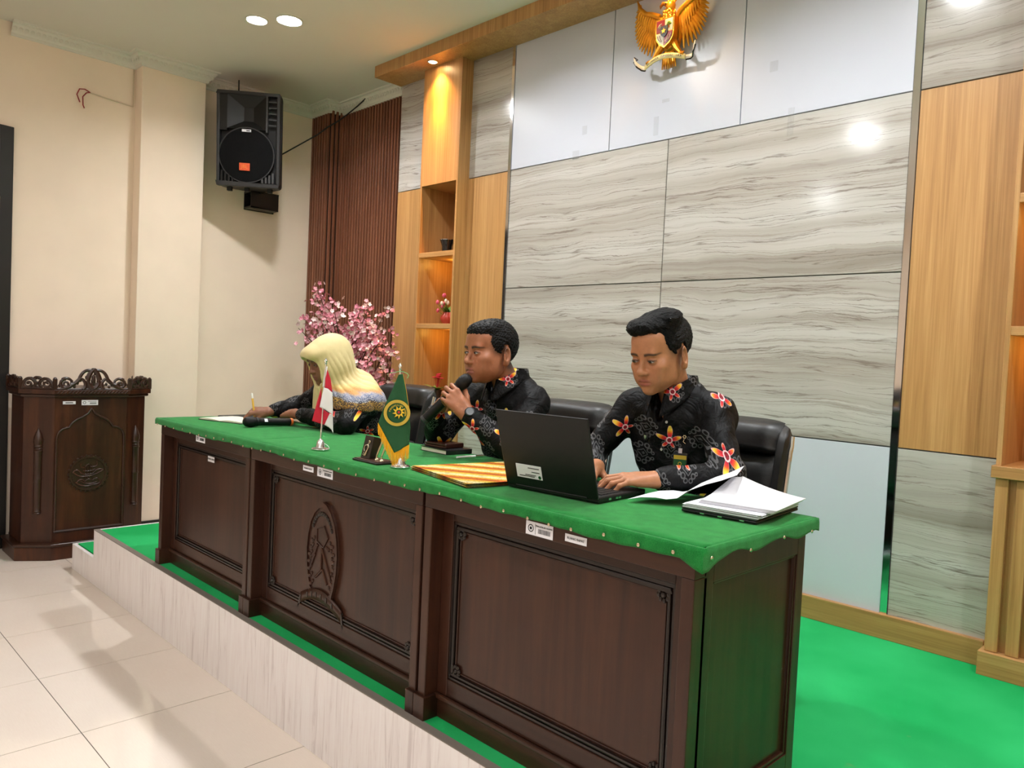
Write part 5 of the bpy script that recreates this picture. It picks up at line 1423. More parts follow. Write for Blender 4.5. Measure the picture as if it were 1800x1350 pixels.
    t = thing('dark_ewer', 'dark ewer mostly hidden at the right side of the top niche', 'vase', c)
    MB().lathe([(0.03, 0.001), (0.045, 0.05), (0.05, 0.10), (0.03, 0.17), (0.018, 0.21), (0.024, 0.25), (0.0005, 0.25)], c, 24).build('body', 'ceramic_black', t, smooth=True)
    MB().tube([(c.x-0.015, c.y, c.z+0.235), (c.x-0.04, c.y-0.01, c.z+0.25), (c.x-0.075, c.y-0.02, c.z+0.235)], [0.012, 0.008, 0.004], 8).build('spout', 'ceramic_black', t, smooth=True)

build_blossom(); build_shelf_things()
# ================================================================== PEOPLE: signed-distance modelling
V3 = lambda *a: np.array(a, dtype=np.float32)
class SDF:
    def __init__(self): self.ops = []
    def _add(self, fn, lo, hi, k, op): self.ops.append((fn, np.array(lo, float), np.array(hi, float), k, op)); return self
    def ell(self, c, r, k=0.02, op='u', R=None):
        c = np.array(c, np.float32); r = np.array(r, np.float32)
        Rm = None if R is None else np.array(Matrix(R).to_3x3().transposed(), np.float32)
        def fn(P):
            q = P-c
            if Rm is not None: q = q @ Rm.T
            k0 = np.linalg.norm(q/r, axis=1); k1 = np.linalg.norm(q/(r*r), axis=1)
            return k0*(k0-1.0)/np.maximum(k1, 1e-9)
        m = r.max() if R is not None else r
        return self._add(fn, c-m, c+m, k, op)
    def cap(self, a, b, ra, rb=None, k=0.02, op='u', flat=None):
        a = np.array(a, np.float32); b = np.array(b, np.float32); rb = ra if rb is None else rb
        ba = b-a; L2 = float(ba @ ba)
        def fn(P):
            q = P-a; h = np.clip(q @ ba/L2, 0, 1)
            return np.linalg.norm(q-h[:, None]*ba, axis=1)-(ra+(rb-ra)*h)
        r = max(ra, rb)
        return self._add(fn, np.minimum(a, b)-r, np.maximum(a, b)+r, k, op)
    def fun(self, fn, lo, hi, k=0.01, op='u'): return self._add(fn, lo, hi, k, op)
    def mesh(self, h, disp=None):
        us = [o for o in self.ops if o[4] == 'u']
        lo = np.min([o[1] for o in us], 0)-3*h; hi = np.max([o[2] for o in us], 0)+3*h
        n = np.ceil((hi-lo)/h).astype(int)+1
        ax = [lo[i]+h*np.arange(n[i]) for i in range(3)]
        F = np.full(n, 1.0, np.float32)
        for fn, l, u, k, op in self.ops:
            m = k+3*h
            s = [slice(max(0, int(np.floor((l[i]-m-lo[i])/h))), min(n[i], int(np.ceil((u[i]+m-lo[i])/h))+1)) for i in range(3)]
            if op == 'i': s = [slice(0, n[i]) for i in range(3)]
            if any(q.stop <= q.start for q in s): continue
            G = np.stack(np.meshgrid(ax[0][s[0]], ax[1][s[1]], ax[2][s[2]], indexing='ij'), -1).astype(np.float32)
            d = fn(G.reshape(-1, 3)).reshape(G.shape[:3]); A = F[s[0], s[1], s[2]]
            if op == 'u':
                t = np.clip(0.5+0.5*(A-d)/k, 0, 1); r = A*(1-t)+d*t-k*t*(1-t)
            else:
                if op == 's': d = -d
                t = np.clip(0.5-0.5*(A-d)/k, 0, 1); r = A*(1-t)+d*t+k*t*(1-t)
            F[s[0], s[1], s[2]] = r
        if disp is not None:
            near = np.abs(F) < 0.03
            ii = np.argwhere(near); P = (lo+ii*h).astype(np.float32)
            F[near] += disp(P)
        return surface_nets(F, lo, h)

def surface_nets(F, lo, h):
    ins = F < 0
    n = np.array(F.shape)
    c = [(a, b, d) for a in (0, 1) for b in (0, 1) for d in (0, 1)]
    view = lambda A, o: A[o[0]:n[0]-1+o[0], o[1]:n[1]-1+o[1], o[2]:n[2]-1+o[2]]
    cnt = sum(view(ins, o).astype(np.int8) for o in c)
    mask = (cnt > 0) & (cnt < 8)
    cells = np.argwhere(mask); idx = np.full(mask.shape, -1, np.int32); idx[mask] = np.arange(len(cells))
    vals = [F[cells[:, 0]+o[0], cells[:, 1]+o[1], cells[:, 2]+o[2]] for o in c]
    acc = np.zeros((len(cells), 3)); num = np.zeros(len(cells))
    for i in range(8):
        for j in range(i+1, 8):
            d = np.abs(np.subtract(c[i], c[j]))
            if d.sum() != 1: continue
            cr = (vals[i] < 0) != (vals[j] < 0)
            t = np.where(cr, vals[i]/np.where(cr, vals[i]-vals[j], 1), 0)
            p = np.array(c[i])[None]+(np.array(c[j])-np.array(c[i]))[None]*t[:, None]
            acc += np.where(cr[:, None], p, 0); num += cr
    V = lo+h*(cells+acc/num[:, None])
    faces = []
    for a in range(3):
        b, d = (a+1) % 3, (a+2) % 3
        o = [0, 0, 0]; o[a] = 1
        A = ins[:n[0]-o[0], :n[1]-o[1], :n[2]-o[2]]; Bv = ins[o[0]:, o[1]:, o[2]:]
        e = np.argwhere(A != Bv)
        e = e[(e[:, b] > 0) & (e[:, d] > 0) & (e[:, b] < n[b]-1) & (e[:, d] < n[d]-1)]
        sg = A[e[:, 0], e[:, 1], e[:, 2]]
        def cell(db, dd):
            q = e.copy(); q[:, b] += db; q[:, d] += dd
            return idx[q[:, 0], q[:, 1], q[:, 2]]
        Q = np.stack([cell(-1, -1), cell(0, -1), cell(0, 0), cell(-1, 0)], 1)
        Q[~sg] = Q[~sg][:, ::-1]
        faces.append(Q)
    Fc = np.concatenate(faces); Fc = Fc[(Fc >= 0).all(1)]
    return V, Fc

def np_object(name, parts, mat, parent, cols=None, smooth_it=0, loc=None):
    """join (V, F) arrays into one mesh object; parts may carry colours"""
    Vs = []; Fs = []; Cs = []; o = 0
    for p in parts:
        V, Fc = p[0], p[1]
        if smooth_it:
            E = np.concatenate([Fc[:, [i, (i+1) % 4]] for i in range(4)]); E = np.unique(np.sort(E, 1), axis=0)
            for _ in range(smooth_it):
                S = np.zeros_like(V); C = np.zeros(len(V)); np.add.at(S, E[:, 0], V[E[:, 1]]); np.add.at(S, E[:, 1], V[E[:, 0]]); np.add.at(C, E[:, 0], 1); np.add.at(C, E[:, 1], 1)
                V = 0.5*V+0.5*S/np.maximum(C, 1)[:, None]
        Vs.append(V); Fs.append(Fc+o); o += len(V)
        Cs.append(p[2] if len(p) > 2 else np.ones((len(V), 4)))
    V = np.concatenate(Vs); Fc = np.concatenate(Fs); C = np.concatenate(Cs)
    off = np.array(OBJ_LOC.get(parent, Vector((0, 0, 0)))) if parent is not None else np.zeros(3)
    me = bpy.data.meshes.new(name); V = V-off
    me.vertices.add(len(V)); me.vertices.foreach_set('co', V.astype(np.float32).ravel())
    me.loops.add(len(Fc)*4); me.loops.foreach_set('vertex_index', Fc.astype(np.int32).ravel())
    me.polygons.add(len(Fc)); me.polygons.foreach_set('loop_start', np.arange(0, len(Fc)*4, 4, dtype=np.int32)); me.polygons.foreach_set('loop_total', np.full(len(Fc), 4, np.int32))
    me.update(calc_edges=True); me.validate()
    me.polygons.foreach_set('use_smooth', np.ones(len(me.polygons), bool))
    if cols is not False:
        at = me.color_attributes.new('tint', 'FLOAT_COLOR', 'POINT'); at.data.foreach_set('color', C.astype(np.float32).ravel())
    me.materials.append(M[mat] if isinstance(mat, str) else mat)
    ob = bpy.data.objects.new(name, me); COL.objects.link(ob)
    if parent is not None: ob.parent = parent; OBJ_LOC[ob] = Vector(off)
    return ob

def xform(V, T):
    T = np.array(T); return V @ T[:3, :3].T+T[:3, 3]
def frame(origin, X, Z):
    X = Vector(X).normalized(); Z = Vector(Z); Z = (Z-X*Z.dot(X)).normalized(); Y = Z.cross(X)
    return Matrix(((X.x, Y.x, Z.x, origin[0]), (X.y, Y.y, Z.y, origin[1]), (X.z, Y.z, Z.z, origin[2]), (0, 0, 0, 1)))

def skin_material(name, base):
    t = NT(name); at = t.n('ShaderNodeAttribute', attribute_name='tint')
    nz = t.noise(t.coord(), 90, 3)
    col = t.mix(1.0, at.outputs['Color'], t.ramp(nz, [(0.3, (0.93, 0.92, 0.92, 1)), (0.7, (1.05, 1.03, 1.02, 1))]), 'MULTIPLY')
    t.bump(t.noise(t.coord(), 700, 2), 0.06, 0.001)
    m = t.out(col, 0.48, spec=0.4)
    t.b.inputs['Subsurface Weight'].default_value = 0.12; t.b.inputs['Subsurface Radius'].default_value = (0.012, 0.005, 0.003)
    t.b.inputs['Subsurface Scale'].default_value = 0.5
    return m

def batik_material(name, flowers=0.6, gray=0.5, base=(7, 7, 9)):
    """black shirt cloth printed with grey scroll motifs and red-yellow orchids"""
    t = NT(name); v = t.coord('Object'); x, y, z = t.sep(v)
    wob = t.noise(v, 9, 2)
    u = t.math('ADD', t.math('MULTIPLY', t.math('ADD', x, y), 0.78), t.math('MULTIPLY', wob, 0.02))
    w = t.math('ADD', z, t.math('ADD', t.math('MULTIPLY', wob, 0.015), t.math('MULTIPLY', t.math('SUBTRACT', x, y), 0.12)))
    def ring(px, py, cx, cy, r, wd):
        d = t.math('SQRT', t.math('ADD', t.math('POWER', t.math('SUBTRACT', px, cx), 2.0), t.math('POWER', t.math('SUBTRACT', py, cy), 2.0)))
        return t.math('LESS_THAN', t.math('ABSOLUTE', t.math('SUBTRACT', d, r)), wd)
    # grey scroll motif on a half-drop grid
    S = 1/0.085
    us = t.math('MULTIPLY', u, S); col_i = t.math('FLOOR', us)
    ws = t.math('ADD', t.math('MULTIPLY', w, S*0.9), t.math('MULTIPLY', t.math('MODULO', col_i, 2.0), 0.5))
    cu = t.math('ABSOLUTE', t.math('SUBTRACT', t.math('FRACT', us), 0.5)); cv = t.math('ABSOLUTE', t.math('SUBTRACT', t.math('FRACT', ws), 0.5))
    dia = t.math('ADD', cu, cv)
    g = t.math('LESS_THAN', t.math('ABSOLUTE', t.math('SUBTRACT', dia, 0.16)), 0.022)
    g = t.math('MAXIMUM', g, t.math('LESS_THAN', dia, 0.06))
    g = t.math('MAXIMUM', g, ring(cu, cv, 0.20, 0.17, 0.075, 0.020)); g = t.math('MAXIMUM', g, ring(cu, cv, 0.10, 0.31, 0.07, 0.020)); g = t.math('MAXIMUM', g, ring(cu, cv, 0.33, 0.10, 0.045, 0.018))
    wn = t.n('ShaderNodeTexWhiteNoise', noise_dimensions='2D'); t.t.links.new(t.comb(col_i, t.math('FLOOR', ws), 0.0), wn.inputs['Vector'])
    g = t.math('MULTIPLY', g, t.math('LESS_THAN', wn.outputs['Value'], 0.72))
    col = t.mix(t.math('MULTIPLY', g, gray), rgb(*base), rgb(140, 140, 143))
    # orchids
    S2 = 1/0.150
    u2 = t.math('ADD', t.math('MULTIPLY', u, S2), 0.31); w2 = t.math('MULTIPLY', w, S2*1.05)
    ci, ri = t.math('FLOOR', u2), t.math('FLOOR', w2)
    wn2 = t.n('ShaderNodeTexWhiteNoise', noise_dimensions='2D'); t.t.links.new(t.comb(ci, ri, 0.0), wn2.inputs['Vector'])
    h1, h2, h3 = t.sep(wn2.outputs['Color'])
    fx = t.math('SUBTRACT', t.math('FRACT', u2), t.math('ADD', 0.38, t.math('MULTIPLY', h1, 0.24)))
    fy = t.math('SUBTRACT', t.math('FRACT', w2), t.math('ADD', 0.38, t.math('MULTIPLY', h2, 0.24)))
    d = t.math('SQRT', t.math('ADD', t.math('MULTIPLY', fx, fx), t.math('MULTIPLY', fy, fy)))
    ang = t.math('ADD', t.math('ARCTAN2', fy, fx), t.math('MULTIPLY', h3, 6.28))
    pet = t.math('POWER', t.math('ABSOLUTE', t.math('COSINE', t.math('MULTIPLY', ang, 2.5))), 1.9)
    R = 0.36
    edge = t.math('MULTIPLY', pet, t.math('MULTIPLY', R, t.math('ADD', 0.74, t.math('MULTIPLY', t.math('SINE', t.math('ADD', ang, t.math('MULTIPLY', h1, 6.0))), 0.24))))
    vis = t.math('LESS_THAN', wn2.outputs['Value'], flowers)
    inside = t.math('MULTIPLY', t.math('LESS_THAN', d, edge), vis)
    fc = t.ramp(t.math('DIVIDE', d, R), [(0.0, rgb(120, 14, 34)), (0.30, rgb(190, 28, 44)), (0.44, rgb(216, 74, 34)), (0.58, rgb(240, 160, 40)), (0.72, rgb(250, 220, 80))])
    outl = t.math('MULTIPLY', t.math('LESS_THAN', t.math('ABSOLUTE', t.math('SUBTRACT', d, edge)), 0.012), t.math('MULTIPLY', vis, t.math('LESS_THAN', d, R*0.95)))
    outl = t.math('MULTIPLY', outl, t.math('GREATER_THAN', d, 0.05))
    col = t.mix(inside, col, fc); col = t.mix(t.math('MULTIPLY', outl, 0.8), col, rgb(225, 170, 170))
    rc = t.math('MULTIPLY', t.math('LESS_THAN', t.math('ABSOLUTE', t.math('SUBTRACT', d, 0.06)), 0.013), vis)
    col = t.mix(rc, col, rgb(230, 190, 190))
    h = t.noise(v, 16, 3, 0.6, 0.6)
    t.bump(h, 0.5, 0.03)
    return t.out(col, 0.6, spec=0.18)

def head_mesh(P, h=0.0026):
    """P: dict of proportions. Local frame: forward -Y, up +Z, origin between the ears."""
    w = P.get('w', 1.0); jaw = P.get('jaw', 1.0); fat = P.get('fat', 0.0)
    s = SDF()
    s.ell((0, 0.018, 0.042), (0.075*w, 0.095, 0.088), 0.02)
    s.ell((0, -0.03, -0.028), ((0.060+fat)*w, 0.066, 0.080), 0.03)
    s.ell((0, -0.052, -0.068), (0.040*jaw+fat, 0.044, 0.032), 0.03)
    s.ell((0, -0.084, -0.092), (0.019*jaw, 0.015, 0.013), 0.022)
    for q in (-1, 1):
        s.ell((q*0.046*w, -0.010, -0.050), (0.016+fat, 0.032, 0.030), 0.03)
        s.ell((q*0.044*w, -0.066, -0.014), (0.022, 0.022, 0.018), 0.025)
        s.ell((q*0.030, -0.074, -0.048), (0.022+fat, 0.018, 0.026), 0.025)
    s.cap((-0.036, -0.083, 0.030), (0.036, -0.083, 0.030), 0.011, 0.011, 0.018)
    s.ell((0, -0.058, 0.064), (0.054*w, 0.036, 0.042), 0.03)
    for q in (-1, 1): s.ell((q*0.0315, -0.102, 0.0095), (0.0185, 0.017, 0.0105), 0.012, 's')
    nl = P.get('nose', 1.0)
    s.cap((0, -0.089, 0.018), (0, -0.108*nl-0.002, -0.020), 0.0065, 0.0095, 0.012)
    s.ell((0, -0.113*nl, -0.0235), (0.0115, 0.0105, 0.0095), 0.010)
    for q in (-1, 1):
        s.ell((q*0.0125, -0.101*nl, -0.0265), (0.0085, 0.011, 0.0075), 0.007)
        s.ell((q*0.0075, -0.108*nl, -0.0335), (0.0035, 0.005, 0.003), 0.003, 's')
    # lids around the eyeballs
    op = P.get('eye_open', 0.0048)
    for q in (-1, 1):
        c = V3(q*0.0315, -0.0815, 0.0085)
        s.ell(c, (0.0158, 0.0138, 0.0125), 0.004)
    # mouth
    s.ell((0, -0.0950, -0.0533), (0.0235, 0.0105, 0.0054), 0.007)
    s.ell((0, -0.0938, -0.0655), (0.0205, 0.0110, 0.0066), 0.007)
    for q in (-1, 1):
        s.cap((q*0.0265, -0.0930, -0.0596), (q*0.014, -0.1030, -0.0592), 0.0004, 0.0019, 0.003, 's'); s.cap((q*0.014, -0.1030, -0.0592), (0, -0.1065, -0.0588), 0.0019, 0.0019, 0.003, 's')
    # ears
    for q in (-1, 1):
        R = Matrix.Rotation(q*0.38, 4, 'Z') @ Matrix.Rotation(-0.18, 4, 'X')
        s.ell((q*0.082*w, 0.018, -0.008), (0.0085, 0.0225, 0.0365), 0.007, 'u', R)
        s.ell((q*0.0890*w, 0.012, -0.002), (0.0065, 0.0135, 0.0225), 0.004, 's', R)
        s.ell((q*0.0835*w, 0.012, -0.006), (0.004, 0.006, 0.013), 0.004, 'u', R)
        s.ell((q*0.080*w, 0.009, -0.035), (0.007, 0.010, 0.011), 0.008)
    nk = P['neck']      # neck base in head-local coordinates
    s.cap((0, 0.040, -0.045), nk, 0.046*P.get('nw', 1.0), 0.056*P.get('nw', 1.0), 0.012)
    V, F = s.mesh(h)
    # eyelid slit: push the lids open by carving after meshing is not needed, eyes sit proud of the slit
    return V, F

def head_tint(V, skin, P):
    c = np.tile(np.array([*skin[:3], 1.0]), (len(V), 1))
    x, y, z = V[:, 0], V[:, 1], V[:, 2]; ax = np.abs(x)
    def blend(mask, col):
        m = np.clip(mask, 0, 1)[:, None]; c[:, :3] = c[:, :3]*(1-m)+np.array(col[:3])*m
    lip = np.exp(-((x/0.0235)**4))*(np.exp(-((z+0.0535)/0.0050)**4)+np.exp(-((z+0.0652)/0.0058)**4))*(y < -0.082)
    blend(lip*0.9, P['lip'])
    # eyebrows
    uu = np.clip((ax-0.011)/0.043, 0, 1)
    arch = 0.0285+0.0045*np.sin(uu*PI*0.85)-0.003*uu*uu
    br = np.exp(-((z-arch)/(0.0034+0.0020*(1-uu)))**4)*np.clip((ax-0.010)/0.004, 0, 1)*np.clip((0.054-ax)/0.006, 0, 1)*(y < -0.05)
    blend(br*P.get('brow', 0.9), (0.006, 0.005, 0.005))
    # cheeks and nose slightly redder, beard shade
    ck = np.exp(-(((ax-0.038)/0.022)**2+((z+0.02)/0.025)**2))*(y < -0.04)
    blend(ck*0.25, (skin[0]*1.08, skin[1]*0.82, skin[2]*0.75))
    if P.get('stubble', 0) > 0:
        sb = np.exp(-(((z+0.085)/0.03)**2))*(y < 0.0)+0.7*np.exp(-(((z+0.043)/0.006)**2+(x/0.026)**4))*(y < -0.07)
        blend(sb*P['stubble'], (skin[0]*0.55, skin[1]*0.55, skin[2]*0.58))
    fd = np.exp(-(((y+0.008)/0.030)**4))*np.clip((z+0.015)/0.035, 0, 1)*(ax > 0.055)*(y > -0.05)
    nape = np.clip((y-0.03)/0.02, 0, 1)*np.clip((z+0.085)/0.03, 0, 1)
    blend(np.clip(fd+nape, 0, 1)*P.get('fade', 0.0), (0.02, 0.017, 0.015))
    # dark lash line and lid crease
    for q in (-1, 1):
        dx = (x-q*0.0315)/0.0165; ll = np.exp(-((z-(0.0095+0.0045*(1-dx*dx)))/0.0016)**2)*(np.abs(dx) < 1)*(y < -0.082)
        blend(ll*0.85, (0.012, 0.008, 0.007))
    return c

def eyes(parent, T, P, gaze=(0, -1, 0)):
    M.setdefault('sclera', plain('sclera', rgb(158, 148, 140), 0.35)); M.setdefault('iris', plain('iris', rgb(28, 16, 11), 0.15))
    for q in (-1, 1):
        c = Vector((q*0.0315, -0.0815, 0.0085))
        # lens-shaped visible part of the eyeball, just proud of the lid
        op = P.get('eye_open', 0.0046); dz = P.get('eye_dz', 0.0); mt = Matrix(T)
        ex = 0.0132
        def up(x): return op*1.0*(1-(x/ex)**2)
        def lo(x): return -op*0.85*(1-(x/ex)**2)**0.8
        def yy(x, z, o): return -0.0142*math.sqrt(max(0.0, 1-(x/0.0165)**2-(z/0.0135)**2))-o
        m = MB()
        def eb(u, v):
            x = -ex+2*ex*u; z = lo(x)+(up(x)-lo(x))*v
            return (c.x+x, c.y+yy(x, z+dz, 0.0003), c.z+z+dz)
        m.grid(eb, 18, 5)
        e = m.xf(mt).build('eye', 'sclera', parent, smooth=True)
        gx, gz = P.get('gaze', (0, 0))
        m = MB(); ri = 0.0062
        def ir(u, v):
            x = gx-ri+2*ri*u; hh = math.sqrt(max(0.0, ri*ri-(x-gx)**2))
            z1 = min(up(x)*0.99, gz+hh); z0 = max(lo(x)*0.99, gz-hh); z = z0+(max(z1, z0)-z0)*v
            return (c.x+x, c.y+yy(x, z+dz, 0.0006), c.z+z+dz)
        m.grid(ir, 14, 4); m.xf(mt).build('iris', 'iris', e, smooth=True)
        M.setdefault('lash', plain('lash', rgb(16, 11, 9), 0.6))
        pts = []
        for k in range(13):
            x = -ex*1.04+2*ex*1.04*k/12; z = up(max(-ex, min(ex, x)))
            pts.append((c.x+x, c.y+yy(x, z+dz, 0.0007), c.z+z+dz+0.0004))
        MB().tube(pts, [0.0004]+[0.0010]*11+[0.0004], 6).xf(mt).build('lashes', 'lash', e, smooth=True)

def hand_parts(T, side, curls, thumb, skin, spread=(6, 1, -4, -10), fore=0.10, h=0.0024, scale=1.0, elbow=None):
    """one hand with five separate fingers. side +1 right, -1 left; T maps local (X fingers, Z back of hand) to world"""
    s = SDF(); ts = side
    base = [(0.088, 0.027), (0.091, 0.007), (0.086, -0.013), (0.077, -0.031)]
    Ls = [(0.043, 0.026, 0.021), (0.047, 0.029, 0.022), (0.043, 0.027, 0.021), (0.034, 0.021, 0.019)]
    rad = [(0.0093, 0.0082, 0.0068), (0.0095, 0.0084, 0.0070), (0.0090, 0.0080, 0.0067), (0.0080, 0.0070, 0.0060)]
    s.cap((0, 0.012*ts, 0), (0.05, 0.012*ts, 0.0), 0.0205, 0.019, 0.012)
    s.cap((0, -0.010*ts, 0), (0.05, -0.014*ts, 0.0), 0.0195, 0.018, 0.012)
    tips = []
    for i in range(4):
        b = np.array([base[i][0], base[i][1]*ts, 0.002])
        s.cap((0.02, base[i][1]*ts*0.55, 0.001), b, 0.0155, 0.0112, 0.010)
        yaw = math.radians(spread[i])*ts; pit = 0; p = b
        for j in range(3):
            pit += math.radians(curls[i][j])
            d = np.array([math.cos(pit)*math.cos(yaw), math.cos(pit)*math.sin(yaw), -math.sin(pit)])
            q = p+d*Ls[i][j]
            r0 = rad[i][j]; r1 = rad[i][min(j+1, 2)]*(0.9 if j == 2 else 1)
            s.cap(p, q, r0, r1, 0.004); p = q
        tips.append((p, d))
    # thumb leaves the side of the palm near its base
    p = np.array([0.022, 0.024*ts, -0.006]); th = thumb
    s.ell((0.032, 0.022*ts, -0.010), (0.030, 0.016, 0.015), 0.012)
    yaw, pit = math.radians(th[0]), math.radians(th[1])
    for j, (L, r0, r1) in enumerate(((0.044, 0.0135, 0.0105), (0.032, 0.0105, 0.0095), (0.026, 0.0095, 0.0075))):
        if j: yaw -= math.radians(th[2+j-1])
        d = np.array([math.cos(pit)*math.cos(yaw), math.cos(pit)*math.sin(yaw)*ts, -math.sin(pit)]); q = p+d*L
        s.cap(p, q, r0, r1, 0.006); p = q
    tips.append((p, d))
    fd = np.array([-1.0, 0, 0])
    if elbow is not None:
        fd = np.array(Matrix(T).inverted() @ Vector(elbow)); fd = fd/np.linalg.norm(fd)
    pv = np.cross(fd, [0, 0, 1]); pv = pv/np.linalg.norm(pv)*0.007
    for q in (-1, 1): s.cap(tuple(fd*fore+q*pv), tuple(q*pv+fd*0.004), 0.0255, 0.0205, 0.015)
    V, F = s.mesh(h)
    c = np.tile(np.array([*skin[:3], 1.0]), (len(V), 1))
    for (p, d) in tips:
        r = np.linalg.norm(V-(p+np.array([0, 0, 0.003])), axis=1); m = np.clip(1-r/0.009, 0, 1)[:, None]*0.45
        c[:, :3] = c[:, :3]*(1-m)+np.minimum(1, np.array(skin[:3])*np.array([1.35, 1.3, 1.35]))*m
    # knuckles a little darker (skin colour of the joints)
    for i in range(4):
        b = np.array([base[i][0], base[i][1]*ts, 0.010]); r = np.linalg.norm(V-b, axis=1); m = np.clip(1-r/0.010, 0, 1)[:, None]*0.22
        c[:, :3] = c[:, :3]*(1-m)+np.array(skin[:3])*0.7*m
    return xform(V*scale, T), F, c

def hair_mesh(kind, w=1.0, h=0.0019):
    s = SDF()
    if kind == 'quiff':
        s.ell((0, 0.022, 0.044), (0.083*w, 0.101, 0.096), 0.02)
        s.ell((-0.008, -0.045, 0.111), (0.062, 0.052, 0.028), 0.025)
        s.ell((-0.014, -0.062, 0.104), (0.042, 0.028, 0.019), 0.02)
        s.ell((0.02, 0.02, 0.121), (0.055, 0.06, 0.024), 0.025)
        s.ell((0.0, 0.085, 0.05), (0.06, 0.035, 0.06), 0.03)
        ys = [-0.13, -0.072, -0.060, -0.045, -0.030, -0.012, 0.004, 0.014, 0.030, 0.045, 0.07, 0.12]
        zs = [0.086, 0.082, 0.074, 0.055, 0.030, 0.012, 0.012, 0.034, 0.036, 0.000, -0.045, -0.055]
        amp, fr = 0.0017, 300
    else:
        s.ell((0, 0.022, 0.042), (0.080*w, 0.100, 0.094), 0.02)
        s.ell((0, -0.03, 0.099), (0.058, 0.056, 0.028), 0.025)
        s.ell((0, -0.062, 0.086), (0.050, 0.028, 0.022), 0.02)
        ys = [-0.13, -0.070, -0.058, -0.044, -0.030, -0.014, 0.000, 0.012, 0.030, 0.045, 0.07, 0.12]
        zs = [0.073, 0.069, 0.060, 0.042, 0.014, -0.006, 0.004, 0.032, 0.034, -0.02, -0.062, -0.07]
        amp, fr = 0.0020, 420
    def cut(P):
        x, y, z = P[:, 0], P[:, 1], P[:, 2]
        zc = np.interp(y, ys, zs)
        if kind == 'quiff': zc = zc+np.where(y < -0.04, 0.010*np.clip(x/0.05, -0.8, 1.2)*np.clip((-y-0.04)/0.04, 0, 1), 0)
        return (zc-z)*0.6
    s.fun(cut, (-.2, -.2, -.2), (.2, .2, .2), 0.010, 'i')
    s.ops[-1] = (s.ops[-1][0], s.ops[-1][1], s.ops[-1][2], 0.010, 'i')
    rg = np.random.RandomState(11)
    W = rg.normal(size=(26, 3)); W /= np.linalg.norm(W, axis=1)[:, None]; ph = rg.uniform(0, 6.28, 26)
    def disp(P):
        x, y, z = P[:, 0], P[:, 1], P[:, 2]; o = np.zeros(len(P), np.float32)
        if kind == 'quiff':
            # strands sweep back and to one side: vary fast across them, slowly along them
            a = x*0.75+z*0.25+0.012*np.sin(y*38+z*20); b = z*0.7-x*0.25+0.25*y+0.010*np.sin(y*30+x*40)
            for i in range(22):
                f = 120+i*26
                o += (0.0005 if i < 5 else 0.00024)*np.sin((a*W[i, 0]+b*W[i, 1])*f*1.6+y*18*W[i, 2]+ph[i])
            return o
        for i in range(26):
            f = 330+i*22
            o += 0.00028*np.sin((x*W[i, 0]+y*W[i, 1]+z*W[i, 2])*f*1.2+ph[i])
        return o
    return s.mesh(h, disp)
# ================================================================== PEOPLE
def rotm(yaw, pitch, roll=0.0):
    return Matrix.Rotation(yaw, 4, 'Z') @ Matrix.Rotation(pitch, 4, 'X') @ Matrix.Rotation(roll, 4, 'Y')
def lerp(a, b, t): return np.array(a)*(1-t)+np.array(b)*t

def shirt_sdf(J, P):
    s = SDF(); N = np.array(J['neck']); Ls, Rs = np.array(J['lsh']), np.array(J['rsh']); pel = np.array(J['pelvis'])
    ch = (Ls+Rs)/2
    fat = P.get('bulk', 1.0)
    c1 = lerp(ch, pel, 0.28)+np.array([0, 0.0, 0]); c2 = lerp(ch, pel, 0.66); c3 = pel
    ang = math.atan2(Ls[1]-Rs[1], Ls[0]-Rs[0]); R = Matrix.Rotation(ang, 4, 'Z')
    s.ell(c1, (0.168*fat, 0.112*fat, 0.175), 0.05, 'u', R); s.ell(c2, (0.158*fat, 0.118*fat, 0.16), 0.06, 'u', R); s.ell(c3, (0.165*fat, 0.125*fat, 0.11), 0.06, 'u', R)
    for S in (Ls, Rs): s.cap(N+np.array([0, 0.025, -0.012]), S+np.array([0, 0.008, 0.006]), 0.050, 0.040, 0.06)
    for S in (Ls, Rs): s.cap(N+np.array([0, 0.016, -0.025]), S+np.array([0, 0.002, -0.006]), 0.058, 0.050, 0.06)
    s.cap(N+np.array([0, 0.01, -0.01]), N+np.array([0, 0.0, -0.08]), 0.055, 0.09, 0.04)
    for S, E, W, cf in ((Ls, np.array(J['lel']), np.array(J['lwr']), P.get('cuff', 0.86)), (Rs, np.array(J['rel']), np.array(J['rwr']), P.get('cuff_r', P.get('cuff', 0.86)))):
        s.cap(S, E, 0.056, 0.048, 0.045); e = lerp(E, W, cf); s.cap(E, e, 0.050, 0.038, 0.03)
        # folds gathered at the elbow
        for f in (-0.10, 0.0, 0.09):
            q = lerp(E, S, 0.12) if f < 0 else (E if f == 0 else lerp(E, W, 0.18))
            s.ell(q, (0.050, 0.050, 0.047), 0.015)
    return s, R

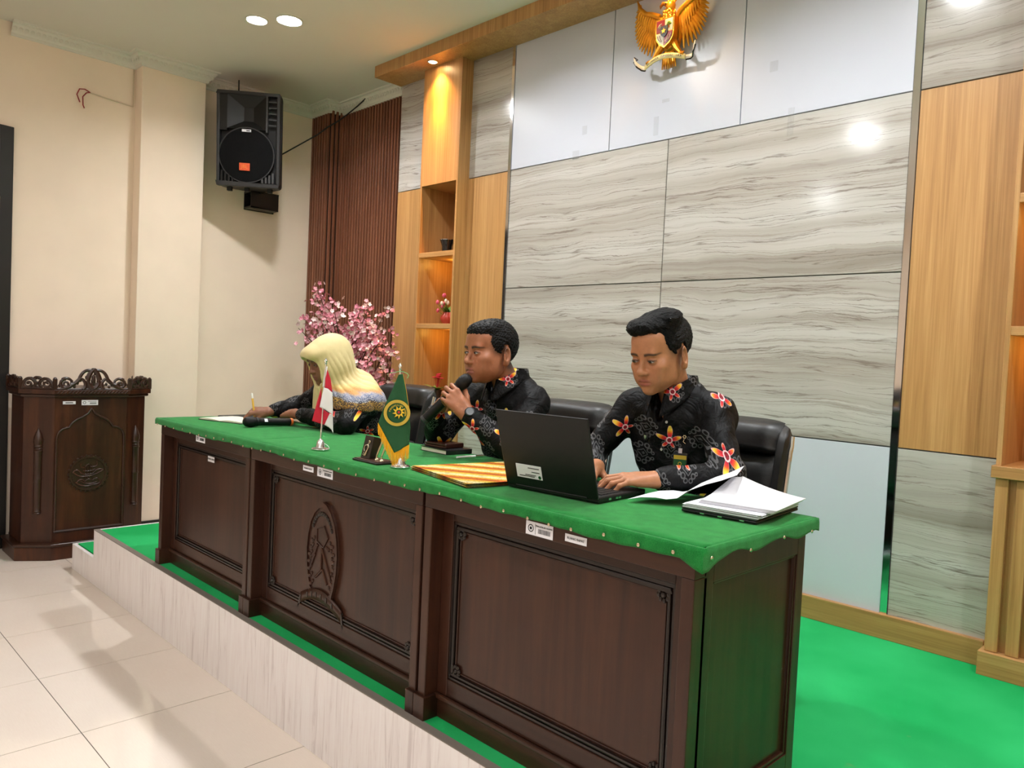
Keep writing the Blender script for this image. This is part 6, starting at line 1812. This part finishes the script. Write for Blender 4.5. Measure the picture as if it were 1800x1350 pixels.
def person_common(t, J, P, hd_T, skin, hands, shirt_mat):
    """skin body, shirt with collar, trousers and shoes"""
    parts = []
    nk_local = np.array(Matrix(hd_T).inverted() @ Vector(J['neck']))
    P['neck'] = tuple(nk_local+np.array([0, 0.0, -0.03]))
    V, F = head_mesh(P)
    parts.append((xform(V*1.0, hd_T), F, head_tint(V, skin, P)))
    for hp in hands: parts.append(hp)
    # bare trunk and arms hidden in the clothes keep the figure whole
    s = SDF(); N = np.array(J['neck']); Ls, Rs = np.array(J['lsh']), np.array(J['rsh']); pel = np.array(J['pelvis']); ch = (Ls+Rs)/2
    s.cap(N, lerp(ch, pel, 0.2), 0.05, 0.08, 0.04); s.cap(lerp(ch, pel, 0.25), pel, 0.10, 0.11, 0.05)
    for S, E, W in ((Ls, J['lel'], J['lwr']), (Rs, J['rel'], J['rwr'])): s.cap(N+np.array([0, 0.02, -0.05]), S, 0.035, 0.035, 0.03); s.cap(S, E, 0.04, 0.032, 0.02); s.cap(E, W, 0.032, 0.021, 0.02)
    V, F = s.mesh(0.012); parts.append((V, F, np.tile(np.array([*skin[:3], 1.0]), (len(V), 1))))
    M['skin_'+P['id']] = skin_material('skin_'+P['id'], skin)
    body = np_object('body', parts, 'skin_'+P['id'], t)
    eyes(body, hd_T, P)
    s, R = shirt_sdf(J, P)
    # neck opening
    nd = np.array(Matrix(hd_T) @ Vector((0, 0.02, -0.06)))
    if not P.get('closed'):
        s.cap(N+np.array([0, -0.005, -0.012]), nd, 0.050, 0.060, 0.012, 's')
        s.ell(N+np.array([0, -0.072, -0.045]), (0.020, 0.04, 0.050), 0.012, 's')
    def disp(Pp):
        x, y, z = Pp[:, 0], Pp[:, 1], Pp[:, 2]
        return 0.0035*np.sin(x*38+z*26+3*np.sin(y*17+z*9))*np.sin(z*21-y*33+x*11)+0.0016*np.sin(x*85-z*70+y*40)
    V, F = s.mesh(0.0062, disp)
    sh = np_object('shirt', [(V, F)], shirt_mat, t, cols=False, smooth_it=1)
    # trousers and shoes under the desk
    s = SDF(); hipw = 0.095
    for q in (-1, 1):
        hip = pel+np.array([q*hipw, 0.0, -0.05]); knee = hip+np.array([q*0.03, -0.40, 0.0]); ank = np.array([knee[0], knee[1]-0.03, HS+0.10])
        s.cap(hip, knee, 0.085, 0.062, 0.04); s.cap(knee, ank, 0.060, 0.050, 0.03)
        m = SDF(); m.cap(ank+np.array([0, 0.03, -0.055]), ank+np.array([0, -0.13, -0.066]), 0.040, 0.032, 0.02); m.cap(ank, ank+np.array([0, 0.02, -0.05]), 0.038, 0.040, 0.02)
        Vs, Fs = m.mesh(0.01); Vs[:, 2] = np.maximum(Vs[:, 2], HS+0.002); np_object('shoe', [(Vs, Fs)], 'black_plastic', t, cols=False)
    s.ell(pel+np.array([0, 0.01, -0.04]), (0.17, 0.13, 0.10), 0.05)
    V, F = s.mesh(0.012); M.setdefault('trousers', plain('trousers', rgb(18, 18, 22), 0.8)); np_object('trousers', [(V, F)], 'trousers', t, cols=False)
    return body, sh

def collar(t, N, hd, mat, w=0.070, rise=0.046):
    """stand-up shirt collar folding over into two points"""
    N = Vector(N); m = MB()
    def g(u, v):
        a = -PI*0.5+0.30+(2*PI-0.60)*u          # opening at the front (-Y)
        fr = max(0.0, -math.sin(a))**1.5         # 1 at front, 0 at the sides
        rr = w*(1.0+0.05*v)
        x = rr*math.cos(a); y = rr*1.0*math.sin(a)*(1.0+0.18*fr)+0.010
        top = rise*(1-0.62*fr)
        if v < 0.4: f = v/0.4; z = top*f-0.020*(1-f); x *= 1.02-0.03*f; y = y*(1.02-0.03*f)
        else:
            f = (v-0.4)/0.6; z = top-f*(0.052+0.040*fr); x *= 1+0.12*f; y = y*(1+0.10*f)-0.022*f*fr
        return (N.x+x, N.y+y-0.012*fr, N.z+z-0.022*fr)
    m.grid(g, 52, 10)
    return m.build('collar', mat, t, smooth=True, solid=0.0022, angle=80)

def button(t, p, n, r=0.005):
    M.setdefault('button', plain('button', rgb(190, 185, 175), 0.3))
    mt = Matrix.Translation(p) @ Vector(n).to_track_quat('Z', 'Y').to_matrix().to_4x4()
    MB().lathe([(r, 0), (r, 0.0012), (r*0.7, 0.0016), (0.0003, 0.001)], (0, 0, 0), 12).xf(mt).build('button', 'button', t, smooth=True)

_t = NT('hair_black'); _n = _t.noise(_t.coord('Object', (1.0, 0.16, 0.7)), 420, 3, 0.6, 0.5); _t.bump(_n, 0.9, 0.012)
M['hair_black'] = _t.out(rgb(8, 7, 7), 0.5, spec=0.18)
M['hair_curly'] = plain('hair_curly', rgb(8, 7, 7), 0.55, spec=0.18, bump=0.4, bscale=500)
def sideburn_fade(): pass

def badges(t):
    """round pin, small gold brooch and hanging identity card on the shirt front"""
    def at(p, n): 
        n = Vector(n).normalized(); X = Vector((0, 0, 1)).cross(n).normalized(); return frame(p, X, n)   # X right of the wearer's front, Z outwards
    mt = at((3.7152, -1.334, 1.212), (-0.277, -0.961, 0))
    MB().lathe([(0.0135, 0), (0.0135, 0.002), (0.011, 0.0035), (0.0105, 0.0028), (0.0003, 0.0028)], (0, 0, 0), 24).xf(mt).build('round_pin', 'black_plastic', t, smooth=True)
    MB().prism([(-0.006, 0.006), (0.006, 0.006), (0.006, -0.001), (0, -0.008), (-0.006, -0.001)], 0.0028, 0.0042).xf(mt).build('pin_shield', 'chrome_soft', t)
    mt = at((3.8551, -1.3195, 1.2227), (0.477, -0.86, 0))
    m = MB()
    for k in range(6): m.ball((0.0045*math.cos(k*PI/3), 0.0045*math.sin(k*PI/3)+0.004, 0.002), (0.003, 0.003, 0.002), 6, 4)
    m.tube([(0, -0.002, 0.002), (-0.004, -0.012, 0.002), (0.004, -0.018, 0.002)], 0.0015, 5); m.xf(mt).build('brooch', 'brass', t, smooth=True)
    M['card_green'] = plain('card_green', rgb(24, 84, 44), 0.3); M['card_yellow'] = plain('card_yellow', rgb(190, 160, 40), 0.4); M['card_red'] = plain('card_red', rgb(170, 40, 34), 0.5); M['card_clear'] = plain('card_clear', rgb(30, 34, 34), 0.15)
    mt = at((3.852, -1.334, 1.140), (0.33, -0.94, 0.02))
    c = MB().box(-0.023, 0.023, -0.042, 0.036, 0, 0.0015).xf(mt).build('identity_card', 'card_clear', t)
    MB().box(-0.0205, 0.0205, -0.040, 0.014, 0.0015, 0.0022).xf(mt).build('card_print', 'card_green', c)
    MB().box(-0.0205, 0.0205, 0.014, 0.027, 0.0015, 0.0022).xf(mt).build('card_band', 'card_yellow', c)
    MB().lathe([(0.004, 0.0024), (0.0062, 0.0024)], (0.0, 0.0, 0), 20, cap=False).xf(mt).build('card_seal', 'card_yellow', c)
    MB().box(-0.011, 0.011, -0.038, -0.020, 0.0022, 0.0027).xf(mt).build('card_photo', 'card_red', c)
    MB().box(-0.006, 0.006, 0.034, 0.050, 0.0, 0.004).xf(mt).build('card_clip', 'chrome_soft', c)
    for p, n in (((3.8104, -1.3595, 1.2714), (0.1, -0.97, 0)), ((3.7823, -1.339, 1.1781), (-0.076, -0.995, 0))): button(t, p, n, 0.0045)

def build_man_typing():
    J = dict(neck=(3.778, -1.272, 1.365), lsh=(3.915, -1.245, 1.302), rsh=(3.620, -1.275, 1.302), lel=(4.055, -1.385, 1.125), lwr=(3.905, -1.553, 1.113), rel=(3.505, -1.375, 1.125), rwr=(3.655, -1.525, 1.118), pelvis=(3.80, -1.14, 0.90))
    t = thing('person', 'man in black flowered shirt typing on the open laptop', 'person', (3.80, -1.14, HS))
    skin = rgb(178, 122, 86)
    P = dict(id='typing', w=0.97, jaw=0.95, lip=rgb(160, 90, 80), eye_open=0.0040, gaze=(-0.0015, -0.0012), eye_dz=-0.0006, stubble=0.10, brow=0.9, fade=0.6)
    hd = Matrix.Translation((3.790, -1.384, 1.486)) @ rotm(math.radians(-2), math.radians(19), math.radians(0))
    lh = frame(J['lwr'], (-0.66, -0.74, -0.02), (0.15, -0.1, 1))
    rh = frame(J['rwr'], (0.42, -0.86, -0.06), (0.05, 0, 1))
    cur = [(10, 32, 20), (12, 34, 22), (14, 36, 22), (16, 36, 22)]
    hands = [hand_parts(lh, -1, cur, (38, 18, 14, 12), skin, elbow=J['lel']), hand_parts(rh, 1, cur, (38, 18, 14, 12), skin, elbow=J['rel'])]
    M['shirt_typing'] = batik_material('shirt_typing', 0.62, 0.32)
    body, sh = person_common(t, J, P, hd, skin, hands, 'shirt_typing')
    V, F = hair_mesh('quiff', 0.97); np_object('hair', [(xform(V, hd), F)], 'hair_black', t, cols=False)
    collar(t, (3.780, -1.285, 1.378), hd, 'shirt_typing')
    badges(t)
    return t, sh

def build_man_speaking():
    J = dict(neck=(2.995, -1.280, 1.345), lsh=(3.118, -1.265, 1.282), rsh=(2.800, -1.290, 1.278), lel=(3.195, -1.462, 1.128), lwr=(3.043, -1.549, 1.238), rel=(2.775, -1.455, 1.128), rwr=(2.850, -1.545, 1.222), pelvis=(3.03, -1.13, 0.90))
    t = thing('person', 'man in black flowered shirt holding a microphone to his chin', 'person', (3.03, -1.13, HS))
    skin = rgb(160, 104, 74)
    P = dict(id='speaking', w=1.0, jaw=1.04, fat=0.002, lip=rgb(140, 78, 74), eye_open=0.0044, gaze=(-0.0040, 0.0), stubble=0.16, brow=0.95, nose=1.0, fade=0.85)
    hd = Matrix.Translation((2.992, -1.386, 1.466)) @ rotm(math.radians(-7), math.radians(5), math.radians(0)) @ Matrix.Scale(1.02, 4)
    lh = frame(J['lwr'], (-0.52, -0.36, 0.72), (0.62, -0.58, 0.40))
    rh = frame(J['rwr'], (0.62, 0.08, 0.70), (-0.70, -0.35, 0.55))
    hands = [hand_parts(lh, -1, [(38, 52, 30), (42, 55, 32), (46, 56, 32), (50, 56, 34)], (40, 30, 12, 16), skin, spread=(3, 0, -2, -5), elbow=J['lel']),
             hand_parts(rh, 1, [(50, 70, 45), (52, 72, 45), (54, 72, 45), (56, 72, 45)], (30, 40, 20, 25), skin, spread=(2, 0, -2, -4), elbow=J['rel'])]
    P['cuff_r'] = 0.97
    M['shirt_speaking'] = batik_material('shirt_speaking', 0.85, 0.30)
    body, sh = person_common(t, J, P, hd, skin, hands, 'shirt_speaking')
    V, F = hair_mesh('crop', 1.0); np_object('hair', [(xform(V, hd), F)], 'hair_curly', t, cols=False)
    collar(t, (2.997, -1.292, 1.366), hd, 'shirt_speaking', w=0.073)
    # wrist watch on the left arm
    fa = (Vector(J['lwr'])-Vector(J['lel'])).normalized(); wr = Vector(J['lwr'])-fa*0.016
    mt = frame(wr, fa, (0.72, -0.60, 0.62))
    MB().lathe([(0.0285, -0.011), (0.0295, -0.008), (0.0295, 0.008), (0.0285, 0.011)], (0, 0, 0), 28, 'x', cap=False).xf(mt).build('watch_strap', 'black_matte', t, smooth=True)
    wc = MB().lathe([(0.019, 0.0), (0.020, 0.004), (0.018, 0.009), (0.0145, 0.010)], (0, 0, 0.027), 24).xf(mt).build('watch_case', 'black_plastic', t, smooth=True)
    M['watch_face'] = plain('watch_face', rgb(150, 155, 160), 0.3)
    MB().lathe([(0.0003, 0.0), (0.0145, 0.0)], (0, 0, 0.0372), 24).xf(mt).build('watch_face', 'watch_face', wc)
    # microphone held in both hands
    mt_ = thing('microphone', 'black wireless microphone held upright in the clasped hands', 'microphone', (2.955, -1.53, 1.28))
    a = Vector((2.988, -1.512, 1.358)); b = Vector((2.872, -1.603, 1.205))
    X = (b-a).normalized(); mx = frame(a, X, (0, 0, 1))
    microphone(mx, mt_, 'grey_plastic')
    return t, sh

def build_woman():
    J = dict(neck=(1.905, -1.372, 1.268), lsh=(2.045, -1.335, 1.205), rsh=(1.745, -1.360, 1.235), lel=(2.150, -1.50, 1.112), lwr=(1.715, -1.525, 1.122), rel=(1.56, -1.42, 1.142), rwr=(1.592, -1.600, 1.122), pelvis=(1.89, -1.15, 0.90))
    t = thing('person', 'woman in a pale yellow headscarf bending over to write', 'person', (1.89, -1.15, HS))
    skin = rgb(138, 92, 70)
    P = dict(id='writing', w=0.95, jaw=0.92, fat=0.002, lip=rgb(128, 66, 62), eye_open=0.0022, gaze=(0.0, -0.0014), brow=0.7, nose=0.97, closed=True, cuff=0.80)
    hd = Matrix.Translation((1.928, -1.468, 1.400)) @ rotm(math.radians(-5), math.radians(23), math.radians(0)) @ Matrix.Scale(0.95, 4)
    lh = frame(J['lwr'], (-0.98, -0.02, -0.10), (0.0, -0.45, 1))
    rh = frame(J['rwr'], (-0.62, -0.74, -0.02), (0.35, -0.20, 0.9))
    hands = [hand_parts(lh, -1, [(28, 45, 25), (30, 48, 25), (34, 48, 25), (38, 48, 25)], (25, 25, 10, 10), skin, spread=(2, 0, -2, -4), scale=0.92, elbow=J['lel']),
             hand_parts(rh, 1, [(40, 50, 25), (46, 58, 30), (55, 65, 35), (60, 68, 35)], (35, 32, 18, 20), skin, spread=(2, 0, -2, -4), scale=0.92, elbow=J['rel'])]
    M['shirt_writing'] = batik_material('shirt_writing', 0.45, 0.25)
    body, sh = person_common(t, J, P, hd, skin, hands, 'shirt_writing')
    # headscarf
    s = SDF(); Hm = np.array(hd); L = lambda x, y, z: tuple((np.array(hd) @ np.array([x, y, z, 1.0]))[:3])
    Rh = hd.to_3x3().normalized().to_4x4()
    s.ell(L(0, 0.022, 0.026), (0.088, 0.112, 0.100), 0.03, 'u', Rh)
    s.ell(L(0, -0.045, 0.060), (0.070, 0.068, 0.046), 0.03, 'u', Rh)
    s.ell(L(0, -0.015, -0.045), (0.082, 0.090, 0.085), 0.04, 'u', Rh)
    N = np.array(J['neck'])
    s.cap(L(0, 0.02, -0.05), tuple(N+np.array([0, 0.0, -0.03])), 0.085, 0.105, 0.05)
    ls, rs = np.array(J['lsh']), np.array(J['rsh'])
    s.cap(tuple(N+np.array([0, 0.015, -0.02])), tuple(ls+np.array([0.01, 0.01, -0.025])), 0.086, 0.098, 0.05)
    s.cap(tuple(N+np.array([0.03, -0.03, -0.02])), tuple(ls+np.array([0.028, -0.075, -0.035])), 0.085, 0.082, 0.05)
    s.cap(tuple(N+np.array([0, 0.015, -0.02])), tuple(rs+np.array([-0.00, 0.01, -0.02])), 0.080, 0.070, 0.05)
    s.cap(tuple(N+np.array([-0.01, -0.055, -0.05])), tuple(N+np.array([-0.045, -0.085, -0.17])), 0.075, 0.045, 0.05)
    s.ell(tuple(N+np.array([0.02, 0.09, -0.08])), (0.15, 0.07, 0.16), 0.05)
    s.ell(L(0, -0.088, 0.066), (0.060, 0.036, 0.030), 0.025, 'u', Rh)
    # face opening
    s.ell(L(0, -0.118, -0.026), (0.058, 0.088, 0.082), 0.006, 's', Rh)
    inv = np.array(hd.inverted())
    def disp(Pp):
        q = Pp @ inv[:3, :3].T+inv[:3, 3]; x, y, z = q[:, 0], q[:, 1], q[:, 2]
        a = np.arctan2(y+0.02, x)
        side = np.clip((0.06-z)/0.12, 0, 1)
        f = np.sin(a*11+z*9+0.8*np.sin(z*11+a*2))
        return -0.0055*side*np.abs(f)**0.7+0.0015*np.sin(x*40+z*25)
    def hemline(Pp):
        x, y = Pp[:, 0]-N[0], Pp[:, 1]-N[1]
        fr = np.exp(-((x+0.045)/0.075)**4)*np.clip((-y-0.045)/0.04, 0, 1)      # loose front end hangs lower
        return N[2]-0.085-0.10*np.clip(x-0.02, 0, 1)*0.6+0.05*np.clip(-x-0.1, 0, 1)-0.16*fr, fr
    def cut(Pp): return (hemline(Pp)[0]-Pp[:, 2])*0.8
    s.fun(cut, (0, 0, 0), (1, 1, 1), 0.006, 'i')
    V, F = s.mesh(0.0036, disp)
    # printed border follows the lower edge of the cloth: height of the fold above the hem
    hl, fr = hemline(V)
    t_ = (V[:, 2]-hl)/0.135+1.2*fr
    keep_col = np.stack([t_, t_, t_, np.ones_like(t_)], 1)
    nt = NT('headscarf'); at = nt.n('ShaderNodeAttribute', attribute_name='tint'); b = nt.sep(at.outputs['Color'])[0]
    vo = nt.n('ShaderNodeTexVoronoi'); nt.t.links.new(nt.coord(), vo.inputs['Vector']); vo.inputs['Scale'].default_value = 260
    dots = nt.ramp(vo.outputs['Distance'], [(0.34, (1, 1, 1, 1)), (0.44, (0, 0, 0, 1))])
    wav = nt.math('ADD', b, nt.math('MULTIPLY', nt.math('SUBTRACT', nt.noise(nt.coord(), 12, 2), 0.5), 0.35))
    ground = nt.ramp(wav, [(0.0, rgb(36, 26, 18)), (0.30, rgb(60, 34, 14)), (0.36, rgb(34, 38, 60)), (0.52, rgb(120, 130, 165)), (0.60, rgb(205, 150, 80)), (0.80, rgb(222, 192, 124)), (0.90, rgb(222, 202, 146))])
    dotc = nt.ramp(wav, [(0.0, rgb(206, 150, 50)), (0.30, rgb(236, 186, 70)), (0.36, rgb(200, 205, 220)), (0.55, rgb(214, 196, 170)), (0.64, rgb(196, 110, 36)), (0.78, rgb(236, 214, 130)), (0.90, rgb(222, 202, 146))])
    nt.bump(nt.noise(nt.coord(), 40, 3), 0.15, 0.01)
    M['headscarf'] = nt.out(nt.mix(dots, ground, dotc), 0.6, sheen=0.2)
    np_object('headscarf', [(V, F, keep_col)], 'headscarf', t, smooth_it=1)
    # pen in the writing hand
    M['pen_yellow'] = plain('pen_yellow', rgb(240, 190, 80), 0.4); M['pen_clear'] = plain('pen_clear', rgb(240, 236, 225), 0.3)
    a = Vector((1.562, -1.655, TZ+0.016)); b = Vector((1.545, -1.668, 1.214)); d = (b-a)
    p = thing('writing_pen', 'yellow pen held upright in the writing woman\'s hand', 'pen', a)
    MB().tube([a, a+d*0.06], [0.0006, 0.0035], 10).build('tip', 'chrome_soft', p, smooth=True)
    MB().tube([a+d*0.06, a+d*0.1, a+d*0.80], [0.0036, 0.0050, 0.0050], 12).build('barrel', 'pen_yellow', p, smooth=True)
    MB().tube([a+d*0.80, a+d*0.97, b], [0.0052, 0.0055, 0.003], 12).build('cap', 'pen_clear', p, smooth=True)
    return t, sh

man3, shirt3 = build_man_typing()
man2, shirt2 = build_man_speaking()
woman, shirt1 = build_woman()
